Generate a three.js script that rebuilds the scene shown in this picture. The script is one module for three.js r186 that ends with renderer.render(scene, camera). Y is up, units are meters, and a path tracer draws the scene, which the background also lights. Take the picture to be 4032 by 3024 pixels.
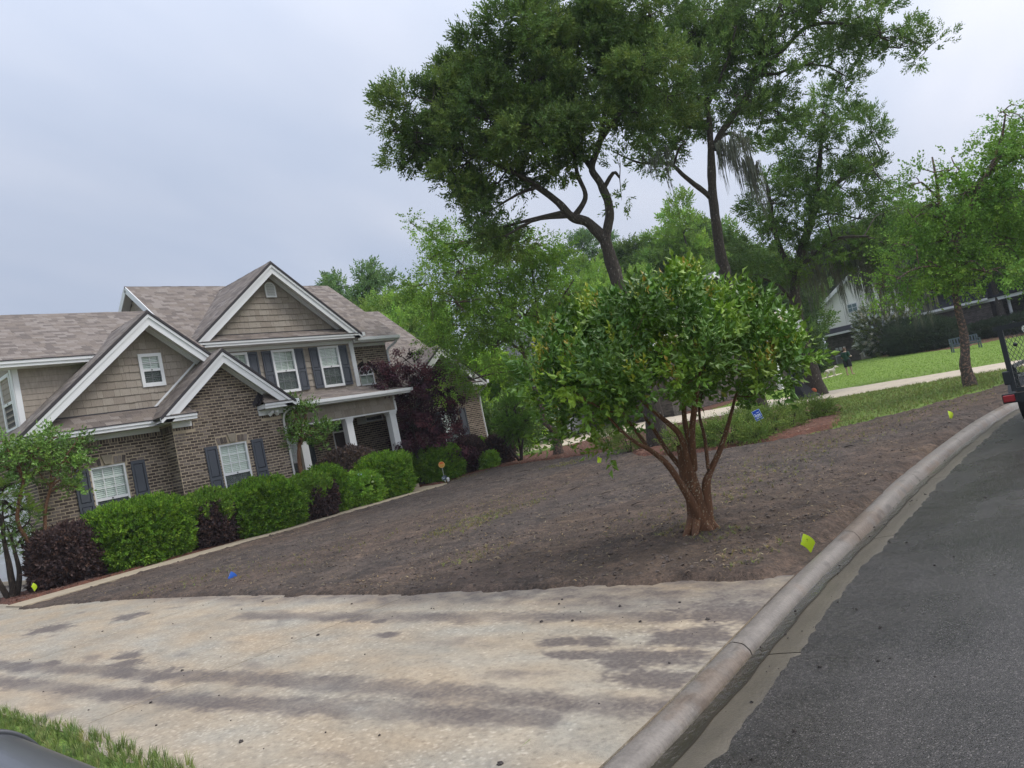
import * as THREE from 'three';
import { mergeGeometries } from 'three/addons/utils/BufferGeometryUtils.js';
import { RoundedBoxGeometry } from 'three/addons/geometries/RoundedBoxGeometry.js';
import { ImprovedNoise } from 'three/addons/math/ImprovedNoise.js';

// ---------------------------------------------------------------- camera, sky, sun, exposure
const scene = new THREE.Scene();
const V = (x, y, z) => new THREE.Vector3(x, y, z);
const camera = new THREE.PerspectiveCamera(53.07, 4 / 3, 0.05, 2000);
camera.position.set(0, 1.7, 0);
{
  // heading 41.75 degrees right of the house front's normal, tilted up 3 degrees, the phone held about 12 degrees askew
  const yaw = THREE.MathUtils.degToRad(41.75), pitch = THREE.MathUtils.degToRad(3.04), roll = THREE.MathUtils.degToRad(11.92);
  const fw = V(Math.cos(yaw), 0, -Math.sin(yaw)), rt = V(Math.sin(yaw), 0, Math.cos(yaw)), up = V(0, 1, 0);
  const f2 = fw.clone().multiplyScalar(Math.cos(pitch)).addScaledVector(up, Math.sin(pitch));
  const u2 = up.clone().multiplyScalar(Math.cos(pitch)).addScaledVector(fw, -Math.sin(pitch));
  const R = rt.clone().multiplyScalar(Math.cos(roll)).addScaledVector(u2, -Math.sin(roll));
  const U = rt.clone().multiplyScalar(Math.sin(roll)).addScaledVector(u2, Math.cos(roll));
  camera.quaternion.setFromRotationMatrix(new THREE.Matrix4().makeBasis(R, U, f2.clone().negate()));
}
const perlin = new ImprovedNoise();
const smooth = (a, b, x) => { const t = Math.min(1, Math.max(0, (x - a) / (b - a))); return t * t * (3 - 2 * t); };
const noise = (x, y, z = 0) => perlin.noise(x, y, z);
function fbm(x, y, z = 0, o = 4) { let s = 0, a = 0.5, f = 1; for (let i = 0; i < o; i++) { s += a * noise(x * f, y * f, z + i * 7.3); a *= 0.5; f *= 2.03; } return s; }
const sunDir = V(0.46, 0.76, 0.46).normalize();
{
  // overcast sky: brighter towards the zenith and towards the veiled sun, streaked with thin cloud
  const W = 1024, H = 512, d = new Float32Array(W * H * 4);
  for (let j = 0; j < H; j++) for (let i = 0; i < W; i++) {
    const az = (i + 0.5) / W * 2 * Math.PI - Math.PI, el = ((j + 0.5) / H - 0.5) * Math.PI;
    const x = Math.cos(el) * Math.cos(az), y = Math.sin(el), z = Math.cos(el) * Math.sin(az);
    const s = Math.max(0, y), k = 1 / (s + 0.22);
    const c = fbm(x * k * 0.8 + 3, z * k * 2.1 + x * k * 0.6, 1.7, 5), c2 = fbm(x * k * 0.5 + 20, z * k * 0.7, 5.1, 3), c3 = fbm(x * k * 1.4 + 8, z * k * 4.2 + x * k * 1.1, 9.4, 4);
    const ang = Math.acos(Math.min(1, x * sunDir.x + y * sunDir.y + z * sunDir.z));
    const glow = Math.exp(-ang * ang / 1.1);
    let L = 0.93 * (0.44 * (1 + 2 * Math.pow(s, 2.2)) + 0.75 * glow) * (1 + 0.20 * c + 0.14 * c2 + 0.10 * c3);
    const w = Math.min(1, 0.10 + 1.25 * glow + 0.55 * c + 0.3 * c3 + 0.15 * s);
    const ww = Math.max(0, w);
    let r = L * (0.80 + 0.17 * ww), g = L * (0.94 + 0.05 * ww), b = L * (1.22 - 0.13 * ww);
    if (y < 0) { const t = smooth(0, -0.12, y); r += (0.16 - r) * t; g += (0.16 - g) * t; b += (0.14 - b) * t; }
    const o = (j * W + i) * 4; d[o] = r; d[o + 1] = g; d[o + 2] = b; d[o + 3] = 1;
  }
  const sky = new THREE.DataTexture(d, W, H, THREE.RGBAFormat, THREE.FloatType);
  sky.mapping = THREE.EquirectangularReflectionMapping; sky.magFilter = THREE.LinearFilter; sky.minFilter = THREE.LinearFilter; sky.wrapS = THREE.RepeatWrapping;
  sky.needsUpdate = true;
  scene.background = sky; scene.environment = sky; scene.environmentIntensity = 1;
}
const sun = new THREE.DirectionalLight(new THREE.Color().setRGB(1, 0.96, 0.9), 1.5);
sun.position.copy(sunDir).multiplyScalar(120).add(V(20, 0, -14)); sun.target.position.set(20, 0, -14);
sun.castShadow = true; sun.shadow.radius = 26; sun.shadow.mapSize.set(2048, 2048);
Object.assign(sun.shadow.camera, { left: -70, right: 70, top: 70, bottom: -70, near: 1, far: 300 });
scene.add(sun, sun.target);
const renderer = new THREE.WebGLRenderer({ antialias: true });
renderer.toneMapping = THREE.LinearToneMapping; renderer.toneMappingExposure = 1.16;
renderer.shadowMap.enabled = true; renderer.shadowMap.type = THREE.PCFSoftShadowMap;
scene.fog = new THREE.FogExp2(new THREE.Color().setRGB(0.74, 0.80, 0.88), 0.0005);

// ---------------------------------------------------------------- helpers
function rng(seed) { let a = seed >>> 0; return () => { a = (a + 0x6D2B79F5) | 0; let t = Math.imul(a ^ (a >>> 15), 1 | a); t = (t + Math.imul(t ^ (t >>> 7), 61 | t)) ^ t; return ((t ^ (t >>> 14)) >>> 0) / 4294967296; }; }
let rnd = rng(7);
const rr = (a, b) => a + (b - a) * rnd();
const pick = a => a[Math.floor(rnd() * a.length)];
const lin = (r, g, b) => new THREE.Color().setRGB(r, g, b);
const hex = h => new THREE.Color(h);
const used = {};
function numbered(n) { used[n] = (used[n] ?? -1) + 1; return used[n] ? n + '_' + String(used[n]).padStart(3, '0') : n; }
function mat(color, roughness = 0.8, o = {}) { return new THREE.MeshStandardMaterial({ color, roughness, ...o }); }
function phys(color, roughness = 0.8, o = {}) { return new THREE.MeshPhysicalMaterial({ color, roughness, ...o }); }
function thing(name, label, category, [x, y, z] = [0, 0, 0], turn = 0, group) {
  const o = new THREE.Group(); o.name = numbered(name); o.position.set(x, y, z); o.rotation.y = turn; o.userData = { label, category };
  if (group) o.userData.group = group; scene.add(o); return o;
}
function flagShadow(m) { m.castShadow = true; m.receiveShadow = true; return m; }
// metre-scaled uv by the side each face points to
function boxUV(g) {
  if (g.index) g = g.toNonIndexed();
  const p = g.attributes.position, n = p.count, uv = new Float32Array(n * 2), a = V(), b = V(), c = V();
  for (let i = 0; i < n; i += 3) {
    a.fromBufferAttribute(p, i); b.fromBufferAttribute(p, i + 1); c.fromBufferAttribute(p, i + 2);
    const f = b.clone().sub(a).cross(c.clone().sub(a)), ax = Math.abs(f.x), ay = Math.abs(f.y), az = Math.abs(f.z);
    [a, b, c].forEach((q, k) => { const o = (i + k) * 2; if (ay >= ax && ay >= az) { uv[o] = q.x; uv[o + 1] = q.z; } else if (ax >= az) { uv[o] = q.z; uv[o + 1] = q.y; } else { uv[o] = q.x; uv[o + 1] = q.y; } });
  }
  g.setAttribute('uv', new THREE.BufferAttribute(uv, 2)); return g;
}
const plain = g => { if (g.index) g = g.toNonIndexed(); for (const k of Object.keys(g.attributes)) if (!['position', 'normal', 'uv', 'color'].includes(k)) g.deleteAttribute(k); if (!g.attributes.uv) boxUV(g); return g; };
const join = gs => gs.length === 1 ? gs[0] : mergeGeometries(gs.map(plain));
// obj: one named mesh from one or more geometries. base = the group's own position when the geometry is in world metres
function obj(name, geos, m, parent, { keepUV = false } = {}) {
  let g = join(Array.isArray(geos) ? geos : [geos]); if (!keepUV) g = boxUV(g);
  const top = !parent; const mesh = flagShadow(new THREE.Mesh(g, m)); mesh.name = top ? numbered(name) : name;
  (parent ?? scene).add(mesh); return mesh;
}
function tag(o, label, category, group) { o.userData.label = label; o.userData.category = category; if (group) o.userData.group = group; return o; }
function struct(name, geos, m, o) { const s = obj(name, geos, m, undefined, o); s.userData.kind = 'structure'; return s; }
const box = (w, h, d, x = 0, y = 0, z = 0) => new THREE.BoxGeometry(w, h, d).translate(x, y, z);
const box2 = (x0, x1, y0, y1, z0, z1) => box(x1 - x0, y1 - y0, z1 - z0, (x0 + x1) / 2, (y0 + y1) / 2, (z0 + z1) / 2);
const rbox = (w, h, d, r, x = 0, y = 0, z = 0) => new RoundedBoxGeometry(w, h, d, 2, r).translate(x, y, z);
const cyl = (r0, r1, h, n = 16, x = 0, y = 0, z = 0) => new THREE.CylinderGeometry(r1, r0, h, n).translate(x, y + h / 2, z);
// bar from a to b: th across, hh tall (towards up)
function bar(a, b, th, hh, up = V(0, 1, 0)) {
  const d = b.clone().sub(a), L = d.length(); d.normalize();
  const s = d.clone().cross(up).normalize(), u = s.clone().cross(d);
  return new THREE.BoxGeometry(L, hh, th).applyMatrix4(new THREE.Matrix4().makeBasis(d, u, s).setPosition(a.clone().add(b).multiplyScalar(0.5)));
}
// flat polygon given by points, thickened by the vector t
function prism(pts, t) {
  const n = pts.length, q = pts.map(p => p.clone().add(t)), pos = [];
  const tri = (a, b, c) => pos.push(a.x, a.y, a.z, b.x, b.y, b.z, c.x, c.y, c.z);
  const nn = pts[1].clone().sub(pts[0]).cross(pts[2].clone().sub(pts[0])), flip = nn.dot(t) > 0;
  for (let i = 1; i < n - 1; i++) { if (flip) { tri(pts[0], pts[i + 1], pts[i]); tri(q[0], q[i], q[i + 1]); } else { tri(pts[0], pts[i], pts[i + 1]); tri(q[0], q[i + 1], q[i]); } }
  for (let i = 0; i < n; i++) { const j = (i + 1) % n; if (flip) { tri(pts[i], pts[j], q[j]); tri(pts[i], q[j], q[i]); } else { tri(pts[i], q[j], pts[j]); tri(pts[i], q[i], q[j]); } }
  const g = new THREE.BufferGeometry(); g.setAttribute('position', new THREE.Float32BufferAttribute(pos, 3)); g.computeVertexNormals(); return boxUV(g);
}
// tapered tube along a smooth line through pts [x,y,z]; radii interpolated
function tube(pts, r0, r1, seg = 8, steps = 0, wob = 0) {
  const P = pts.map(p => Array.isArray(p) ? V(...p) : p), c = new THREE.CatmullRomCurve3(P), n = steps || Math.max(2, P.length * 3);
  const pos = [], uv = [], idx = [], nor = []; let N = V(1, 0.13, 0.07), L = 0, prev = null;
  for (let i = 0; i <= n; i++) {
    const t = i / n, p = c.getPoint(t), T = c.getTangent(t); N.sub(T.clone().multiplyScalar(N.dot(T))).normalize(); const B = T.clone().cross(N);
    if (prev) L += p.distanceTo(prev); prev = p;
    const r = Array.isArray(r0) ? (() => { const f = t * (r0.length - 1), k = Math.min(r0.length - 2, Math.floor(f)); return r0[k] + (r0[k + 1] - r0[k]) * (f - k); })() : r0 + (r1 - r0) * t;
    for (let j = 0; j <= seg; j++) {
      const a = j / seg * Math.PI * 2, q = N.clone().multiplyScalar(Math.cos(a)).addScaledVector(B, Math.sin(a));
      const w = wob ? 1 + wob * noise(Math.cos(a) * 1.7 + p.x * 2, p.y * 2.3, Math.sin(a) * 1.7 + p.z * 2) : 1;
      pos.push(p.x + q.x * r * w, p.y + q.y * r * w, p.z + q.z * r * w); nor.push(q.x, q.y, q.z); uv.push(j / seg * 2 * Math.PI * Math.max(r, 0.02), L);
      if (i < n && j < seg) { const k = i * (seg + 1) + j; idx.push(k, k + 1, k + seg + 1, k + 1, k + seg + 2, k + seg + 1); }
    }
  }
  const g = new THREE.BufferGeometry(); g.setAttribute('position', new THREE.Float32BufferAttribute(pos, 3)); g.setAttribute('normal', new THREE.Float32BufferAttribute(nor, 3)); g.setAttribute('uv', new THREE.Float32BufferAttribute(uv, 2)); g.setIndex(idx);
  return g.toNonIndexed();
}
// ---- textures
function tex(W, H, fn, { rep = [1, 1], srgb = true } = {}) {
  const d = new Uint8Array(W * H * 4);
  for (let j = 0; j < H; j++) for (let i = 0; i < W; i++) { const c = fn(i / W, j / H, i, j), o = (j * W + i) * 4; d[o] = Math.max(0, Math.min(255, c[0])); d[o + 1] = Math.max(0, Math.min(255, c[1])); d[o + 2] = Math.max(0, Math.min(255, c[2])); d[o + 3] = 255; }
  const t = new THREE.DataTexture(d, W, H); t.magFilter = THREE.LinearFilter; t.minFilter = THREE.LinearMipmapLinearFilter; t.generateMipmaps = true; t.wrapS = t.wrapT = THREE.RepeatWrapping; t.repeat.set(...rep);
  if (srgb) t.colorSpace = THREE.SRGBColorSpace; t.needsUpdate = true; return t;
}
// noise that repeats every unit square
function tile(u, v, f, seed = 0, o = 4) {
  let s = 0, a = 0.5; for (let k = 0; k < o; k++) {
    const x = u * f, y = v * f, bx = smooth(0, 1, u), by = smooth(0, 1, v);
    const n00 = noise(x, y, seed), n10 = noise(x - f, y, seed), n01 = noise(x, y - f, seed), n11 = noise(x - f, y - f, seed);
    s += a * (n00 * (1 - bx) * (1 - by) + n10 * bx * (1 - by) + n01 * (1 - bx) * by + n11 * bx * by); a *= 0.55; f *= 2; seed += 3.1;
  } return s;
}
const hash = (i, j) => { let h = Math.imul(i, 374761393) + Math.imul(j, 668265263); h = Math.imul(h ^ (h >>> 13), 1274126177); return ((h ^ (h >>> 16)) >>> 0) / 4294967296; };
const grey = v => [v, v, v];

// ---- the lie of the land: kerb at the street, lots rising a little away from it
function ground(x, z) {
  const sz = Math.min(1, Math.max(0, (-2.75 - z) / 15)), a = smooth(20, 45, x), b = smooth(48, 68, x);
  return 0.10 + sz * (0.10 + 0.18 * a + 0.62 * b);
}
// signed distance to a polygon, positive inside
function sdPoly(poly, x, z) {
  let d = 1e9, inside = false;
  for (let i = 0, j = poly.length - 1; i < poly.length; j = i++) {
    const [xi, zi] = poly[i], [xj, zj] = poly[j], ex = xj - xi, ez = zj - zi, wx = x - xi, wz = z - zi;
    const t = Math.min(1, Math.max(0, (wx * ex + wz * ez) / (ex * ex + ez * ez))), dx = wx - ex * t, dz = wz - ez * t; d = Math.min(d, dx * dx + dz * dz);
    if ((zi > z) !== (zj > z) && x < (xj - xi) * (z - zi) / (zj - zi) + xi) inside = !inside;
  }
  return inside ? Math.sqrt(d) : -Math.sqrt(d);
}
// a ground layer over a polygon: dips under its neighbours along a ragged edge
function layer(poly, step, top, { ragged = 0.1, width = 0.1, lump = () => 0, sink = 0.06, margin = 0.25, keep = null } = {}) {
  const xs = poly.map(p => p[0]), zs = poly.map(p => p[1]), x0 = Math.min(...xs) - margin, x1 = Math.max(...xs) + margin, z0 = Math.min(...zs) - margin, z1 = Math.max(...zs) + margin;
  const nx = Math.ceil((x1 - x0) / step), nz = Math.ceil((z1 - z0) / step), id = new Int32Array((nx + 1) * (nz + 1)).fill(-1), sd = new Float32Array((nx + 1) * (nz + 1)), pos = [], uv = [], idx = [];
  for (let j = 0; j <= nz; j++) for (let i = 0; i <= nx; i++) { const x = x0 + i * step, z = z0 + j * step; sd[j * (nx + 1) + i] = sdPoly(poly, x, z); }
  const vert = (i, j) => { const k = j * (nx + 1) + i; if (id[k] < 0) { const x = x0 + i * step, z = z0 + j * step, e = sd[k] + ragged * (fbm(x * 1.7, z * 1.7, 3, 3) * 1.6 + fbm(x * 7.3, z * 7.3, 5, 2) * 0.8), t = smooth(-width, width, e); id[k] = pos.length / 3; pos.push(x, ground(x, z) - sink + (top + sink) * t + lump(x, z) * t, z); uv.push(x, z); } return id[k]; };
  const lim = -margin;
  for (let j = 0; j < nz; j++) for (let i = 0; i < nx; i++) {
    const k = j * (nx + 1) + i; if (sd[k] < lim && sd[k + 1] < lim && sd[k + nx + 1] < lim && sd[k + nx + 2] < lim) continue;
    if (keep && !keep(x0 + (i + 0.5) * step, z0 + (j + 0.5) * step)) continue;
    const a = vert(i, j), b = vert(i + 1, j), c = vert(i + 1, j + 1), d = vert(i, j + 1); idx.push(a, d, b, b, d, c);
  }
  const g = new THREE.BufferGeometry(); g.setAttribute('position', new THREE.Float32BufferAttribute(pos, 3)); g.setAttribute('uv', new THREE.Float32BufferAttribute(uv, 2)); g.setIndex(idx); g.computeVertexNormals(); return g;
}
// many alike pieces of one thing (bricks, shingles, shakes): the largest-looking ones are meshes of their own, the rest one part
const unitBox = boxUV(new THREE.BoxGeometry(1, 1, 1));
const wedge = (() => { // unit shake: thick at its lower edge, thin at the top
  const g = new THREE.BoxGeometry(1, 1, 1), p = g.attributes.position; for (let i = 0; i < p.count; i++) if (p.getY(i) > 0) p.setZ(i, p.getZ(i) > 0 ? -0.2 : -0.5); g.computeVertexNormals(); return boxUV(g);
})();
class Pieces {
  constructor(name, geo, mats, tones, stuffMat) { Object.assign(this, { name, geo, mats, tones, stuffMat, list: [] }); }
  add(m, tone, part, n, bias = 1) {
    const p = new THREE.Vector3().setFromMatrixPosition(m), v = camera.position.clone().sub(p), d = v.length(), s = new THREE.Vector3().setFromMatrixScale(m);
    this.list.push({ m, tone, part, score: bias * Math.max(0, n.dot(v) / d) * s.x * s.y / (d * d) });
  }
  finish(thingGroup, count = 300) {
    this.list.sort((a, b) => b.score - a.score);
    const off = new THREE.Matrix4().makeTranslation(-thingGroup.position.x, -thingGroup.position.y, -thingGroup.position.z);
    this.list.slice(0, count).forEach(e => { const m = flagShadow(new THREE.Mesh(this.geo, this.mats[e.tone])); m.name = this.name; off.clone().multiply(e.m).decompose(m.position, m.quaternion, m.scale); e.part.add(m); });
    const rest = this.list.slice(count); if (!rest.length) return;
    const n = this.geo.attributes.position.count, P = new Float32Array(rest.length * n * 3), N = P.slice(), C = P.slice(), U = new Float32Array(rest.length * n * 2), q = V();
    rest.forEach((e, k) => {
      const M = off.clone().multiply(e.m), NM = new THREE.Matrix3().getNormalMatrix(M), c = this.tones[e.tone];
      for (let i = 0; i < n; i++) { const o = (k * n + i) * 3; q.fromBufferAttribute(this.geo.attributes.position, i).applyMatrix4(M).toArray(P, o); q.fromBufferAttribute(this.geo.attributes.normal, i).applyMatrix3(NM).normalize().toArray(N, o); C[o] = c.r; C[o + 1] = c.g; C[o + 2] = c.b; U[(k * n + i) * 2] = this.geo.attributes.uv.getX(i); U[(k * n + i) * 2 + 1] = this.geo.attributes.uv.getY(i); }
    });
    const g = new THREE.BufferGeometry(); g.setAttribute('position', new THREE.BufferAttribute(P, 3)); g.setAttribute('normal', new THREE.BufferAttribute(N, 3)); g.setAttribute('color', new THREE.BufferAttribute(C, 3)); g.setAttribute('uv', new THREE.BufferAttribute(U, 2));
    const s = flagShadow(new THREE.Mesh(g, this.stuffMat)); s.name = this.name + 's'; s.userData.kind = 'stuff'; thingGroup.add(s);
  }
}
// ---------------------------------------------------------------- ground, road, kerb, driveway, walk
// fine grain shared by the ground materials
const soilTex = tex(768, 768, (u, v, i, j) => {
  const a = tile(u, v, 6, 1, 5), b = tile(u, v, 40, 9, 3), c = tile(u, v, 110, 4, 2), h = hash(i, j), h2 = hash(i >> 1, (j >> 1) + 77);
  let k = 0.86 + 0.55 * a + 0.5 * b + 0.55 * c + 0.12 * (h - 0.5);
  let r = 118 * k, g = 101 * k, bb = 91 * k;
  if (h2 > 0.9965) { r = 168; g = 142; bb = 100; } else if (h2 > 0.992) { r = 126; g = 110; bb = 76; } else if (h2 < 0.02) { r *= 0.6; g *= 0.6; bb *= 0.6; }
  return [r, g, bb];
}, { rep: [1 / 2.6, 1 / 2.6] });
const soilBump = tex(512, 512, (u, v, i, j) => grey(128 + 190 * tile(u, v, 18, 3, 4) + 50 * (hash(i, j) - 0.5)), { rep: [1 / 1.7, 1 / 1.7], srgb: false });
const concreteTex = tex(512, 512, (u, v, i, j) => { const k = 1 + 0.22 * tile(u, v, 5, 2, 5) + 0.16 * tile(u, v, 60, 8, 2) + 0.10 * (hash(i, j) - 0.5); return [186 * k, 176 * k, 160 * k]; }, { rep: [1 / 1.9, 1 / 1.9] });
const fineBump = tex(256, 256, (u, v, i, j) => grey(128 + 90 * tile(u, v, 30, 5, 3) + 90 * (hash(i, j) - 0.5)), { rep: [1 / 0.5, 1 / 0.5], srgb: false });
const grassTex = tex(512, 512, (u, v, i, j) => { const a = tile(u, v, 8, 3, 4), b = tile(u, v, 70, 6, 2), h = hash(i, j >> 1); const k = 0.9 + 0.5 * a + 0.9 * b + 0.35 * (h - 0.5); return [112 * k + 8 * h, 136 * k, 58 * k]; }, { rep: [1 / 1.6, 1 / 1.6] });
const mulchTex = tex(512, 512, (u, v, i, j) => { const a = tile(u, v, 10, 3, 4), b = tile(u, v, 60, 12, 3), h = hash(i >> 2, j), k = 0.8 + 0.6 * a + 0.9 * b + 0.5 * (h - 0.5); return [118 * k, 78 * k, 60 * k]; }, { rep: [1 / 1.1, 1 / 1.1] });

const M = {
  soil: mat(lin(1, 1, 1), 0.95, { map: soilTex, bumpMap: soilBump, bumpScale: 0.045, vertexColors: true }),
  concrete: mat(lin(0.86, 0.83, 0.78), 0.85, { map: concreteTex, bumpMap: fineBump, bumpScale: 0.004 }),
  lawn: mat(lin(0.85, 0.95, 0.8), 0.95, { map: grassTex, bumpMap: soilBump, bumpScale: 0.04 }),
  mulch: mat(lin(0.95, 0.9, 0.9), 0.95, { map: mulchTex, bumpMap: soilBump, bumpScale: 0.03 }),
};
function tint(g, fn) { const p = g.attributes.position, c = new Float32Array(p.count * 3); for (let i = 0; i < p.count; i++) { const q = fn(p.getX(i), p.getZ(i), p.getY(i)); c[i * 3] = q[0]; c[i * 3 + 1] = q[1]; c[i * 3 + 2] = q[2]; } g.setAttribute('color', new THREE.BufferAttribute(c, 3)); return g; }

// kerb foot line z(x) and the ragged edge of the asphalt
const kerbPts = [[-60, 1], [-30, -0.6], [-14, -1.5], [-6, -1.9], [0, -2.1], [3.08, -2.3], [4.69, -2.47], [5.9, -2.6], [6.95, -2.67], [8.5, -2.77], [10.2, -2.9], [13.9, -3.04], [16.1, -3.06], [18.4, -2.93], [22, -2.45], [30, -0.9], [45, 3.6], [70, 14]];
const kerbCurve = new THREE.CatmullRomCurve3(kerbPts.map(([x, z]) => V(x, 0, z)), false, 'catmullrom', 0.5);
const kerbTab = kerbCurve.getPoints(900);
function kerbZ(x) { let lo = 0, hi = kerbTab.length - 1; while (hi - lo > 1) { const m = (lo + hi) >> 1; if (kerbTab[m].x < x) lo = m; else hi = m; } const a = kerbTab[lo], b = kerbTab[hi], t = (x - a.x) / (b.x - a.x); return a.z + (b.z - a.z) * t; }
// strip along the kerb; prof = list of [offset from the foot towards the road, height fn or number]
function strip(x0, x1, step, prof, { wobble = 0, foot = kerbZ } = {}) {
  const n = Math.max(1, Math.round((x1 - x0) / step)), m = prof.length, pos = [], uv = [], idx = [];
  for (let i = 0; i <= n; i++) { const x = x0 + (x1 - x0) * i / n, z = foot(x);
    prof.forEach(([o, y], k) => { const oo = typeof o === 'function' ? o(x) : o, yy = typeof y === 'function' ? y(x, z + oo) : y; pos.push(x, yy, z + oo); uv.push(x, z + oo); });
    if (i < n) for (let k = 0; k < m - 1; k++) { const a = i * m + k; idx.push(a, a + 1, a + m, a + 1, a + m + 1, a + m); } }
  const g = new THREE.BufferGeometry(); g.setAttribute('position', new THREE.Float32BufferAttribute(pos, 3)); g.setAttribute('uv', new THREE.Float32BufferAttribute(uv, 2)); g.setIndex(idx); g.computeVertexNormals(); return g;
}
const edgeOff = x => 0.30 + 0.035 * fbm(x * 2.3, 4.1, 0, 4) * 2 + 0.03 * Math.max(0, fbm(x * 7, 9.7, 0, 3)) * 3;
// base ground out to the horizon
{
  const xs = [-700, -300, -120, -60]; for (let x = -40; x <= 80; x += 2) xs.push(x); xs.push(100, 140, 220, 400, 800);
  const zs = [-800, -400, -220, -140, -100]; for (let z = -80; z <= -3; z += 1.5) zs.push(z); 
  const pos = [], uv = [], idx = [];
  const all = [...zs.map(z => x => z), x => kerbZ(x) - 0.36];
  xs.forEach((x, i) => all.forEach((f, j) => { const zk = kerbZ(Math.min(70, Math.max(-60, x))) - 0.36, z = Math.min(f(Math.min(70, Math.max(-60, x))), zk); pos.push(x, ground(x, z) - 0.035 - (z > -3.2 ? 0.02 : 0), z); uv.push(x, z); if (i < xs.length - 1 && j < all.length - 1) { const a = i * all.length + j, b = a + all.length; idx.push(a, a + 1, b, a + 1, b + 1, b); } }));
  const g = new THREE.BufferGeometry(); g.setAttribute('position', new THREE.Float32BufferAttribute(pos, 3)); g.setAttribute('uv', new THREE.Float32BufferAttribute(uv, 2)); g.setIndex(idx); g.computeVertexNormals();
  struct('ground', g, M.lawn, { keepUV: true });
  // the far side of the street
  const far = strip(-60, 70, 1, [[8.9, 0.02], [9.0, 0.1], [12, 0.12], [60, 0.2], [300, 0.3]]);
  struct('street_verge', far, M.lawn, { keepUV: true });
}
// asphalt, damp from rain: smoother and glossier where the film of water stands
const asphaltTex = tex(768, 768, (u, v, i, j) => { const h = hash(i, j), h2 = hash(i >> 1, j >> 1), a = tile(u, v, 4, 3, 5), b = tile(u, v, 60, 7, 2); const k = 0.9 + 0.35 * a + 0.5 * b + 0.45 * (h2 - 0.5) + 0.3 * (h - 0.5) + (h2 > 0.965 ? 0.55 : 0); return [78 * k, 75 * k, 73 * k]; }, { rep: [1 / 2.2, 1 / 2.2] });
const asphaltBump = tex(512, 512, (u, v, i, j) => grey(128 + 120 * (hash(i >> 1, j >> 1) - 0.5) + 80 * (hash(i, j) - 0.5) + 120 * tile(u, v, 50, 2, 2)), { rep: [1 / 1.1, 1 / 1.1], srgb: false });
const wetMap = tex(512, 512, (u, v) => { const a = tile(u, v, 3, 21, 5), b = tile(u, v, 12, 4, 3); const k = smooth(-0.25, 0.3, a + 0.35 * b); return [0, 255 * (0.15 + 0.28 * k), 0]; }, { rep: [1 / 9, 1 / 5], srgb: false });
M.asphalt = mat(lin(0.62, 0.605, 0.60), 1, { map: asphaltTex, bumpMap: asphaltBump, bumpScale: 0.002, roughnessMap: wetMap });
struct('road', strip(-40, 70, 0.03, [[x => edgeOff(x) - 0.03, -0.03], [edgeOff, x => 0.022 + 0.004 * noise(x * 9, 3)], [0.8, 0.028], [2.5, 0.05], [4.5, 0.07], [9.0, 0.02]]), M.asphalt, { keepUV: true });
// gutter pan and kerb, cast in lengths with joints
M.gutter = mat(lin(0.175, 0.168, 0.148), 0.4, { map: concreteTex, bumpMap: fineBump, bumpScale: 0.005 });
M.kerb = mat(lin(0.36, 0.35, 0.345), 0.45, { map: tex(1024, 256, (u, v, i, j) => { const x = u * 12, z = v * 3, a = fbm(x * 0.7, z * 2, 61, 4), b = fbm(x * 5, z * 9, 63, 4), m = smooth(-0.02, 0.3, a + 0.5 * b) * 0.75, d = smooth(0.1, 0.4, fbm(x * 3.2, z * 11, 66, 5)) * 0.32, k = 1 + 0.18 * b + 0.14 * (hash(i, j) - 0.5); const f = c => c[0] * k * (1 - d) + c[1] * d; return [f([186, 70]) - 26 * m, f([178, 62]) - 38 * m, f([168, 58]) - 48 * m]; }, { rep: [1 / 12, 1 / 3] }), bumpMap: fineBump, bumpScale: 0.005 });
const kerbH = x => 0.058 + 0.034 * smooth(5.5, 9, x) + 0.04 * smooth(1.6, 0, x), kerbW = x => 0.58 + 0.2 * smooth(5.5, 12, x);
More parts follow.
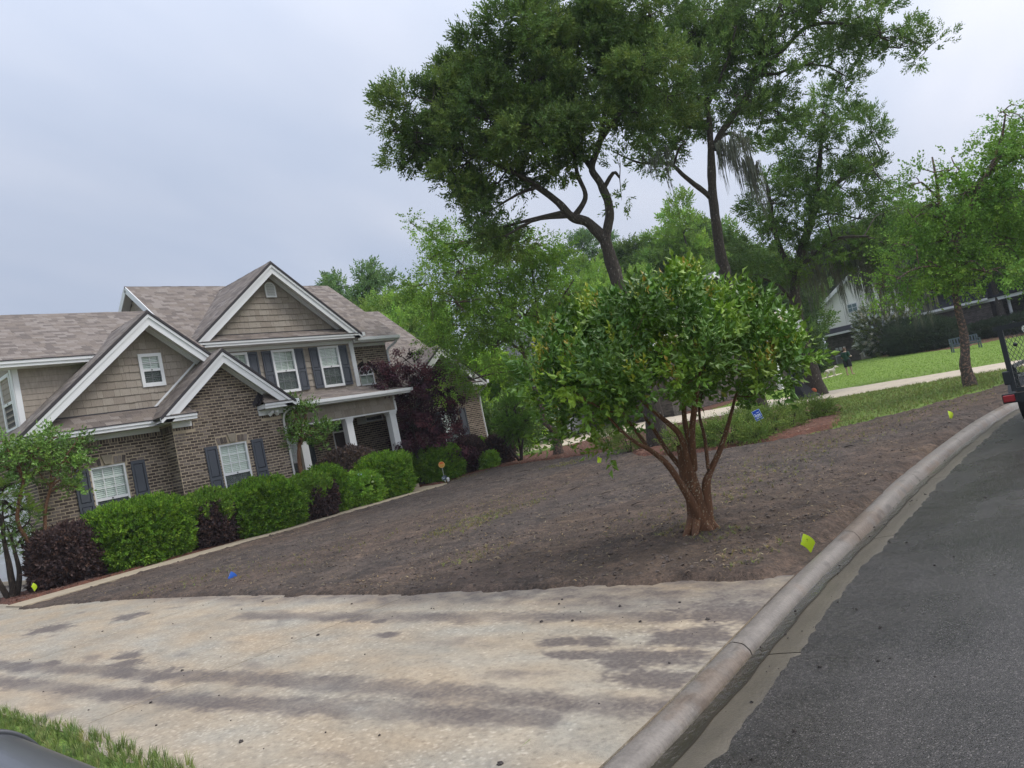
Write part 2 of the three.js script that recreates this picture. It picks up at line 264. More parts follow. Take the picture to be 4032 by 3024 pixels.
{
  const k = new THREE.Group(); k.name = 'kerb'; k.userData.kind = 'structure'; scene.add(k);
  const cuts = [-40, -24, -12, -6, -2.6, 0.9, 4.42, 7.35, 10.3, 13.3, 16.3, 19.3, 22.3, 25.3, 28.3, 36, 48, 60];
  for (let i = 0; i < cuts.length - 1; i++) {
    const a = cuts[i] + 0.006, b = cuts[i + 1] - 0.006, h = x => kerbH(x);
    const prof = [[0.30, 0.014], [0.15, -0.004], [0.03, -0.02], [0.0, -0.018], [x => -0.012 * kerbW(x), 0.012], [x => -0.035 * kerbW(x), x => 0.45 * h(x)], [x => -0.065 * kerbW(x), x => 0.78 * h(x)], [x => -0.10 * kerbW(x), x => 0.95 * h(x)], [x => -0.145 * kerbW(x), h], [x => -0.20 * kerbW(x), x => h(x) + 0.004], [x => -0.26 * kerbW(x), x => h(x) - 0.008], [x => -0.275 * kerbW(x), x => h(x) - 0.03], [x => -0.28 * kerbW(x), -0.1]];
    const gut = strip(a, b, 0.12, [[0.0, -0.022], [0.03, -0.02], [0.12, x => -0.007 + 0.004 * noise(x * 2.1, 8)], [0.2, x => 0.004 + 0.003 * noise(x * 3.1, 2)], [0.335, 0.016], [0.36, -0.05]]);
    const seg = new THREE.Mesh(strip(a, b, 0.12, prof.slice(3)), M.kerb); flagShadow(seg); seg.name = 'kerb_segment'; k.add(seg);
    const gm = new THREE.Mesh(gut, M.gutter); flagShadow(gm); gm.name = 'gutter_pan'; k.add(gm);
  }
  // the joints: dirt-dark filler a little below the surface
  const jm = mat(lin(0.05, 0.045, 0.04), 0.9);
  struct('kerb_joint_filler', strip(-40, 60, 0.1, [[0.33, 0.0], [0.03, -0.034], [0.0, -0.034], [x => -0.06 * kerbW(x), x => 0.55 * kerbH(x) - 0.012], [x => -0.14 * kerbW(x), x => kerbH(x) - 0.02], [x => -0.26 * kerbW(x), x => kerbH(x) - 0.03]]), jm, { keepUV: true });
}
// concrete darkened where it lies wet
struct('wet_gutter', strip(-20, 40, 0.05, [[0.0, -0.017], [0.03, -0.0165], [x => 0.11 + 0.04 * fbm(x * 1.3, 2, 0, 3) * 2, x => -0.0055 + 0.004 * noise(x * 2.1, 8)]]), mat(lin(0.055, 0.05, 0.043), 0.35, { map: concreteTex }), { keepUV: true });
// rain water standing along the kerb
M.water = phys(lin(0.95, 0.95, 0.92), 0.01, { transmission: 1, thickness: 0, ior: 1.33, bumpMap: tex(256, 256, (u, v) => grey(128 + 220 * tile(u, v, 7, 6, 4)), { rep: [1 / 0.5, 1 / 0.35], srgb: false }), bumpScale: 0.008 });
struct('gutter_water', strip(1.5, 26, 0.04, [[0.0, -0.001], [x => 0.05, -0.001], [x => 0.10 + 0.05 * fbm(x * 1.3, 2, 0, 3) * 2 + 0.02 * noise(x * 9, 5), -0.001]]), M.water, { keepUV: true });

// driveway: broad concrete slabs, pale aggregate showing, smeared with mud along two wheel tracks
const tracks = [
  [[2.4, -12.5], [2.47, -11.14], [2.71, -9.15], [2.85, -7.47], [3.03, -6.32], [3.17, -4.46], [3.39, -2.84], [3.5, -2.3]],
  [[2.1, -11.2], [2.20, -10.02], [2.35, -8.25], [2.54, -6.44], [2.65, -5.61], [2.95, -3.87], [3.15, -3.1]],
  [[4.45, -9], [4.52, -7.21], [4.63, -4.93], [4.76, -4.14], [4.86, -3.29], [5.06, -3.03]]];
const blots = [[4.23, -3.84, .2], [4.29, -3.58, .2], [4.00, -3.66, .16], [4.03, -3.45, .2], [4.08, -3.22, .2], [3.96, -3.10, .2], [2.86, -7.47, .3], [2.95, -8.6, .28], [3.15, -9.0, .25], [4.12, -5.75, .18], [4.43, -6.72, .14], [4.46, -6.27, .12], [4.12, -2.91, .3], [4.5, -2.85, .4], [3.80, -2.78, .3], [4.23, -11.92, .35], [2.57, -10.72, .22], [2.71, -10.10, .2], [5.0, -2.9, .5], [3.6, -13.2, .5]];
const segD = (p, x, z) => { let d = 9; for (let i = 0; i < p.length - 1; i++) { const [ax, az] = p[i], [bx, bz] = p[i + 1], ex = bx - ax, ez = bz - az, t = Math.min(1, Math.max(0, ((x - ax) * ex + (z - az) * ez) / (ex * ex + ez * ez))); d = Math.min(d, Math.hypot(x - ax - ex * t, z - az - ez * t)); } return d; };
const driveTex = tex(768, 1536, (u, v, i, j) => {
  const x = u * 8, z = v * 16 - 18, n1 = fbm(x * 0.9, z * 0.7, 2, 4), n2 = fbm(x * 6, z * 4, 5, 4), n3 = noise(x * 26, z * 18, 3), n4 = fbm(x * 2.2, z * 0.9, 11, 4), h = hash(i, j), h2 = hash(i >> 1, (j >> 1) + 31);
  let k = 1 + 0.14 * n1 + 0.12 * n2 + 0.08 * n3 + 0.10 * (h - 0.5);
  let r = 201 * k, g = 188 * k, b = 166 * k;
  r += 10 * n4 * 2; b -= 10 * n4 * 2;
  const agg = smooth(-0.25, 0.25, fbm(x * 0.7, z * 0.6, 40, 3) + 0.05); if (h2 > 1 - 0.16 * agg) { const a = 12 + 20 * h; r += a; g += a; b += a; } else if (h2 < 0.05) { r -= 18; g -= 18; b -= 16; }
  let m = 0;
  tracks.forEach((t, q) => { const d = segD(t, x, z) + 0.10 * n2 + 0.04 * n3; m = Math.max(m, smooth(0.2, 0.04, d) * (0.72 + 1.1 * fbm(x * 3, z * 1.3, 20 + q, 4)) * (q === 2 ? 0.9 : 1)); });
  blots.forEach(([bx, bz, br]) => { const d = Math.hypot((x - bx) * 1.5, (z - bz) * 0.75) / br + 0.9 * n2 + 0.3 * n3; m = Math.max(m, smooth(1.05, 0.35, d) * 0.95); });
  m = Math.max(m, smooth(0.16, 0.5, fbm(x * 2.6, z * 1.1, 33, 5)) * 0.55);
  const e = 5.15 - x + 0.25 * n1; m = Math.max(m, smooth(0.35, 0.0, e) * (0.5 + 1.2 * n2));
  m *= 0.78 + 0.5 * (h2 - 0.5); m = Math.min(0.82, Math.max(0, m));
  return [r + (104 - r) * m, g + (94 - g) * m, b + (92 - b) * m];
}, { rep: [1 / 8, 1 / 16] });
driveTex.offset.set(0, 18 / 16); driveTex.wrapS = driveTex.wrapT = THREE.ClampToEdgeWrapping;
M.drive = mat(lin(0.53, 0.52, 0.505), 0.62, { map: driveTex, bumpMap: fineBump, bumpScale: 0.005 });
{
  const d = new THREE.Group(); d.name = 'driveway'; d.userData.kind = 'structure'; scene.add(d);
  const L = [[1.2, -2.5], [1.78, -3.6], [1.85, -4.85], [1.85, -6.8], [1.72, -10.8], [1.6, -14.2], [0.6, -17.6]], Rr = [[6.2, -3.0], [5.75, -3.5], [5.55, -4.6], [5.3, -6.8], [5.25, -10.8], [5.05, -14.2], [4.75, -17.6]];
  const y = (x, z) => ground(x, z) + 0.002 - 0.05 * smooth(-4.8, -2.7, z);
  const grid = (x0, x1, za, zb, xr0, xr1, front) => {
    const nx = 12, nz = 8, pos = [], idx = [];
    for (let j = 0; j <= nz; j++) for (let i = 0; i <= nx; i++) { const t = j / nz, s = i / nx, xa = x0 + (xr0 - x0) * t, xb = x1 + (xr1 - x1) * t, x = xa + (xb - xa) * s; let z = za + (zb - za) * t; if (front) { const zf = kerbZ(x) - 0.283 * kerbW(x); z = zf + (zb - zf) * t; } pos.push(x, y(x, z), z); }
    for (let j = 0; j < nz; j++) for (let i = 0; i < nx; i++) { const a = j * (nx + 1) + i; idx.push(a, a + 1, a + nx + 1, a + 1, a + nx + 2, a + nx + 1); }
    const rim = []; for (let i = 0; i <= nx; i++) rim.push(i); for (let j = 1; j <= nz; j++) rim.push(j * (nx + 1) + nx); for (let i = nx - 1; i >= 0; i--) rim.push(nz * (nx + 1) + i); for (let j = nz - 1; j >= 0; j--) rim.push(j * (nx + 1));
    const b0 = pos.length / 3; rim.forEach(k => pos.push(pos[k * 3], pos[k * 3 + 1] - 0.12, pos[k * 3 + 2])); for (let k = 0; k < rim.length - 1; k++) idx.push(rim[k], b0 + k, rim[k + 1], rim[k + 1], b0 + k, b0 + k + 1);
    const g = new THREE.BufferGeometry(); g.setAttribute('position', new THREE.Float32BufferAttribute(pos, 3)); g.setIndex(idx); const q = boxUV(g); q.computeVertexNormals(); return q;
  };
  const rows = [0, 3, 4, 5, 6]; // the joints run across at z = -6.8, -10.8, -14.2
  const parts = [[1.5, 5.98, -2.7, -6.794, 1.85, 5.3, true], [1.85, 5.3, -6.806, -10.794, 1.72, 5.25], [1.72, 5.25, -10.806, -14.194, 1.6, 5.0], [1.6, 5.0, -14.206, -17.6, 0.5, 4.6], [0.5, 6.09, -17.612, -23, 0.5, 6.09], [0.5, 6.09, -23.012, -30, 0.5, 6.09]];
  for (const p of parts) obj('concrete_slab', grid(...p), M.drive, d);
  obj('joint_filler', [box2(1.7, 5.3, 0.0, 0.095, -6.83, -6.77), box2(1.6, 5.2, 0.0, 0.12, -10.83, -10.77), box2(1.5, 5.0, 0.0, 0.15, -14.23, -14.17)], mat(lin(0.06, 0.05, 0.045), 0.95), d);
}
// front walk: slabs side by side, ending in a rounded apron before the porch
{
  const w = new THREE.Group(); w.name = 'front_walk'; w.userData.kind = 'structure'; scene.add(w);
  M.walk = mat(lin(0.70, 0.66, 0.58), 0.8, { map: concreteTex, bumpMap: fineBump, bumpScale: 0.004 });
  const out = x => -17.72 - 0.125 * (x - 4.4) - 0.018 * Math.max(0, x - 13) ** 2, inn = x => out(x) - 1.12 + 0.02 * (x - 4.4);
  const top = (x, z) => ground(x, z) + 0.03;
  for (let x = 4.45; x < 16.6; x += 1.52) { const b = Math.min(16.7, x + 1.508), zs = [[x, out(x)], [b, out(b)], [b, inn(b)], [x, inn(x)]]; obj('walk_slab', prism(zs.map(([X, z]) => V(X, top(X, z), z)), V(0, -0.12, 0)), M.walk, w); }
  const ap = []; for (let a = -90; a <= 20; a += 11) { const t = a * Math.PI / 180; ap.push([17.0 + 1.05 * Math.cos(t), -20.35 - 0.95 * Math.sin(t)]); } 
  const pts = [[16.712, inn(16.7)], [16.712, out(16.7)], ...ap.filter(p => p[0] > 16.8), [18.2, -21.4], [16.85, -21.4], [16.8, -20.6]];
  obj('walk_apron', prism(pts.map(([X, z]) => V(X, top(X, z), z)), V(0, -0.12, 0)), M.walk, w);
}
// torn-up bare front yard
const yardPoly = [[4.3, -17.66], [4.75, -15.6], [5.03, -14], [5.25, -10.8], [5.28, -6.8], [5.5, -4.6], [5.75, -3.6], [5.95, -3.0], [8.5, -3.02], [11, -3.2], [14, -3.33], [17, -3.3], [19.5, -3.05], [23, -2.6], [27, -1.8], [27.5, -2.6], [24.4, -3.9], [22.3, -4.2], [19.6, -5.3], [17.4, -6.4], [16.6, -7.9], [16.2, -9.6], [17.9, -12], [20.9, -14.4], [20.8, -16.2], [21.6, -19.4], [21.6, -21.2], [19.4, -21.0], [18.2, -20.2], [17.6, -19.5], [17.0, -19.35], [15.8, -19.22], [12.2, -18.68], [9, -18.28], [5.9, -17.9]];
const yardLump = (x, z) => 0.035 * fbm(x * 1.1, z * 1.1, 2, 3) + 0.06 * Math.max(0, fbm(x * 4.3, z * 4.3, 6, 3)) + 0.04 * fbm(x * 9, z * 9, 8, 2) + 0.02 * Math.sin((x * 0.35 + z * 0.94) * 9 + 3 * noise(x * 0.8, z * 0.8)) * Math.max(0, noise(x * 0.5 + 7, z * 0.5));
const yardTone = (x, z) => {
  const damp = smooth(-0.1, 0.25, fbm(x * 0.22 + 4, z * 0.3, 12, 3) + 0.035 * (Math.max(0, -z) * 0.5 - 2) * smooth(9, 15, x)), n = fbm(x * 1.4, z * 1.4, 15, 3), f = fbm(x * 5, z * 5, 25, 2);
  const straw = Math.max(0, fbm(x * 0.7, z * 0.9, 44, 3)) * 1.4, k = 0.58 + 0.4 * n + 0.45 * f;
  return [k * (0.98 - 0.12 * damp + 0.2 * straw), k * (0.925 - 0.03 * damp + 0.17 * straw), k * (0.83 + 0.07 * damp + 0.02 * straw)];
};
struct('bare_soil_yard', tint(layer(yardPoly, 0.06, 0.03, { lump: yardLump, ragged: 0.16, width: 0.09, margin: 0.35, keep: (x, z) => z < kerbZ(x) - 0.2 * kerbW(x) }), yardTone), M.soil, { keepUV: true });
// beds of pine straw and leaves
const houseBed = [[4.6, -19.1], [9, -19.4], [13, -19.75], [16.6, -20.4], [16.9, -22], [13, -22], [12.8, -20.7], [9.3, -20.7], [9.3, -21.4], [5.6, -21.4], [4.7, -21.2]];
const sideBed = [[18.3, -21.2], [19.4, -21.1], [21.5, -21.2], [22.5, -20.2], [24.5, -20.6], [25.5, -23], [25, -26], [18.3, -24]];
const treeBed = [[16.9, -7.7], [16.4, -9.6], [18, -12], [21, -14.3], [20.9, -16], [21.8, -19.2], [22, -21.5], [25.5, -23], [28.6, -22], [30.0, -17], [29.8, -13], [29.4, -10.9], [24.6, -8.7], [18.4, -6.6]];
const mulchLump = (x, z) => 0.05 * fbm(x * 1.6, z * 1.6, 4, 3) + 0.03 * fbm(x * 8, z * 8, 9, 2);
struct('house_bed', layer(houseBed, 0.1, 0.055, { lump: mulchLump }), M.mulch, { keepUV: true });
struct('corner_bed', layer(sideBed, 0.12, 0.055, { lump: mulchLump }), M.mulch, { keepUV: true });
struct('tree_bed', layer(treeBed, 0.12, 0.07, { lump: mulchLump, ragged: 0.25 }), M.mulch, { keepUV: true });
// grass: the strip before the tree bed, the neighbour's lawn, the tuft by the mailbox
const stripLawn = [[17.4, -6.5], [24.6, -8.6], [29.5, -10.8], [30.1, -6], [29.6, -2.6], [27, -2.7], [24.4, -4.0], [22.3, -4.3], [19.6, -5.4]];
const cornerLawn = [[-14, -1.9], [-6, -2.3], [0, -2.5], [1.2, -2.6], [1.72, -3.3], [1.84, -4.85], [1.84, -6.8], [1.7, -10.8], [1.58, -14.2], [0.4, -17.6], [-14, -17.6]];
const nextLawn = [[34.6, -2], [34.8, -7], [36.5, -15], [37.5, -20], [46, -20.5], [58, -24], [70, -24], [66, -10], [58, 0], [45, 2.8]];
const lawnLump = (x, z) => 0.025 * fbm(x * 2, z * 2, 4, 3);
struct('grass_strip', layer(stripLawn, 0.2, 0.03, { lump: lawnLump, ragged: 0.3, width: 0.2, keep: (x, z) => z < kerbZ(x) - 0.3 }), M.lawn, { keepUV: true });
struct('corner_grass', layer(cornerLawn, 0.12, 0.02, { lump: lawnLump, ragged: 0.05, keep: (x, z) => z < kerbZ(x) - 0.2 }), M.lawn, { keepUV: true });
M.lawn2 = mat(lin(1.0, 1.15, 0.72), 0.95, { map: grassTex, bumpMap: soilBump, bumpScale: 0.04 });
struct('neighbour_lawn', layer(nextLawn, 0.6, 0.04, { lump: lawnLump, ragged: 0.05, keep: (x, z) => z < kerbZ(Math.min(69, x)) - 0.6 }), M.lawn2, { keepUV: true });
// neighbour's drive running back to the garage, and the footpath on the lawn
const drive2 = [[30.2, -2.0], [30.4, -5], [31.0, -8], [30.6, -13], [30.4, -18], [30.0, -24], [29.6, -32.5], [37.5, -32.5], [37.4, -24], [36.4, -17], [34.9, -11], [34.4, -7], [34.2, -2.2]];
struct('neighbour_driveway', layer(drive2, 0.35, 0.05, { ragged: 0, width: 0.05, margin: 0.2, keep: (x, z) => z < kerbZ(x) - 0.4 }), mat(lin(1.05, 1.02, 0.97), 0.8, { map: concreteTex }), { keepUV: true });
struct('garden_path', layer([[46, -20.6], [50, -19.4], [53.2, -18.3], [54.2, -18.4], [54, -19], [50.4, -20.4], [46, -21.6]], 0.2, 0.06, { ragged: 0, width: 0.05 }), mat(lin(1, 0.98, 0.92), 0.8, { map: concreteTex }), { keepUV: true });
struct('path_bed', layer([[38.5, -19.6], [46, -20.9], [52.2, -19.6], [51.5, -21.8], [44, -23.2], [38.5, -22.6]], 0.3, 0.07, { lump: mulchLump }), M.mulch, { keepUV: true });
struct('shade_bed', layer([[60.5, -13.8], [59.2, -12.2], [62, -10.6], [66, -7], [72, -6], [72, -20], [64, -19]], 0.4, 0.06, { lump: mulchLump }), M.mulch, { keepUV: true });
// ---------------------------------------------------------------- the brick house
const brickGrain = tex(128, 64, (u, v, i, j) => { const k = 1 + 0.5 * tile(u, v, 5, 3, 4) + 0.3 * (hash(i, j) - 0.5); return grey(205 * k); });
const shingleGrain = tex(128, 64, (u, v, i, j) => grey(200 * (1 + 0.25 * tile(u, v, 6, 8, 3) + 0.35 * (hash(i, j) - 0.5))));
const shakeGrain = tex(128, 128, (u, v, i, j) => grey(215 * (1 + 0.22 * tile(u, v * 0.25, 16, 5, 3) + 0.06 * (hash(i, j) - 0.5))));
const brickTones = [lin(0.115, 0.085, 0.072), lin(0.18, 0.138, 0.115), lin(0.25, 0.20, 0.168), lin(0.33, 0.27, 0.23), lin(0.15, 0.12, 0.105), lin(0.40, 0.335, 0.29)];
const shingleTones = [lin(0.27, 0.225, 0.195), lin(0.33, 0.28, 0.245), lin(0.22, 0.185, 0.165), lin(0.30, 0.25, 0.21), lin(0.38, 0.33, 0.295)];
const shakeTones = [lin(0.42, 0.36, 0.295), lin(0.45, 0.39, 0.325), lin(0.395, 0.335, 0.275), lin(0.48, 0.42, 0.35)];
M.mortar = mat(lin(0.92, 0.85, 0.76), 0.9, { map: concreteTex });
M.white = mat(lin(0.74, 0.75, 0.76), 0.55);
M.whiteGloss = mat(lin(0.76, 0.77, 0.78), 0.35);
M.soffit = mat(lin(0.60, 0.59, 0.57), 0.7);
M.shutter = mat(lin(0.062, 0.070, 0.088), 0.55);
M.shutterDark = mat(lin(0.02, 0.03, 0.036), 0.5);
M.roofDeck = mat(lin(0.05, 0.045, 0.045), 0.9);
M.drip = mat(lin(0.035, 0.03, 0.035), 0.6);
M.glass = phys(lin(0.93, 0.97, 0.95), 0.03, { transmission: 1, thickness: 0, ior: 1.5 });
M.blind = mat(lin(0.80, 0.80, 0.75), 0.6);
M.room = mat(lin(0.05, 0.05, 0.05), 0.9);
M.screen = mat(lin(0.035, 0.045, 0.05), 0.8, { transparent: true, opacity: 0.36 });
M.cast = mat(lin(0.58, 0.56, 0.52), 0.8, { map: concreteTex });
M.siding = mat(lin(0.45, 0.385, 0.32), 0.75, { map: shakeGrain });
const toneMats = (tones, map, rough, bump) => tones.map(c => mat(c, rough, { map, bumpMap: map, bumpScale: bump }));
function makeKinds() {
  return {
    bricks: new Pieces('brick', unitBox, toneMats(brickTones, brickGrain, 0.9, 0.003), brickTones, mat(lin(1, 1, 1), 0.9, { vertexColors: true, map: brickGrain, bumpMap: brickGrain, bumpScale: 0.003 })),
    shingles: new Pieces('shingle', unitBox, toneMats(shingleTones, shingleGrain, 0.95, 0.002), shingleTones, mat(lin(1, 1, 1), 0.95, { vertexColors: true, map: shingleGrain })),
    shakes: new Pieces('siding_shake', wedge, toneMats(shakeTones, shakeGrain, 0.75, 0.002), shakeTones, mat(lin(1, 1, 1), 0.75, { vertexColors: true, map: shakeGrain, bumpMap: shakeGrain, bumpScale: 0.002 })),
  };
}
rnd = rng(11);
const HB = V(14.5, 0.2, -25);
const house = thing('brick_house', 'two storey brick house with tan shake gables, white trim and grey shutters', 'house', [HB.x, HB.y, HB.z]);
const K = makeKinds();
// a part of the house from world-metre geometry
function hp(name, geos, m, parent) { const g = join(Array.isArray(geos) ? geos : [geos]); const q = boxUV(g); q.translate(-HB.x, -HB.y, -HB.z); const mesh = flagShadow(new THREE.Mesh(q, m)); mesh.name = name; (parent ?? house).add(mesh); return mesh; }
// wall frames: origin, direction along, outward normal
const frameZ = z => ({ o: V(0, 0, z), u: V(1, 0, 0), n: V(0, 0, 1) });
const frameX = x => ({ o: V(x, 0, 0), u: V(0, 0, 1), n: V(-1, 0, 0) });
const frameXr = x => ({ o: V(x, 0, 0), u: V(0, 0, -1), n: V(1, 0, 0) });
const at3 = (f, u, v, n) => f.o.clone().addScaledVector(f.u, u).addScaledVector(V(0, 1, 0), v).addScaledVector(f.n, n);
// wall slab with openings, 0.15 thick behind the face
function slab(f, outline, holes, th = 0.15) {
  const s = new THREE.Shape(outline.map(([a, b]) => new THREE.Vector2(a, b)));
  for (const [a, b, c, d] of holes) s.holes.push(new THREE.Path([[a, b], [a, d], [c, d], [c, b]].map(([x, y]) => new THREE.Vector2(x, y))));
  const g = new THREE.ExtrudeGeometry(s, { depth: th, bevelEnabled: false }).translate(0, 0, -th);
  return g.applyMatrix4(new THREE.Matrix4().makeBasis(f.u, V(0, 1, 0), f.n).setPosition(f.o));
}
function brickCourse(part, f, spans, v, h, bias, sub = 0.2032, off = 0) {
  for (const [a, b] of spans) {
    let k = Math.floor((a - off) / sub); for (; k * sub + off < b; k++) {
      const l = Math.max(a, k * sub + off), r = Math.min(b, (k + 1) * sub + off), w = r - l - 0.022; if (w < 0.025) continue;
      const M4 = new THREE.Matrix4().makeBasis(f.u.clone().multiplyScalar(w), V(0, h, 0), f.n.clone().multiplyScalar(0.03)).setPosition(at3(f, (l + r) / 2, v + h / 2, -0.010 + rr(0, 0.004)));
      const t = Math.floor(Math.min(5.99, Math.max(0, 1.7 + 2.0 * noise(l * 0.6, v * 0.9, f.o.z) + rr(-1.7, 2.4)))); K.bricks.add(M4, t, part, f.n, bias);
    }
  }
}
function cut(spans, a, b) { const out = []; for (const [l, r] of spans) { if (b <= l || a >= r) out.push([l, r]); else { if (a > l) out.push([l, a]); if (b < r) out.push([b, r]); } } return out; }
function bricks(part, f, spanAt, v0, v1, holes = [], bias = 1) {
  const C = 0.0813; let row = 0;
  for (let v = v0; v < v1 - 0.05; v += C, row++) { let s = [spanAt(v + C / 2)].filter(q => q && q[1] - q[0] > 0.03); for (const [a, b, c, d] of holes) if (b < v + C - 0.012 && d > v + 0.012) s = cut(s, a - 0.002, c + 0.002); brickCourse(part, f, s, v, C - 0.023, bias, 0.2032, row % 2 ? 0.1016 : 0); }
}
// upright bricks in a row
function soldier(part, f, a, b, v, h, bias = 1, pitch = 0.0745) { const n = Math.round((b - a) / pitch), p = (b - a) / n; for (let i = 0; i < n; i++) { const M4 = new THREE.Matrix4().makeBasis(f.u.clone().multiplyScalar(p - 0.019), V(0, h, 0), f.n.clone().multiplyScalar(0.03)).setPosition(at3(f, a + (i + 0.5) * p, v + h / 2, -0.010 + rr(0, 0.004))); K.bricks.add(M4, Math.floor(rr(0, 4)), part, f.n, bias); } }
// flat arch of slanted bricks with a cast keystone
function jackArch(part, f, a, b, v, h, bias) {
  const mid = (a + b) / 2, n = 9; for (let i = 0; i < n; i++) { const t = (i + 0.5) / n; if (Math.abs(t - 0.5) < 0.16) continue; const u = a + (b - a) * t, lean = (t - 0.5) * 0.42; const ax = f.u.clone().multiplyScalar(Math.cos(lean)).addScaledVector(V(0, 1, 0), -Math.sin(lean)), ay = V(0, Math.cos(lean), 0).addScaledVector(f.u, Math.sin(lean)); K.bricks.add(new THREE.Matrix4().makeBasis(ax.multiplyScalar((b - a) / n - 0.02), ay.multiplyScalar(h), f.n.clone().multiplyScalar(0.035)).setPosition(at3(f, u, v + h / 2, 0.0)), Math.floor(rr(1, 6)), part, f.n, bias); }
  const s = new THREE.Shape([[-0.075, 0], [0.075, 0], [0.135, h + 0.05], [-0.135, h + 0.05]].map(p => new THREE.Vector2(...p)));
  hp('keystone', new THREE.ExtrudeGeometry(s, { depth: 0.05, bevelEnabled: true, bevelSize: 0.006, bevelThickness: 0.006, bevelSegments: 1 }).applyMatrix4(new THREE.Matrix4().makeBasis(f.u, V(0, 1, 0), f.n).setPosition(at3(f, mid, v + 0.01, -0.01))), M.cast, part);
}
// overlapping tabs on any plane: o lower-left corner, u along, w up the slope, n outward; spanAt(t) gives [from,to] along u at height t
function tabs(kind, part, o, u, w, n, spanAt, t0, t1, { row = 0.14, widths = [0.16, 0.24, 0.32], thick = 0.012, lap = 0.02, bias = 1, holes = [], out = 0.006, jitter = 0.006 } = {}) {
  for (let t = t0, k = 0; t < t1 - row * 0.3; t += row, k++) {
    const hh = Math.min(row, t1 - t); let s = [spanAt(t + hh / 2)].filter(q => q && q[1] - q[0] > 0.04); for (const [a, b, c, d] of holes) if (b < t + hh * 0.8 && d > t + hh * 0.2) s = cut(s, a, c);
    for (const [a, b] of s) { let x = a - rr(0, widths[0]); while (x < b) { const wd = pick(widths), l = Math.max(a, x), r = Math.min(b, x + wd); x += wd; if (r - l < 0.02) continue; const dy = rr(-jitter, jitter);
      const M4 = new THREE.Matrix4().makeBasis(u.clone().multiplyScalar(r - l - 0.004), w.clone().multiplyScalar(hh + lap), n.clone().multiplyScalar(thick * rr(0.8, 1.25))).setPosition(o.clone().addScaledVector(u, (l + r) / 2).addScaledVector(w, t + (hh + lap) / 2 + dy).addScaledVector(n, out + rr(0, 0.003)));
      K[kind].add(M4, Math.floor(rnd() * (kind === 'shakes' ? 4 : 5)), part, n, bias); } }
  }
}
// a shingled roof plane through four corners (eave a->b, ridge d->c), with a slab under it
function roofPlane(name, a, b, c, d, { bias = 1, th = 0.07, clip = null } = {}) {
  const u = b.clone().sub(a).normalize(), n0 = u.clone().cross(d.clone().sub(a)).normalize(); const n = n0.y < 0 ? n0.negate() : n0; const w = n.clone().cross(u).normalize(); if (w.y < 0) w.negate();
  const part = hp(name, prism([a, b, c, d], n.clone().multiplyScalar(-th)), M.roofDeck);
  const P = [a, b, c, d].map(p => { const q = p.clone().sub(a); return [q.dot(u), q.dot(w)]; });
  const T = Math.max(P[2][1], P[3][1]);
  const span = t => { let lo = 1e9, hi = -1e9; for (let i = 0; i < 4; i++) { const [x0, y0] = P[i], [x1, y1] = P[(i + 1) % 4]; if ((y0 <= t) !== (y1 <= t)) { const x = x0 + (x1 - x0) * (t - y0) / (y1 - y0); lo = Math.min(lo, x); hi = Math.max(hi, x); } } if (clip) { const q = clip(t, lo, hi); if (!q) return null; [lo, hi] = q; } return lo < hi ? [lo, hi] : null; };
  tabs('shingles', part, a, u, w, n, span, 0, T, { bias }); return part;
}
// double-hung window set in a frame: (u,v) lower-left of the outer frame
function windowPart(f, u, v, w, h, { cols = 3, rows = 3, blind = true, casing = 0.05, proud = -0.045, screen = true, name = 'window' } = {}) {
  const B = (a, b, c, d, n0, n1) => box2(a, c, b, d, n0, n1), c = casing, mid = v + h / 2, M4 = new THREE.Matrix4().makeBasis(f.u, V(0, 1, 0), f.n).setPosition(f.o), F = gs => gs.map(g => g.applyMatrix4(M4));
  const p = proud;
  const win = hp(name, F([B(u, v, u + c, v + h, p - 0.06, p + 0.03), B(u + w - c, v, u + w, v + h, p - 0.06, p + 0.03), B(u + c, v + h - c, u + w - c, v + h, p - 0.06, p + 0.028), B(u + c, v, u + w - c, v + c * 1.2, p - 0.06, p + 0.034)]), M.white);
  hp('meeting_rail', F([B(u + c, mid - 0.035, u + w - c, mid + 0.035, p - 0.05, p + 0.018)]), M.white, win);
  hp('sash_lock', F([B(u + w / 2 - 0.02, mid - 0.02, u + w / 2 + 0.02, mid + 0.02, p + 0.018, p + 0.03)]), mat(lin(0.2, 0.2, 0.2), 0.5), win);
  for (const [y0, y1, q] of [[mid + 0.035, v + h - c, 0], [v + c * 1.2, mid - 0.035, -0.012]]) {
    hp('pane', F([B(u + c, y0, u + w - c, y1, p - 0.026 + q, p - 0.022 + q)]), M.glass, win);
    const mu = []; for (let i = 1; i < cols; i++) { const x = u + c + (w - 2 * c) * i / cols; mu.push(B(x - 0.011, y0, x + 0.011, y1, p - 0.02 + q, p - 0.012 + q)); } for (let i = 1; i < rows; i++) { const y = y0 + (y1 - y0) * i / rows; mu.push(B(u + c, y - 0.011, u + w - c, y + 0.011, p - 0.0195 + q, p - 0.0125 + q)); }
    hp('muntin', F(mu), M.white, win);
  }
  if (screen) hp('insect_screen', F([B(u + c, v + c * 1.2, u + w - c, mid - 0.035, p - 0.006, p - 0.004)]), M.screen, win);
  if (blind) { const sl = []; for (let y = v + c + 0.02; y < v + h - c; y += 0.05) sl.push(new THREE.BoxGeometry(w - 2 * c - 0.01, 0.05, 0.004).rotateX(-0.55).translate(u + w / 2, y + 0.02, p - 0.075)); hp('blind', F(sl), M.blind, win); }
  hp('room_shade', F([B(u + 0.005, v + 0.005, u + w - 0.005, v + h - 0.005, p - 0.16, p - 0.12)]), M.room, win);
  return win;
}
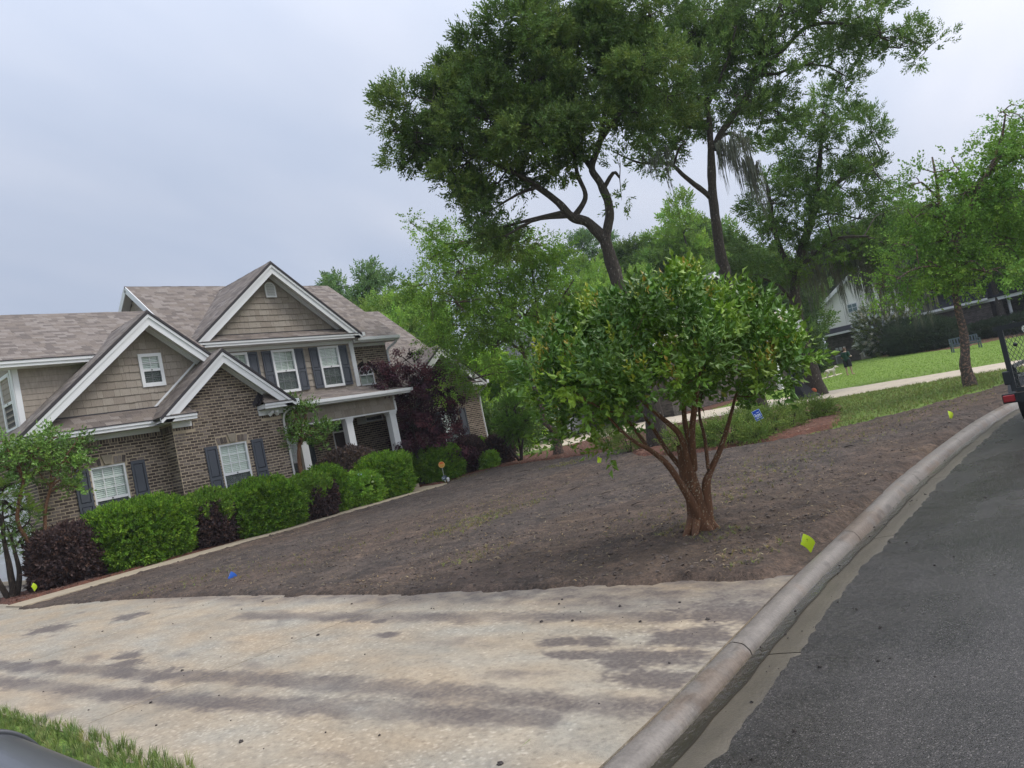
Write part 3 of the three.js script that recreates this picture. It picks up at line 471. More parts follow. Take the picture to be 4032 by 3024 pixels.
function shutter(f, u, v, w, h, m = M.shutter) {
  const M4 = new THREE.Matrix4().makeBasis(f.u, V(0, 1, 0), f.n).setPosition(f.o), c = 0.055, split = v + h * 0.47;
  const g = [box2(u, u + c, v, v + h, 0.008, 0.04), box2(u + w - c, u + w, v, v + h, 0.008, 0.04), box2(u + c, u + w - c, v + h - 0.09, v + h, 0.008, 0.04), box2(u + c, u + w - c, v, v + 0.1, 0.008, 0.04), box2(u + c, u + w - c, split - 0.045, split + 0.045, 0.008, 0.04)].map(q => q.applyMatrix4(M4));
  const s = hp('shutter', g, m);
  for (const [a, b] of [[v + 0.1, split - 0.045], [split + 0.045, v + h - 0.09]]) { const P = new THREE.BoxGeometry(w - 2 * c, b - a, 0.022), q = P.attributes.position; for (let i = 0; i < q.count; i++) if (q.getZ(i) > 0) { q.setX(i, q.getX(i) * 0.82); q.setY(i, q.getY(i) * 0.93); } P.computeVertexNormals(); hp('raised_panel', P.translate(u + w / 2, (a + b) / 2, 0.02).applyMatrix4(M4), m, s); }
}
// sloping white rake with a shadow board and dark shingle edge, in the plane z
function rake(ax, ay, bx, by, z, dep = 0.45) {
  const sl = (ay - by) / (ax - bx), P = (t0, t1, z0, z1) => prism(t1 > 0.16 ? [V(ax, ay - t0, z0), V(bx, by - Math.min(t0, 0.14), z0), V(bx, by - 0.15, z0), V(bx + (t1 - 0.15) / sl, by - 0.15, z0), V(ax, ay - t1, z0)] : [V(ax, ay - t0, z0), V(bx, by - t0, z0), V(bx, by - t1, z0), V(ax, ay - t1, z0)], V(0, 0, z1 - z0));
  const r = hp('rake_board', [P(0.10, 0.40, z, z - 0.03), P(0.075, 0.185, z + 0.032, z + 0.002)], M.white);
  hp('shingle_edge', P(-0.005, 0.073, z + 0.055, z + 0.005), M.drip, r);
  hp('soffit', P(0.19, 0.215, z - 0.032, z - dep), M.soffit, r);
  hp('frieze', P(0.225, 0.37, z - dep + 0.045, z - dep + 0.012), M.white, r);
}
// level eave across a gable foot: fascia, soffit, frieze
function eave(x0, x1, yTop, z, zWall, { frieze = true } = {}) {
  const e = hp('fascia', [box2(x0, x1, yTop - 0.15, yTop - 0.01, z - 0.03, z), box2(x0, x1, yTop - 0.07, yTop - 0.005, z + 0.002, z + 0.03)], M.white);
  hp('drip_edge', box2(x0 + 0.01, x1 - 0.01, yTop - 0.004, yTop + 0.02, z - 0.05, z + 0.045), M.drip, e);
  hp('soffit', box2(x0, x1, yTop - 0.15, yTop - 0.13, zWall, z - 0.03), M.soffit, e);
  if (frieze) hp('frieze', box2(x0 + 0.3, x1 - 0.05, yTop - 0.27, yTop - 0.15, zWall + 0.002, zWall + 0.03), M.white, e);
}
const P84 = 0.84;
// ---- wing A: garage wing with the wide shake gable
{
  const z = -21.36, f = frameZ(z), win = [7.34, 1.16, 8.21, 2.87], gw = [9.02, 4.81, 9.66, 5.74];
  const wall = hp('brick_wall', slab(f, [[6.1, 0], [9.6, 0], [9.6, 3.8], [6.1, 3.8]], [win]), M.mortar);
  bricks(wall, f, () => [6.1, 9.33], 0.12, 3.43, [win, [7.3, 2.87, 8.26, 3.1]], 3); soldier(wall, f, 6.1, 9.33, 3.44, 0.17, 3); jackArch(wall, f, 7.31, 8.25, 2.89, 0.185, 3);
  windowPart(f, win[0], win[1], win[2] - win[0], win[3] - win[1]); shutter(f, 6.93, 1.15, 0.36, 1.72); shutter(f, 8.34, 1.15, 0.36, 1.72);
  hp('window_sill', box2(7.28, 8.27, 1.07, 1.15, z - 0.05, z + 0.05), M.mortar);
  // side wall with the garage door
  const fs = frameX(6.1), door = [-27.4, 0.35, -22.5, 2.75];
  const side = hp('brick_wall', slab(fs, [[-29, 0], [-21.512, 0], [-21.512, 3.8], [-29, 3.8]], [door]), M.mortar); bricks(side, fs, () => [-29, -21.36], 0.12, 3.7, [door], 1.5);
  const gd = hp('garage_door', box2(6.2, 6.24, 0.35, 2.75, -27.4, -22.5), M.white); for (let i = 0; i < 4; i++) { for (let k = 0; k < 8; k++) hp('door_panel', rbox(0.03, 0.44, 0.52, 0.012, 6.195, 0.65 + i * 0.6, -22.83 - k * 0.605), M.white, gd); }
  hp('door_frame', [box2(6.085, 6.2, 0.3, 2.86, -22.5, -22.39), box2(6.085, 6.2, 2.75, 2.86, -27.4, -22.5)], M.white, gd);
  hp('wall_body', [box2(6.26, 12.6, 0, 3.7, -29, -21.52), box2(6.1, 12.6, 0, 3.8, -30, -29.0)], M.room);
  // gable face
  const ax = 9.27, ay = 6.83, gz = -20.82, ly = 3.82, lx = ax - (ay - ly) / P84;
  const face = hp('gable_wall', slab(f, [[6.15, 3.81], [12.4, 3.81], [ax, 6.6]], [gw]), M.siding);
  tabs('shakes', face, V(0, 0, z), V(1, 0, 0), V(0, 1, 0), V(0, 0, 1), t => { const hw = (ay - 0.36 - t) / P84; return [Math.max(6.2, ax - hw), Math.min(11.3, ax + hw)]; }, 4.23, 6.6, { row: 0.205, widths: [0.1, 0.15, 0.2, 0.28], thick: 0.03, lap: 0.0, holes: [gw], out: 0.015, bias: 2 });
  hp('flashing', box2(6.2, 9.6, 4.19, 4.245, z + 0.03, z + 0.06), M.drip, face);
  windowPart(f, gw[0], gw[1], 0.64, 0.93, { cols: 2, rows: 2, proud: 0.02, casing: 0.09 });
  rake(ax, ay, lx, ly, gz, 0.52); rake(ax, ay, 10.9, ay - P84 * (10.9 - ax), gz, 0.52);
  eave(lx, 9.3, ly, gz, z);
  roofPlane('gable_foot_roof', V(lx + 0.2, ly + 0.01, gz + 0.02), V(9.3, ly + 0.01, gz + 0.02), V(9.3, 4.22, z + 0.02), V(lx + 0.6, 4.22, z + 0.02), { th: 0.03 });
  roofPlane('roof_slope', V(lx, ly, -29.5), V(lx, ly, gz + 0.04), V(ax, ay, gz + 0.04), V(ax, ay, -29.5));
  roofPlane('roof_slope', V(10.88, ay - P84 * (10.88 - ax), gz + 0.04), V(10.88, ay - P84 * (10.88 - ax), -24), V(ax, ay, -24), V(ax, ay, gz + 0.04));
  hp('left_fascia', box2(lx - 0.02, lx + 0.01, ly - 0.15, ly - 0.02, -29.5, gz), M.white); hp('left_soffit', box2(lx, 6.1, ly - 0.15, ly - 0.135, -29.5, gz - 0.03), M.soffit);
}
// ---- upper room over the garage, lap siding
{
  const z = -22.28, x0 = 6.25, ey = 5.9, ez = -21.88, p = 0.62, rz = -25.0, ry = ey + p * (ez - rz);
  const body = hp('upper_wall', box2(x0, 11.3, 3.9, 5.78, -28, z), M.siding);
  for (let y = 4.0, k = 0; y < 5.72; y += 0.152, k++) { const g = new THREE.BoxGeometry(5.05, 0.158, 0.022).rotateX(-0.07).translate(x0 + 2.53, y + 0.076, z + 0.014); hp('siding_board', g, M.siding, body); const s = new THREE.BoxGeometry(0.022, 0.158, 5.6).rotateZ(-0.07).translate(x0 - 0.012, y + 0.076, z - 2.8); hp('siding_board', s, M.siding, body); }
  hp('corner_board', [box2(x0 - 0.035, x0 + 0.11, 3.95, 5.76, z + 0.028, z + 0.05), box2(x0 - 0.05, x0 - 0.028, 3.95, 5.76, z - 0.11, z + 0.05)], M.white, body);
  windowPart(frameX(x0), -23.36, 4.2, 0.95, 1.5, { cols: 3, rows: 2, proud: 0.03, casing: 0.09 });
  const e = hp('fascia', [box2(5.86, 11.2, ey - 0.16, ey - 0.01, ez - 0.03, ez), box2(5.86, 11.2, ey - 0.08, ey - 0.005, ez + 0.002, ez + 0.03)], M.white);
  hp('soffit', box2(5.86, 11.2, ey - 0.165, ey - 0.15, z, ez - 0.03), M.soffit, e);
  hp('drip_edge', box2(5.86, 11.2, ey - 0.004, ey + 0.02, ez - 0.05, ez + 0.045), M.drip, e);
  roofPlane('roof_slope', V(5.86, ey, ez + 0.03), V(11.25, ey, ez + 0.03), V(11.25, ry, rz), V(5.86, ry, rz), { bias: 1.4 });
  roofPlane('roof_slope', V(11.25, ey, 2 * rz - ez), V(5.86, ey, 2 * rz - ez), V(5.86, ry, rz), V(11.25, ry, rz));
  hp('gable_end', prism([V(x0, 5.7, z), V(x0, 5.7, 2 * rz - z), V(x0, ry - 0.2, rz)], V(0.1, 0, 0)), M.siding);
  hp('rake_board', [bar(V(5.85, ey - 0.08, ez), V(5.85, ry - 0.08, rz), 0.03, 0.18, V(0, 1, 0)), bar(V(5.85, ey - 0.08, 2 * rz - ez), V(5.85, ry - 0.08, rz), 0.03, 0.18, V(0, 1, 0))], M.white);
}
// ---- wing B: the small brick gable
{
  const z = -20.74, f = frameZ(z), win = [10.52, 1.16, 11.39, 2.87], ax = 10.91, ly = 3.82, hw = 2.04, ay = ly + hw * P84, gz = -20.28;
  const wall = hp('brick_wall', slab(f, [[9.33, 0], [12.73, 0], [12.73, 3.85], [ax, ay - 0.12], [9.33, 3.85]], [win]), M.mortar);
  const span = t => { const h = (ay - 0.12 - t) / P84; return [Math.max(9.33, ax - h), Math.min(12.73, ax + h)]; };
  bricks(wall, f, span, 0.12, 5.3, [win, [10.48, 2.87, 11.44, 3.1], [9.33, 3.43, 9.93, 3.62], [12.0, 3.43, 12.73, 3.62]], 3); soldier(wall, f, 9.33, 9.93, 3.44, 0.17, 3); soldier(wall, f, 12.0, 12.73, 3.44, 0.17, 3);
  jackArch(wall, f, 10.49, 11.43, 2.89, 0.185, 3);
  windowPart(f, win[0], win[1], win[2] - win[0], win[3] - win[1]); shutter(f, 10.1, 1.15, 0.36, 1.72); shutter(f, 11.52, 1.15, 0.36, 1.72);
  hp('window_sill', box2(10.46, 11.45, 1.07, 1.15, z - 0.05, z + 0.05), M.mortar);
  const fj = frameX(9.33), jog = hp('brick_wall', slab(fj, [[-21.36, 0], [-20.892, 0], [-20.892, 3.8], [-21.36, 3.8]], []), M.mortar); bricks(jog, fj, () => [-21.36, z], 0.12, 3.43, [], 3); soldier(jog, fj, -21.36, z, 3.44, 0.17, 2);
  hp('wall_body', [box2(9.5, 12.7, 0, 3.9, -24, z - 0.16), box2(12.58, 12.73, 0, 3.85, -24, z - 0.155)], M.mortar);
  rake(ax, ay, ax - hw, ly, gz, 0.44); rake(ax, ay, ax + hw, ly, gz, 0.44);
  roofPlane('roof_slope', V(ax - hw, ly, -21.9), V(ax - hw, ly, gz + 0.04), V(ax, ay, gz + 0.04), V(ax, ay, -21.9), { bias: 1.5 });
  roofPlane('roof_slope', V(ax + hw, ly, gz + 0.04), V(ax + hw, ly, -23), V(ax, ay, -23), V(ax, ay, gz + 0.04));
  // boxed returns at the two feet, each with its little hipped roof and flashing
  for (const [a, b] of [[8.87, 9.86], [11.92, 12.95]]) {
    const r = hp('eave_return', [box2(a, b, ly - 0.15, ly - 0.01, gz - 0.03, gz), box2(a, b, ly - 0.07, ly - 0.005, gz + 0.002, gz + 0.03), box2(a, b, ly - 0.15, ly - 0.135, z + 0.01, gz - 0.03), box2(Math.max(a, 9.33), Math.min(b, 12.72), ly - 0.3, ly - 0.15, z + 0.01, z + 0.06), ...(a < 9 ? [box2(b - 0.03, b, ly - 0.15, ly - 0.01, z, gz - 0.03)] : [box2(a, a + 0.03, ly - 0.15, ly - 0.01, z, gz - 0.03)])], M.white);
    const q = a < 9 ? [V(a + 0.25, ly, gz + 0.03), V(b + 0.04, ly, gz + 0.03), V(b - 0.28, ly + 0.36, z + 0.03), V(a + 0.45, ly + 0.36, z + 0.03)] : [V(a - 0.04, ly, gz + 0.03), V(b - 0.25, ly, gz + 0.03), V(b - 0.45, ly + 0.36, z + 0.03), V(a + 0.28, ly + 0.36, z + 0.03)];
    roofPlane('return_roof', ...q, { th: 0.03 });
    hp('drip_edge', box2(a + 0.02, b + 0.03 * (a < 9 ? 1 : 0), ly - 0.004, ly + 0.018, gz - 0.02, gz + 0.045), M.drip, r);
    const s = a < 9 ? 1 : -1, e = a < 9 ? b : a; hp('flashing', prism([V(e + 0.04 * s, ly + 0.01, z + 0.32), V(e + 0.04 * s, ly + 0.01, z + 0.03), V(e - 0.28 * s, ly + 0.37, z + 0.03)], V(0, 0.012, 0)), M.drip, r);
    hp('step_flashing', prism([V(e + 0.09 * s, ly - 0.02, z + 0.035), V(e - 0.26 * s, ly + 0.38, z + 0.035), V(e - 0.2 * s, ly + 0.5, z + 0.035), V(e + 0.16 * s, ly + 0.08, z + 0.035)], V(0, 0, 0.01)), M.drip, r);
  }
  hp('roof_trim', bar(V(8.9, 3.95, -21.33), V(10.75, 3.95 + 1.85 * P84, -21.33), 0.03, 0.05, V(-P84, 1, 0).normalize()), M.white);
  // flood lamps under the right return
  const l = hp('flood_light', cyl(0.05, 0.05, 0.03, 12, 12.33, 3.6, -20.64), M.whiteGloss); for (const s of [-1, 1]) hp('lamp_head', new THREE.CylinderGeometry(0.045, 0.06, 0.15, 12).rotateX(0.9).rotateZ(s * 0.6).translate(12.33 + s * 0.1, 3.54, -20.55), M.whiteGloss, l);
  // gutter end and downspout at the porch side
  hp('downspout', [tube([[12.95, 3.74, -20.42], [12.95, 3.66, -20.5], [12.76, 3.5, -20.66], [12.7, 3.36, -20.7], [12.7, 2.4, -20.7], [12.7, 0.3, -20.7]], 0.035, 0.035, 8, 24)], M.soffit);
  hp('gutter_end', box2(12.93, 13.06, 3.7, 3.86, -20.5, -20.24), M.white);
}
// ---- two storey block D with the high shake gable, and the arched-window bay E
{
  const z = -22.9, f = frameZ(z), ax = 14.4, ay = 8.81, ly = 6.17, hw = 3.19, gz = -22.45;
  const wins = [[12.27, 4.37, 13.15, 5.85], [14.02, 4.37, 14.9, 5.85], [15.86, 4.37, 16.74, 5.85]];
  const wall = hp('upper_wall', slab(f, [[11.4, 3.4], [17.4, 3.4], [17.4, 6.1], [11.4, 6.1]], wins), M.siding);
  const holes = wins.map(w => w.slice()); tabs('shakes', wall, V(0, 0, z), V(1, 0, 0), V(0, 1, 0), V(0, 0, 1), () => [11.4, 17.26], 4.05, 5.95, { row: 0.22, widths: [0.12, 0.18, 0.25], thick: 0.03, lap: 0, holes, out: 0.015, bias: 1.6 });
  for (const w of wins) { windowPart(f, w[0], w[1], 0.88, 1.48, { cols: 3, rows: 2, proud: 0.03, casing: 0.075 }); for (const u of [w[0] - 0.36, w[2] + 0.005]) shutter({ ...f, o: V(0, 0, z + 0.03) }, u, 4.38, 0.345, 1.46); }
  hp('corner_board', box2(17.25, 17.42, 4.2, 5.98, z + 0.0, z + 0.05), M.white, wall);
  const face = hp('gable_wall', slab(f, [[11.5, 6.1], [17.3, 6.1], [ax, 8.6]], []), M.siding);
  tabs('shakes', face, V(0, 0, z), V(1, 0, 0), V(0, 1, 0), V(0, 0, 1), t => { const h = (ay - 0.36 - t) / P84; return [ax - h, ax + h]; }, 6.46, 8.6, { row: 0.205, widths: [0.1, 0.15, 0.2, 0.28], thick: 0.03, lap: 0, out: 0.015, bias: 2, holes: [[14.26, 7.7, 14.64, 8.2]] });
  hp('flashing', box2(11.9, 16.9, 6.42, 6.475, z + 0.03, z + 0.06), M.drip, face);
  // louvred vent with a round head
  { const s = new THREE.Shape(); s.moveTo(-0.2, 0); s.lineTo(0.2, 0); s.lineTo(0.2, 0.34); s.absarc(0, 0.34, 0.2, 0, Math.PI); const h = new THREE.Path(); h.moveTo(-0.15, 0.05); h.lineTo(0.15, 0.05); h.lineTo(0.15, 0.34); h.absarc(0, 0.34, 0.15, 0, Math.PI); s.holes.push(h);
    const v = hp('gable_vent', new THREE.ExtrudeGeometry(s, { depth: 0.04, bevelEnabled: false }).translate(14.45, 7.68, z + 0.03), M.white); hp('vent_back', box(0.3, 0.46, 0.01, 14.45, 7.95, z + 0.03), M.room, v);
    for (let i = 0; i < 8; i++) { const y = 7.76 + i * 0.055, w = i < 5 ? 0.3 : 2 * Math.sqrt(Math.max(0.002, 0.0225 - (y - 8.02) ** 2)); hp('louvre', new THREE.BoxGeometry(w, 0.045, 0.008).rotateX(0.6).translate(14.45, y, z + 0.055), M.white, v); } }
  rake(ax, ay, ax - hw, ly, gz, 0.43); rake(ax, ay, ax + hw, ly, gz, 0.43); eave(ax - hw, ax + hw, ly, gz, z);
  roofPlane('gable_foot_roof', V(ax - hw + 0.2, ly + 0.01, gz + 0.02), V(ax + hw - 0.2, ly + 0.01, gz + 0.02), V(ax + hw - 0.5, 6.45, z + 0.02), V(ax - hw + 0.5, 6.45, z + 0.02), { th: 0.03 });
  roofPlane('roof_slope', V(ax - hw, ly, -25.6), V(ax - hw, ly, gz + 0.04), V(ax, ay, gz + 0.04), V(ax, ay, -26.3), { bias: 1.3 });
  roofPlane('roof_slope', V(ax + hw, ly, gz + 0.04), V(ax + hw, ly, -23.4), V(ax, ay, -26.3), V(ax, ay, gz + 0.04));
  hp('gutter_end', box2(17.6, 17.72, 6.06, 6.2, -22.6, -22.4), M.white);
  hp('wall_body', [box2(11.45, 17.38, 3.45, 6.1, -24.16, z - 0.16), box2(17.38, 19.18, 3.62, 6.0, -24.16, -23.36), box2(11.45, 19.18, 0, 6.1, -30, -24.17)], M.mortar);
  // bay E
  const ez = -23.2, fe = frameZ(ez), cx = 18.06, cy = 4.74, r = 0.34, hole = [cx - r, 4.33, cx + r, cy];
  const s = new THREE.Shape([[17.4, 3.62], [19.2, 3.62], [19.2, 5.95], [17.4, 5.95]].map(p => new THREE.Vector2(...p))); const hpth = new THREE.Path(); hpth.moveTo(cx - r, 4.33); hpth.lineTo(cx - r, cy); hpth.absarc(cx, cy, r, Math.PI, 0, true); hpth.lineTo(cx + r, 4.33); s.holes.push(hpth);
  const bay = hp('brick_wall', new THREE.ExtrudeGeometry(s, { depth: 0.15, bevelEnabled: false }).translate(0, 0, ez - 0.15), M.mortar);
  bricks(bay, fe, () => [17.42, 19.2], 3.9, 5.68, [[cx - r, 4.33, cx + r, cy], ...[0, 1, 2, 3, 4, 5].map(i => { const y = cy + i * 0.0813, q = Math.sqrt(Math.max(0, 0.53 ** 2 - (y - cy + 0.04) ** 2)); return [cx - q, y, cx + q, y + 0.0813]; })], 1); soldier(bay, fe, 17.42, 19.2, 5.69, 0.18);
  for (const [R0, n] of [[r + 0.05, 16], [r + 0.135, 20]]) for (let i = 0; i < n; i++) { const a = Math.PI * (i + 0.5) / n; K.bricks.add(new THREE.Matrix4().makeBasis(V(-Math.sin(a), Math.cos(a), 0).multiplyScalar(Math.PI * R0 / n - 0.014), V(Math.cos(a), Math.sin(a), 0).multiplyScalar(0.07), V(0, 0, 0.035)).setPosition(V(cx + R0 * Math.cos(a), cy + R0 * Math.sin(a), ez)), Math.floor(rr(1, 5)), bay, V(0, 0, 1)); }
  hp('keystone', prism([V(cx - 0.07, cy + r + 0.02, ez), V(cx + 0.07, cy + r + 0.02, ez), V(cx + 0.11, cy + r + 0.27, ez), V(cx - 0.11, cy + r + 0.27, ez)], V(0, 0, 0.05)), M.cast, bay);
  { const ring = (R, t) => { const q = new THREE.Shape(); q.absarc(0, 0, R, 0, Math.PI); const h = new THREE.Path(); h.absarc(0, 0, R - t, 0, Math.PI); q.holes.push(h); const g = new THREE.Shape(); g.moveTo(-R, 0); g.absarc(0, 0, R, Math.PI, 0, true); g.lineTo(R - t, 0); g.absarc(0, 0, R - t, 0, Math.PI); g.lineTo(-R, 0); return new THREE.ExtrudeGeometry(g, { depth: 0.03, bevelEnabled: false }).translate(cx, cy, ez - 0.06); };
    const arms = [ring(r, 0.04), ring(0.13, 0.02)]; for (const a of [36, 72, 108, 144]) { const t = a * Math.PI / 180; arms.push(bar(V(cx + 0.12 * Math.cos(t), cy + 0.12 * Math.sin(t), ez - 0.045), V(cx + r * Math.cos(t), cy + r * Math.sin(t), ez - 0.045), 0.02, 0.02)); }
    arms.push(box2(cx - r, cx + r, cy - 0.05, cy + 0.01, ez - 0.06, ez - 0.02), box2(cx - r, cx - r + 0.04, 4.33, cy, ez - 0.06, ez - 0.03), box2(cx + r - 0.04, cx + r, 4.33, cy, ez - 0.06, ez - 0.03), box2(cx - r, cx + r, 4.31, 4.37, ez - 0.07, ez + 0.02), box2(cx - 0.011, cx + 0.011, 4.35, cy, ez - 0.055, ez - 0.04));
    const w = hp('arched_window', arms, M.white); const gs = new THREE.Shape(); gs.moveTo(-r, 4.33 - cy); gs.lineTo(-r, 0); gs.absarc(0, 0, r, Math.PI, 0, true); gs.lineTo(r, 4.33 - cy); hp('pane', new THREE.ExtrudeGeometry(gs, { depth: 0.004, bevelEnabled: false }).translate(cx, cy, ez - 0.075), M.glass, w);
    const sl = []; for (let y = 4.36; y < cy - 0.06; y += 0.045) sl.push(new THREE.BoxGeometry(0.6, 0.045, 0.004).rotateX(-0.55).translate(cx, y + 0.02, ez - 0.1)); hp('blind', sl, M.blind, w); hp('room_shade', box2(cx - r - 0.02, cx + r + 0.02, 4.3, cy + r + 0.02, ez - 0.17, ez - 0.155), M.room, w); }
  const ge = hp('gutter', [box2(17.6, 19.62, 5.97, 6.08, -22.8, -22.72), box2(17.6, 19.62, 5.95, 5.97, -22.86, -22.74)], M.white); hp('fascia', box2(17.45, 19.62, 5.9, 6.05, -22.86, -22.81), M.white, ge); hp('soffit', box2(17.42, 19.6, 5.9, 5.915, ez, -22.86), M.soffit, ge); hp('frieze', box2(17.42, 19.2, 5.8, 5.9, ez + 0.002, ez + 0.03), M.white, ge);
  hp('downspout', tube([[19.5, 5.95, -22.8], [19.5, 5.86, -22.86], [19.24, 5.6, -23.15], [19.23, 5.45, -23.18], [19.23, 5.0, -23.18]], 0.045, 0.045, 8, 20), M.white);
  // main roof
  const rz = -26.4, ry = 9.05;
  roofPlane('roof_slope', V(11.15, 6.07, -22.8), V(19.62, 6.07, -22.8), V(19.45, ry, rz), V(11.15, ry, rz), { bias: 1.2 });
  roofPlane('roof_slope', V(19.45, 6.07, -30), V(11.15, 6.07, -30), V(11.15, ry, rz), V(19.45, ry, rz));
  hp('gable_end', prism([V(11.45, 5.9, -23), V(11.45, 5.9, -29.8), V(11.45, ry - 0.25, rz)], V(0.1, 0, 0)), M.siding);
  for (let i = 0; i < 9; i++) { const y = 7.4 + i * 0.16, hw = (ry - 0.25 - y) / 0.83; if (hw > 0.05) hp('siding_board', new THREE.BoxGeometry(0.02, 0.165, hw * 2).rotateZ(-0.08).translate(11.44, y, rz), M.siding); }
  const rk = hp('rake_board', [bar(V(11.16, 6.0, -22.75), V(11.16, ry - 0.09, rz), 0.03, 0.2, V(0, 1, 0)), bar(V(11.16, 6.0, -30), V(11.16, ry - 0.09, rz), 0.03, 0.2, V(0, 1, 0))], M.white); hp('soffit', [bar(V(11.31, 5.94, -22.75), V(11.31, ry - 0.15, rz), 0.28, 0.02, V(0, 1, 0)), bar(V(11.31, 5.94, -30), V(11.31, ry - 0.15, rz), 0.28, 0.02, V(0, 1, 0))], M.soffit, rk);
  hp('gable_end', prism([V(19.2, 5.5, -23.2), V(19.2, 5.5, -29.6), V(19.2, ry - 0.15, rz)], V(-0.1, 0, 0)), M.siding);
}
// ---- porch
{
  const z = -21.75, gy = 3.83, gz = -21.36;
  roofPlane('porch_roof', V(12.9, gy, gz), V(18.36, gy, gz), V(17.3, 4.27, -22.86), V(12.9, 4.27, -22.86), { bias: 1.2, th: 0.04 });
  roofPlane('porch_roof', V(18.36, gy, gz), V(18.36, gy, -23.1), V(17.45, 4.25, -23.1), V(17.3, 4.27, -22.86), { th: 0.04 });
  const g = hp('gutter', [box2(12.96, 18.42, gy - 0.1, gy + 0.0, gz + 0.03, gz + 0.1), box2(12.96, 18.42, gy - 0.12, gy - 0.1, gz - 0.02, gz + 0.08), box2(18.38, 18.46, gy - 0.11, gy, -23.1, gz + 0.1)], M.white); hp('fascia', [box2(12.9, 18.38, gy - 0.17, gy - 0.01, gz - 0.02, gz + 0.028), box2(18.34, 18.38, gy - 0.17, gy - 0.01, -23.1, gz - 0.02)], M.white, g); hp('soffit', box2(12.75, 18.34, gy - 0.17, gy - 0.155, -23.1, gz - 0.02), M.soffit, g);
  const beam = hp('porch_beam', [box2(12.74, 17.92, 3.15, 3.66, z - 0.3, z - 0.02), box2(17.62, 17.92, 3.15, 3.66, -23.2, z - 0.3)], M.siding);
  tabs('shakes', beam, V(0, 0, z - 0.02), V(1, 0, 0), V(0, 1, 0), V(0, 0, 1), () => [12.74, 17.86], 3.16, 3.66, { row: 0.25, widths: [0.12, 0.2, 0.3], thick: 0.026, lap: 0, out: 0.013, bias: 1.5 });
  hp('beam_trim', [box2(12.74, 17.94, 3.10, 3.15, z - 0.32, z + 0.015), box2(17.86, 17.94, 3.15, 3.66, z - 0.02, z + 0.02), box2(17.6, 17.94, 3.10, 3.15, -23.2, z - 0.32)], M.white, beam);
  hp('porch_ceiling', box2(12.73, 17.6, 3.2, 3.23, -24, z - 0.3), M.soffit);
  for (const x of [13.93, 15.82, 17.74]) { const c = hp('porch_column', box2(x - 0.13, x + 0.13, 0.36, 2.98, z - 0.29, z - 0.03), M.white); hp('capital', [box2(x - 0.145, x + 0.145, 2.98, 3.03, z - 0.305, z - 0.015), box2(x - 0.165, x + 0.165, 3.03, 3.1, z - 0.32, z + 0.0)], M.white, c); hp('plinth', box2(x - 0.16, x + 0.16, 0.36, 0.52, z - 0.32, z), M.white, c); }
  hp('porch_floor', box2(12.73, 18.1, 0.1, 0.36, -24.1, -21.55), M.walk);
  const ez = -24.0, f = frameZ(ez), door = [16.6, 0.36, 17.55, 3.17], win = [14.3, 1.15, 15.25, 2.87], hi = [18.2, 2.98, 19.05, 3.5];
  const wall = hp('brick_wall', slab(f, [[12.6, 0], [19.2, 0], [19.2, 3.6], [12.6, 3.6]], [door, win, hi]), M.mortar); bricks(wall, f, () => [12.7, 19.2], 0.36, 3.5, [door, win, hi], 0.6);
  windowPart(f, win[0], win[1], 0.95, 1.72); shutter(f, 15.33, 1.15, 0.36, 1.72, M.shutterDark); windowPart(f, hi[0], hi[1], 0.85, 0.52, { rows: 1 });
  const d = hp('front_door', box2(16.66, 17.49, 0.37, 2.78, ez - 0.1, ez - 0.05), mat(lin(0.035, 0.014, 0.012), 0.35)); for (const [a, b] of [[0.5, 1.3], [1.42, 2.0], [2.1, 2.65]]) for (const s of [16.74, 17.12]) hp('door_panel', rbox(0.3, b - a, 0.03, 0.01, s + 0.15, (a + b) / 2, ez - 0.045), mat(lin(0.03, 0.012, 0.011), 0.35), d);
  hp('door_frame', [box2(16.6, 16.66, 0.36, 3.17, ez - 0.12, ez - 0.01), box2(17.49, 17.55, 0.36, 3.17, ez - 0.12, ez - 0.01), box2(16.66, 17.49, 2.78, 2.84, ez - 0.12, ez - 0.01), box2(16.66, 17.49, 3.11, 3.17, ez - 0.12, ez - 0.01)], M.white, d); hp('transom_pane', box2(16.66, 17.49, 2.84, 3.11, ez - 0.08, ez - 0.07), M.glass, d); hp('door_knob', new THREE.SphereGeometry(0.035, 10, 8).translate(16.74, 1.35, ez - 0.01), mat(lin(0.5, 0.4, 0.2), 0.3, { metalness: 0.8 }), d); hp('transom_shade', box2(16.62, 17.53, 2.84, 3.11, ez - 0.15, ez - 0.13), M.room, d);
  hp('porch_sign', rbox(0.4, 0.24, 0.03, 0.01, 17.95, 3.06, ez + 0.05), M.soffit);
}
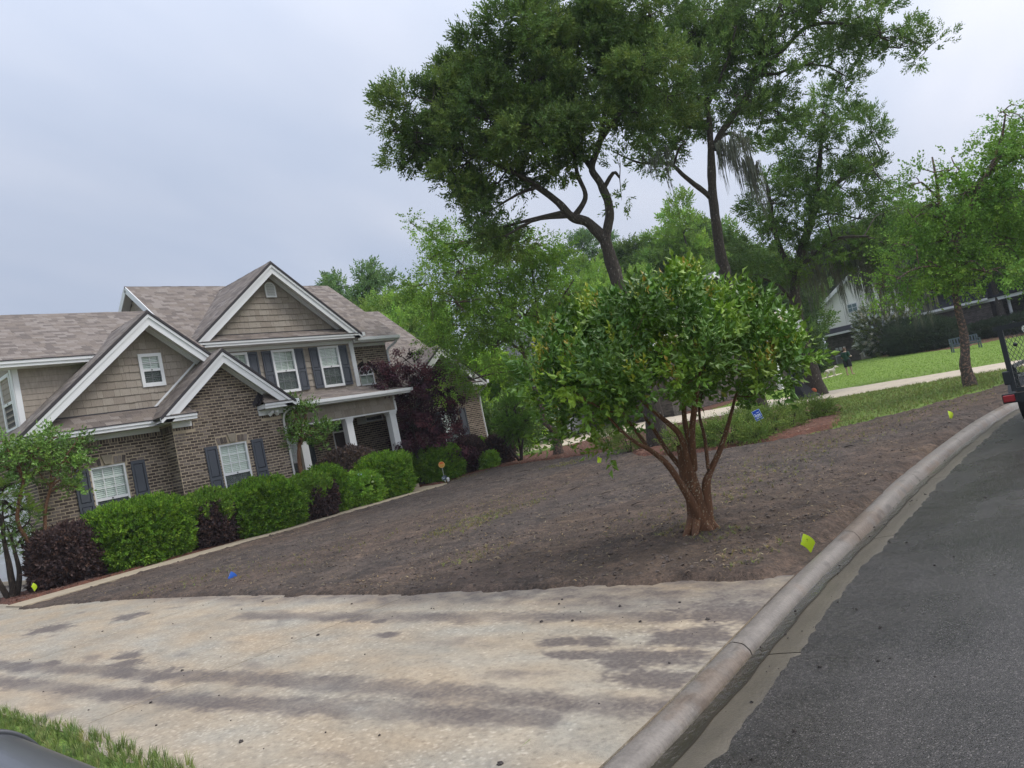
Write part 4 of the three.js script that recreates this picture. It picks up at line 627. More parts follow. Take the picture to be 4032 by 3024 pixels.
// ---- right wing F with its gable, and the taller roof behind it
{
  const z = -23.1, f = frameZ(z), ax = 21.56, ay = 5.53, hw = 2.25, ly = 3.82, p = (ay - ly) / hw, gz = -22.68, win = [21.25, 1.15, 22.15, 2.87];
  const wall = hp('brick_wall', slab(f, [[19.5, 0], [23.6, 0], [23.6, 3.85], [ax, ay - 0.12], [19.5, 3.85]], [win]), M.mortar); bricks(wall, f, t => { const h = (ay - 0.12 - t) / p; return [Math.max(19.5, ax - h), Math.min(23.6, ax + h)]; }, 0.12, 5.3, [win, [22.95, 3.43, 23.6, 3.62]], 1); soldier(wall, f, 22.95, 23.6, 3.44, 0.17);
  windowPart(f, win[0], win[1], 0.9, 1.72); shutter(f, 20.85, 1.15, 0.36, 1.72); shutter(f, 22.28, 1.15, 0.36, 1.72);
  const fs = frameX(19.5), s = hp('brick_wall', slab(fs, [[-24, 0], [z - 0.152, 0], [z - 0.152, 3.8], [-24, 3.8]], []), M.mortar); bricks(s, fs, () => [-24, z], 0.36, 3.7, [], 0.5);
  hp('wall_body', box2(19.7, 23.58, 0, 3.8, -34, z - 0.2), M.mortar);
  rake(ax, ay, ax - hw, ly, gz, 0.4); rake(ax, ay, ax + hw, ly, gz, 0.4);
  roofPlane('roof_slope', V(ax - hw, ly, -25.2), V(ax - hw, ly, gz + 0.04), V(ax, ay, gz + 0.04), V(ax, ay, -25.3), { bias: 1.2 }); roofPlane('roof_slope', V(ax + hw, ly, gz + 0.04), V(ax + hw, ly, -25.2), V(ax, ay, -25.3), V(ax, ay, gz + 0.04));
  hp('eave_return', [box2(22.95, 23.84, ly - 0.15, ly - 0.01, gz - 0.03, gz + 0.01), box2(22.95, 23.84, ly - 0.15, ly - 0.135, z + 0.01, gz - 0.03), box2(22.95, 23.59, ly - 0.3, ly - 0.15, z + 0.01, z + 0.05), box2(22.95, 22.98, ly - 0.15, ly - 0.01, z, gz - 0.03), box2(23.78, 23.94, ly - 0.1, ly + 0.04, gz - 0.3, gz + 0.05)], M.white);
  roofPlane('return_roof', V(22.9, ly, gz + 0.03), V(23.6, ly, gz + 0.03), V(23.4, ly + 0.3, z + 0.03), V(23.15, ly + 0.3, z + 0.03), { th: 0.03 });
  hp('downspout', tube([[23.86, 3.7, -22.75], [23.85, 3.58, -22.85], [23.66, 3.4, -23.05], [23.65, 3.2, -23.1], [23.65, 0.3, -23.1]], 0.045, 0.045, 8, 20), M.white);
  const rz = -28.67, ry = 8.4, ey = 3.9, ez = rz + (ry - ey) / 0.83;
  roofPlane('roof_slope', V(19.25, ey, ez), V(23.85, ey, ez), V(23.75, ry, rz), V(19.25, ry, rz)); roofPlane('roof_slope', V(23.75, ey, 2 * rz - ez), V(19.25, ey, 2 * rz - ez), V(19.25, ry, rz), V(23.75, ry, rz));
  hp('gable_end', prism([V(23.5, 3.7, ez), V(23.5, 3.7, 2 * rz - ez), V(23.5, ry - 0.15, rz)], V(-0.1, 0, 0)), M.mortar);
}
K.bricks.finish(house); K.shingles.finish(house); K.shakes.finish(house);
// ---------------------------------------------------------------- plants
// plant layouts in world metres: stems as [points, radius at foot, radius at tip], crowns as [x,y,z, half width, half height]
const oak1 = { stems: [[[[19.87,0.11,-12.45],[19.82,1.71,-12.37],[19.64,3.53,-12.43],[19.53,4.94,-12.44],[19.44,6.12,-12.45],[19.39,6.61,-12.46]],0.24,0.18],[[[19.4,6.55,-12.46],[19.57,7.43,-12.2],[19.48,8.19,-12.24],[19.34,8.71,-12.35],[19.58,9.46,-12.02],[19.84,10.74,-11.63],[20.04,12.05,-11.3]],0.15,0.05],[[[19.4,6.51,-12.46],[19.09,7.2,-12.76],[18.82,7.42,-13.04],[18.55,8.0,-13.3],[17.98,8.85,-13.86],[17.4,9.52,-14.47],[16.65,10.19,-15.25]],0.17,0.04],[[[18.86,7.43,-12.99],[19.13,7.91,-12.65],[19.04,8.66,-12.69],[19.02,9.62,-12.64],[18.87,10.66,-12.73]],0.09,0.03],[[[19.34,8.71,-12.35],[19.24,10.48,-13.08],[19.26,12.22,-13.66],[19.52,13.71,-14.01]],0.08,0.03],[[[19.58,9.46,-12.02],[19.86,10.4,-10.88],[19.94,11.36,-9.97]],0.08,0.03]],
  blobs: [[15.92,11.71,-16.06,0.84,0.53],[15.66,11.14,-16.6,0.57,0.38],[16.12,11.5,-15.18,0.97,0.67],[15.97,10.58,-16.0,0.91,0.61],[17.19,11.15,-15.78,1.18,0.86],[17.85,12.3,-14.96,1.18,0.86],[17.17,12.17,-13.35,1.1,0.81],[16.97,10.52,-13.85,1.25,0.96],[17.64,12.51,-12.57,1.09,0.8],[18.33,11.5,-13.06,1.28,1.06],[17.49,9.87,-12.69,1.23,0.8],[19.21,13.24,-12.0,1.13,0.76],[19.59,12.06,-12.33,1.31,1.08],[18.78,10.32,-12.17,1.12,0.89],[20.31,12.78,-11.49,1.16,0.93],[20.19,11.13,-11.47,1.07,0.99],[19.86,11.28,-10.29,0.95,0.95],[21.05,12.9,-10.27,1.07,0.69],[20.04,9.98,-10.92,0.82,0.75],[16.85,9.6,-14.86,0.91,0.6],[16.51,9.21,-15.17,0.53,0.45],[17.69,8.98,-14.66,0.92,0.62],[17.15,8.09,-14.73,0.83,0.68],[17.12,7.18,-14.33,0.67,0.52],[16.86,7.48,-15.28,0.46,0.38],[18.44,9.43,-13.94,0.85,0.54],[18.68,9.13,-12.71,0.68,0.45],[19.0,9.57,-12.16,0.67,0.52],[19.81,8.26,-11.77,0.3,0.76],[21.5,10.58,-10.6,0.7,0.85]] };
const oak2 = { stems: [[[[25.98,0.13,-11.98],[25.82,2.43,-11.98],[25.68,4.74,-11.95],[25.62,6.57,-11.87],[25.65,8.38,-11.69],[25.76,9.71,-11.47],[25.83,11.04,-11.28],[25.84,12.4,-11.15]],0.24,0.07],[[[25.85,9.77,-11.35],[26.01,10.2,-11.15],[26.57,11.08,-10.45],[27.15,12.13,-9.71],[27.6,13.4,-9.11],[27.94,14.46,-8.64],[28.24,15.46,-8.23]],0.14,0.05],[[[27.13,12.09,-9.74],[27.77,12.7,-8.97],[28.43,13.34,-8.19],[29.05,13.3,-7.49],[29.61,12.94,-6.89],[30.3,12.27,-6.17]],0.09,0.03],[[[27.19,12.07,-9.67],[27.57,11.95,-9.25],[28.06,12.08,-8.7],[28.73,11.86,-7.97],[29.17,11.36,-7.51]],0.06,0.02],[[[25.67,7.92,-11.71],[25.59,8.14,-11.78],[25.06,9.05,-12.3],[24.73,9.62,-12.62],[24.06,9.87,-13.36],[23.5,10.41,-13.94]],0.12,0.02],[[[25.83,11.04,-11.28],[25.9,12.73,-11.82],[26.19,14.39,-12.11]],0.07,0.03],[[[25.83,11.32,-11.26],[25.94,12.47,-10.29],[25.81,13.47,-9.6]],0.07,0.03]],
  blobs: [[26.49,14.9,-11.82,1.31,0.93],[26.48,14.64,-10.43,1.26,0.81],[28.09,14.36,-9.98,1.21,1.03],[26.29,13.31,-11.27,1.19,1.01],[26.97,12.98,-10.48,1.19,1.0],[24.77,12.09,-11.55,1.06,0.97],[26.77,11.86,-11.67,1.21,0.93],[25.77,11.17,-10.14,0.87,0.79],[26.99,12.6,-9.32,0.8,0.8],[27.84,13.86,-8.63,0.99,0.72],[27.9,11.64,-9.46,0.73,0.82],[28.12,13.46,-7.56,1.14,0.61],[30.5,13.61,-6.99,1.2,0.65],[30.22,12.93,-7.51,1.02,0.56],[29.49,12.35,-6.18,0.97,0.53],[30.71,12.0,-6.0,1.0,0.45],[30.44,11.5,-5.12,0.7,0.31],[28.81,12.19,-7.65,0.63,0.36],[27.82,11.82,-8.09,0.7,0.44],[29.55,11.55,-7.96,0.74,0.41],[29.06,10.9,-7.58,0.54,0.36],[27.74,10.91,-10.24,0.92,0.83],[27.72,10.72,-9.6,0.55,0.55],[25.47,10.92,-12.67,1.01,0.74],[24.3,9.91,-12.44,0.71,0.53],[24.82,10.11,-11.87,0.53,0.53],[24.36,10.58,-13.15,0.72,0.54],[26.25,9.72,-10.43,0.53,0.53],[26.14,14.1,-11.2,0.82,0.82],[28.24,13.01,-8.25,0.72,0.54]] };
const oak3 = { stems: [[[[33.09,0.18,-12.49],[32.93,2.14,-12.52],[32.84,3.84,-12.48],[32.9,5.14,-12.31],[33.32,6.73,-11.72],[33.71,7.91,-11.18],[33.99,9.23,-10.77],[34.17,10.4,-10.47],[34.37,11.65,-10.14]],0.25,0.07],[[[33.81,8.32,-11.03],[34.31,8.83,-10.44],[34.89,9.23,-9.75],[35.63,9.43,-8.91],[36.1,9.8,-8.35]],0.14,0.04],[[[32.95,5.31,-12.24],[32.72,6.26,-12.43],[32.55,7.56,-12.51],[32.54,8.94,-12.41],[32.51,10.04,-12.36]],0.16,0.05],[[[33.03,5.72,-12.12],[32.92,6.11,-11.21],[32.92,6.44,-10.18],[33.04,6.18,-9.07]],0.12,0.04],[[[32.76,4.49,-12.52],[32.39,5.26,-12.87],[31.92,5.74,-13.36]],0.08,0.03]],
  blobs: [[33.65,11.85,-9.84,1.06,0.74],[36.17,11.75,-9.42,1.0,0.67],[35.02,10.63,-8.57,0.85,0.53],[34.78,11.53,-11.34,1.12,0.9],[34.36,10.43,-10.2,1.19,0.87],[35.61,9.9,-9.34,1.1,0.77],[33.61,10.5,-12.03,1.0,0.89],[33.67,9.27,-11.2,1.2,0.87],[33.92,8.6,-9.93,1.28,0.85],[35.0,8.68,-8.69,0.85,0.75],[31.58,8.45,-11.88,1.05,0.94],[32.73,7.62,-13.15,0.99,0.99],[33.01,7.63,-11.78,0.97,0.87],[33.07,7.19,-10.48,1.16,0.84],[36.02,7.47,-10.12,1.12,0.89],[35.26,7.22,-8.89,0.75,0.75],[32.43,6.35,-12.4,1.08,0.86],[33.11,6.14,-11.28,0.96,0.64],[35.03,6.36,-10.38,1.21,0.66],[35.56,6.11,-9.53,0.98,0.66],[35.98,5.42,-9.08,0.65,0.55],[31.53,5.76,-13.06,0.86,0.75],[31.27,4.61,-13.67,0.64,0.64]] };
const birchR = { stems: [[[[24.28,0.07,-5.01],[24.25,0.8,-4.99],[24.29,1.26,-4.91],[24.3,1.75,-4.86],[24.26,2.34,-4.85],[24.28,2.94,-4.79],[24.36,3.5,-4.65],[24.45,4.08,-4.51],[24.68,4.89,-4.18],[24.93,5.46,-3.86],[25.11,5.73,-3.64],[25.53,5.96,-3.14],[25.9,6.25,-2.71],[26.23,6.65,-2.31]],0.105,0.025],[[[24.42,3.8,-4.56],[24.58,4.59,-4.7],[24.79,5.35,-4.78],[25.08,6.11,-4.77],[25.34,6.8,-4.79]],0.08,0.025],[[[24.65,4.8,-4.22],[24.81,5.66,-3.57],[24.87,6.47,-3.05],[24.71,7.11,-2.77]],0.08,0.02],[[[24.31,3.13,-4.73],[23.86,3.55,-4.96],[23.21,3.61,-5.43],[22.68,3.43,-5.79]],0.04,0.015],[[[24.36,3.47,-4.65],[24.84,3.81,-4.09],[25.32,3.81,-3.55]],0.04,0.015]],
  blobs: [[25.95,7.47,-2.95,0.43,0.36],[25.56,6.75,-2.79,0.63,0.49],[25.71,6.68,-3.26,0.5,0.43],[25.3,5.93,-2.63,0.69,0.62],[24.72,5.8,-3.4,0.69,0.55],[24.7,6.25,-4.18,0.57,0.35],[24.24,6.15,-4.61,0.56,0.35],[23.84,5.94,-4.95,0.42,0.28],[24.5,5.38,-4.07,0.7,0.56],[25.54,5.03,-3.46,0.85,0.64],[25.8,4.75,-2.82,0.77,0.84],[24.43,5.36,-4.83,0.71,0.5],[23.74,5.02,-5.26,0.63,0.42],[24.74,4.53,-4.3,0.78,0.57],[25.39,4.09,-3.75,0.85,0.64],[26.34,3.6,-3.26,0.72,0.72],[24.57,4.3,-4.96,0.79,0.5],[23.41,4.3,-5.53,0.56,0.42],[24.23,3.64,-5.49,0.79,0.43],[24.74,3.51,-4.77,0.72,0.5],[24.23,3.13,-4.0,0.76,0.55],[25.67,2.85,-3.5,0.5,0.36],[23.69,3.38,-5.87,0.64,0.32],[23.14,3.35,-6.27,0.43,0.28],[24.08,2.98,-5.26,0.5,0.28]] };
const birchC = { stems: [[[[22.62,0.16,-18.61],[22.63,0.75,-18.55],[22.64,1.16,-18.51]],0.19,0.17],[[[22.63,1.09,-18.52],[22.52,1.35,-18.63],[22.36,1.66,-18.78],[22.38,2.01,-18.73],[22.33,2.43,-18.76],[22.22,3.24,-18.82],[22.13,4.27,-18.84],[22.01,5.06,-18.9],[21.84,6.11,-19.01],[21.62,7.27,-19.16]],0.14,0.03],[[[22.65,1.08,-18.51],[22.81,1.39,-18.3],[22.88,1.65,-18.21],[22.84,2.14,-18.21],[22.73,2.64,-18.29],[22.67,4.03,-18.24],[22.62,5.5,-18.18],[22.64,6.95,-18.05],[22.63,8.12,-17.97]],0.13,0.03],[[[22.13,4.27,-18.84],[21.66,5.03,-19.3],[21.06,5.6,-19.92],[20.44,5.9,-20.6]],0.06,0.02],[[[22.66,4.52,-18.22],[23.18,5.81,-17.53],[23.65,6.64,-16.93]],0.06,0.02],[[[22.01,5.06,-18.9],[21.57,6.94,-19.75],[21.18,8.69,-20.55],[20.83,9.75,-21.35]],0.06,0.02]],
  blobs: [[19.58,9.79,-20.64,0.52,0.28],[20.53,9.45,-20.79,0.78,0.49],[20.74,8.86,-19.88,0.86,0.58],[20.35,8.6,-21.0,0.88,0.58],[22.01,8.46,-19.75,0.89,0.79],[20.81,7.85,-20.13,1.06,0.77],[19.95,7.6,-21.01,0.77,0.58],[21.69,8.29,-18.0,0.85,0.85],[22.55,8.17,-17.5,0.86,0.76],[23.22,7.55,-17.35,0.67,0.77],[21.73,7.19,-19.56,1.07,0.78],[22.7,7.18,-18.83,1.08,0.88],[22.77,6.45,-17.66,0.86,0.77],[20.06,6.56,-19.72,1.03,0.75],[19.78,6.57,-20.84,0.76,0.57],[22.12,6.08,-19.98,1.19,0.79],[21.9,5.62,-18.16,1.04,0.76],[20.67,5.5,-20.25,0.96,0.67],[20.5,5.57,-21.35,0.69,0.59],[20.9,4.7,-18.94,0.94,0.65],[22.39,4.47,-18.79,0.97,0.68],[23.66,5.14,-18.1,0.89,0.79],[23.21,6.06,-16.99,0.67,0.67],[20.46,4.45,-20.78,0.68,0.68],[21.13,3.96,-20.62,0.59,0.59],[22.83,3.84,-17.42,0.66,0.66],[20.08,3.59,-21.21,0.48,0.48],[22.39,3.53,-19.06,0.68,0.49],[23.91,5.17,-17.03,0.58,0.58]] };
const bushAt = {"b1":[6.13,0.2,-20.25,0.68,1.22],"b2":[7.77,0.2,-20.2,1.19,1.47],"b3":[9.55,0.2,-20.1,0.63,1.33],"b4":[11.02,0.2,-19.9,0.98,1.35],"b5":[12.61,0.2,-20.0,0.63,1.21],"b6":[13.45,0.2,-20.3,0.46,1.36],"b7":[14.63,0.2,-20.2,0.56,0.94],"b8":[15.82,0.2,-20.75,0.95,1.35],"b9":[19.45,0.2,-21.9,0.82,1.22],"bp":[15.16,0.2,-21.3,1.02,1.73],"b10":[21.53,0.2,-22.2,0.5,1.28],"b11":[22.47,0.2,-22.6,0.34,1.14],"b12":[23.02,0.21,-22.0,0.45,1.11],"hyd2":[21.85,0.2,-21.8,0.37,0.58]};
const mapleAt = { stems: [[18.62,0.54,-22.1],[18.69,1.49,-22.1],[18.81,2.43,-22.1],[18.88,3.39,-22.1]],
  blobs: [[17.46,4.44,-21.8,0.43,0.34],[18.42,4.66,-21.9,0.53,0.38],[19.15,4.94,-22.1,0.38,0.34],[19.83,4.24,-21.9,0.57,0.43],[20.09,3.6,-21.8,0.48,0.48],[18.98,3.93,-21.9,0.67,0.48],[17.83,3.92,-21.7,0.48,0.34],[19.86,3.06,-22.0,0.67,0.48],[18.85,3.13,-21.7,0.57,0.48],[20.8,3.22,-21.8,0.34,0.38],[20.83,2.81,-21.8,0.48,0.38],[19.72,2.25,-21.8,0.67,0.48],[18.88,2.31,-22.0,0.57,0.48],[20.04,1.8,-21.7,0.57,0.48],[19.0,1.49,-21.8,0.57,0.48],[18.13,1.65,-21.9,0.48,0.57],[20.76,1.1,-21.8,0.38,0.48],[20.08,1.0,-21.7,0.48,0.48]] };
const pcrapeAt = { stems: [[12.85,1.32,-20.55],[12.84,1.87,-20.55],[12.94,2.4,-20.55],[13.11,2.69,-20.55]],
  blobs: [[13.11,2.69,-20.55,0.37,0.26],[12.92,3.03,-20.55,0.26,0.3],[13.38,3.29,-20.55,0.16,0.3],[12.9,3.35,-20.55,0.16,0.22],[13.54,2.79,-20.55,0.34,0.22],[13.7,2.44,-20.55,0.26,0.16],[13.88,2.82,-20.55,0.22,0.13],[12.9,2.57,-20.55,0.26,0.19],[12.99,3.58,-20.55,0.11,0.16],[13.45,3.6,-20.55,0.13,0.19]] };
const lcrapeAt = { stems: [[[5.56,0.44,-20.4],[5.67,0.94,-20.4],[5.81,1.5,-20.4],[5.92,2.07,-20.4],[6.15,2.63,-20.4]],[[5.54,0.44,-20.4],[5.48,1.28,-20.4],[5.32,1.91,-20.4],[5.5,2.58,-20.4],[5.6,2.86,-20.4]]],
  blobs: [[6.18,3.05,-20.4,0.49,0.27],[5.8,3.3,-20.4,0.49,0.31],[5.51,3.47,-20.4,0.37,0.27],[6.55,3.24,-20.4,0.31,0.27],[6.09,3.5,-20.4,0.49,0.21],[6.63,2.72,-20.4,0.24,0.21],[5.3,3.09,-20.4,0.37,0.27],[5.78,2.88,-20.4,0.43,0.18],[6.82,3.51,-20.4,0.15,0.15],[6.34,3.67,-20.4,0.18,0.15],[5.34,3.68,-20.4,0.21,0.18],[6.69,2.4,-20.4,0.11,0.13]] };
const leverAt = { stems: [[[5.03,0.31,-20.5],[5.03,0.94,-20.5],[5.02,1.58,-20.5],[5.07,2.09,-20.5]],[[5.06,0.3,-20.5],[5.2,0.72,-20.5],[5.19,1.19,-20.5],[5.16,1.66,-20.5]],[[4.92,0.4,-20.5],[4.74,0.85,-20.5],[4.71,1.32,-20.5]]],
  blobs: [[5.16,2.66,-20.5,0.36,0.3],[5.25,2.29,-20.5,0.43,0.36],[5.43,2.13,-20.5,0.27,0.36],[5.02,2.05,-20.5,0.36,0.36],[5.27,1.75,-20.5,0.33,0.33],[5.03,1.46,-20.5,0.33,0.27],[4.89,2.54,-20.5,0.36,0.36],[4.79,1.87,-20.5,0.36,0.36],[5.34,1.33,-20.5,0.15,0.18],[5.54,1.81,-20.5,0.12,0.24]] };
const topiAt = { stems: [[[22.74,0.22,-20.66],[22.76,0.81,-20.59],[22.74,1.43,-20.57],[22.68,1.85,-20.6]],[[22.75,0.22,-20.65],[22.85,0.98,-20.48],[22.98,1.45,-20.29]],[[22.72,0.26,-20.68],[22.5,0.79,-20.88],[22.4,1.13,-20.97],[22.4,1.53,-20.93]]],
  blobs: [[22.78,2.23,-20.45,0.71,0.56],[22.55,1.99,-20.73,0.56,0.56],[22.94,1.77,-20.31,0.56,0.51],[22.71,1.54,-20.58,0.66,0.4]] };
const heroAt = { stems: [[[7.54,0.18,-4.46],[7.46,0.41,-4.42],[7.34,0.67,-4.43],[7.19,0.94,-4.46],[7.03,1.13,-4.52],[6.86,1.27,-4.59],[6.7,1.46,-4.65],[6.54,1.71,-4.71]],[[7.56,0.19,-4.44],[7.6,0.5,-4.47],[7.66,0.65,-4.5],[7.67,0.81,-4.58],[7.63,1.08,-4.71],[7.62,1.33,-4.81],[7.58,1.62,-4.94],[7.54,1.95,-5.07]],[[7.54,0.67,-4.41],[7.48,0.97,-4.38],[7.39,1.24,-4.36],[7.23,1.45,-4.43],[7.05,1.7,-4.53],[6.9,2.06,-4.57]],[[7.55,0.7,-4.41],[7.7,0.99,-4.44],[7.82,1.37,-4.5],[7.99,1.74,-4.51],[8.1,2.17,-4.58]],[[7.56,0.81,-4.38],[7.45,1.27,-4.22],[7.38,1.67,-4.02],[7.29,2.01,-3.84]],[[7.61,0.2,-4.37],[7.67,0.63,-4.32],[7.74,0.73,-4.29],[7.88,0.97,-4.17],[8.01,1.27,-4.05],[8.13,1.57,-3.94],[8.3,1.92,-3.76]],[[7.67,0.78,-4.26],[7.89,1.12,-4.34],[8.09,1.43,-4.44],[8.44,1.88,-4.36]],[[7.27,1.12,-4.69],[7.38,1.37,-4.9],[7.42,1.8,-5.17],[7.44,2.19,-5.46]]],
  blobs: [[6.91,2.43,-5.14,0.37,0.28],[7.44,2.58,-4.98,0.44,0.32],[7.15,2.52,-4.25,0.43,0.32],[8.16,2.51,-4.33,0.48,0.33],[7.71,2.24,-3.65,0.41,0.3],[8.39,2.0,-3.66,0.37,0.29],[8.16,1.75,-3.48,0.22,0.21],[6.55,2.16,-4.66,0.45,0.32],[7.78,2.24,-4.93,0.51,0.36],[7.06,2.07,-3.94,0.44,0.31],[8.37,1.93,-4.14,0.45,0.33],[7.73,1.69,-3.53,0.32,0.21],[6.91,2.06,-5.31,0.34,0.29],[7.32,1.81,-5.17,0.44,0.26],[6.82,1.83,-4.23,0.39,0.23],[7.86,1.77,-4.28,0.4,0.2],[8.34,1.56,-4.06,0.32,0.18],[6.66,1.75,-5.02,0.33,0.22],[7.08,1.49,-5.02,0.31,0.17],[6.96,1.58,-5.45,0.2,0.15],[6.66,1.64,-4.42,0.26,0.16],[7.7,2.75,-4.07,0.1,0.17],[7.77,2.84,-3.99,0.06,0.08],[6.63,2.52,-5.29,0.11,0.06],[6.33,2.24,-5.2,0.14,0.06],[8.18,1.85,-3.31,0.11,0.05],[8.38,2.11,-3.36,0.06,0.08],[7.72,2.74,-4.35,0.11,0.11],[7.72,2.55,-3.76,0.1,0.12],[7.28,2.71,-4.55,0.11,0.11],[8.24,2.39,-3.65,0.07,0.11],[7.19,2.73,-4.94,0.09,0.1]] };
const backTrees = [["far",37.27,14.84,-47.43,1.88,1.29],["lite",34.08,11.06,-39.27,1.55,1.37],["lite",33.52,9.21,-37.04,1.49,1.49],["lite",35.66,11.45,-43.49,1.11,1.11],["yel",31.79,5.55,-30.25,1.31,1.31],["yel",30.71,3.44,-28.61,1.25,1.39],["dark",26.33,1.27,-24.67,0.83,1.07],["lite",30.58,3.43,-31.77,1.02,1.16],["far",66.44,17.71,-44.6,2.11,1.59],["lite",50.66,11.47,-35.7,2.25,1.84],["lite",50.27,8.77,-33.34,2.18,2.18],["yel",45.47,7.64,-32.8,1.66,1.48],["mid",55.48,13.35,-33.16,1.9,1.48],["mid",54.93,10.96,-30.95,2.25,2.05],["mid",60.15,13.45,-30.92,2.4,1.96],["lite",49.95,9.08,-30.67,1.72,1.72],["mid",54.64,8.0,-28.51,2.38,2.58],["mid",60.5,11.78,-27.66,2.32,2.54],["dark",57.75,8.03,-25.03,1.98,2.77],["lite",54.58,15.41,-27.98,1.19,0.99],["lite",55.53,14.08,-30.04,1.43,1.43],["mid",62.99,8.02,-25.17,1.9,2.54],["dark",56.53,3.16,-23.78,1.72,2.49],["dark",104.8,14.57,-31.94,3.96,3.3],["dark",108.13,14.2,-28.24,4.29,3.96],["mid",108.64,9.85,-25.01,4.21,3.88],["dark",111.82,10.81,-21.37,4.21,4.85],["dark",114.94,11.14,-17.85,4.21,5.18],["mid",115.31,10.1,-14.51,3.8,5.71],["dark",100.33,5.27,-25.66,2.73,2.73],["dark",102.91,4.16,-22.86,2.43,2.73],["mid",105.86,16.89,-24.56,2.54,1.9],["lite",39.85,4.07,-30.36,1.32,1.49],["mid",39.71,4.48,-27.47,1.43,1.74]];
const lowShrubs = [[16.6,0.15,-9.81,0.37,0.56],[16.93,0.14,-9.49,0.31,0.5],[16.36,0.14,-8.27,0.46,0.64],[17.33,0.14,-8.08,0.42,0.66],[17.25,0.13,-7.55,0.41,0.7],[18.56,0.13,-7.64,0.37,0.56],[20.33,0.13,-7.78,0.4,0.53],[18.79,0.17,-12.83,0.44,0.67],[21.42,0.19,-15.4,0.43,0.69],[16.35,0.13,-7.58,0.34,0.34],[16.42,0.14,-8.81,0.36,0.54],[20.41,0.13,-7.41,0.26,0.33],[21.31,0.15,-10.17,0.45,0.6]];
const barkTex = tex(256, 512, (u, v, i, j) => { const a = tile(u, v * 0.5, 14, 2, 4), b = tile(u, v, 30, 6, 3), l = smooth(0.12, 0.3, tile(u, v, 7, 31, 3)); const k = 1 + 0.9 * a + 0.5 * b + 0.15 * (hash(i, j) - 0.5); return [(104 + 60 * l) * k, (94 + 62 * l) * k, (84 + 60 * l) * k]; }, { rep: [1 / 0.5, 1 / 0.9] });
const peelTex = tex(256, 512, (u, v, i, j) => { const a = tile(u * 0.6, v, 9, 12, 4), b = tile(u, v, 26, 6, 3), p = smooth(-0.02, 0.1, a); const k = 1 + 0.5 * b + 0.15 * (hash(i, j) - 0.5); const q = smooth(0.1, 0.22, tile(u, v, 11, 41, 3)); return [((112 + 80 * p) * (1 - q) + 92 * q) * k, ((100 + 52 * p) * (1 - q) + 88 * q) * k, ((92 + 38 * p) * (1 - q) + 82 * q) * k]; }, { rep: [1 / 0.45, 1 / 0.6] });
const crapeTex = tex(256, 512, (u, v, i, j) => { const a = tile(u, v * 0.35, 10, 22, 4), b = tile(u, v, 18, 16, 3), l = smooth(0.14, 0.2, b); const k = 1 + 0.55 * a + 0.2 * b; return [(118 * k) * (1 - l) + 168 * l, (84 * k) * (1 - l) + 160 * l, (60 * k) * (1 - l) + 138 * l]; }, { rep: [1 / 0.4, 1 / 0.5] });
const bark = (m, c, bs = 0.02) => mat(c, 0.9, { map: m, bumpMap: m, bumpScale: bs });
M.oakBark = bark(barkTex, lin(0.42, 0.42, 0.42)); M.birchBark = bark(peelTex, lin(0.60, 0.60, 0.60), 0.03); M.crapeBark = bark(crapeTex, lin(0.72, 0.69, 0.65), 0.008); M.darkBark = bark(barkTex, lin(0.25, 0.22, 0.2));
// one leaf: folded along its midrib, base at the origin, pointing along +y
function leafShape(len, wid, fold = 0.25, bend = 0.2) { return [[0, 0, 0], [-wid / 2, len * 0.45, fold * wid], [0, len * 0.5, -bend * len * 0.1], [wid / 2, len * 0.45, fold * wid], [0, len, -bend * len]]; }
const leafTri = [0, 2, 1, 0, 3, 2, 1, 2, 4, 2, 3, 4];
function addLeaf(pos, m4, len, wid, fold, bend) { const s = leafShape(len, wid, fold, bend).map(p => V(...p).applyMatrix4(m4)); for (const k of leafTri) pos.push(s[k].x, s[k].y, s[k].z); }
function leafGeo(pos) { const g = new THREE.BufferGeometry(); g.setAttribute('position', new THREE.Float32BufferAttribute(pos, 3)); g.computeVertexNormals(); const n = pos.length / 3, uv = new Float32Array(n * 2); for (let i = 0; i < n; i++) { uv[i * 2] = pos[i * 3] * 8; uv[i * 2 + 1] = pos[i * 3 + 1] * 8; } g.setAttribute('uv', new THREE.BufferAttribute(uv, 2)); return g; }
// a twig of n leaves along +y
function twig(seed, { n = 9, len = 0.07, wid = 0.035, twigLen = 0.3, spread = 1.0, fold = 0.25, bend = 0.25, stem = true } = {}) {
  const r = rng(seed), pos = [], e = new THREE.Euler(), q = new THREE.Quaternion();
  for (let i = 0; i < n; i++) { const y = twigLen * (0.12 + 0.88 * i / Math.max(1, n - 1)), az = i * 2.4 + r() * 0.8, tip = i === n - 1 ? 0.25 : 1; q.setFromEuler(e.set(spread * tip * (0.7 + 0.6 * r()), 0, 0)).premultiply(new THREE.Quaternion().setFromAxisAngle(V(0, 1, 0), az)).multiply(new THREE.Quaternion().setFromAxisAngle(V(0, 1, 0), (r() - 0.5) * 1.2)); const s = 0.75 + 0.5 * r(); addLeaf(pos, new THREE.Matrix4().compose(V((r() - 0.5) * 0.02, y, (r() - 0.5) * 0.02), q, V(s, s, s)), len, wid, fold, bend); }
  if (stem) { const w = 0.004; for (const a of [0, 2.1, 4.2]) { const b = a + 2.1; pos.push(w * Math.cos(a), 0, w * Math.sin(a), w * Math.cos(b), 0, w * Math.sin(b), 0, twigLen, 0); } }
  return leafGeo(pos);
}
const leafMat = (rough = 0.7, tr = 0.35, spec = 0.25) => phys(lin(1, 1, 1), rough, { transmission: tr, thickness: 0, side: THREE.DoubleSide, specularIntensity: spec });
M.leaf = leafMat(0.75, 0.35); M.leafGloss = leafMat(0.4, 0.3, 0.55); M.leafDull = leafMat(0.85, 0.2);
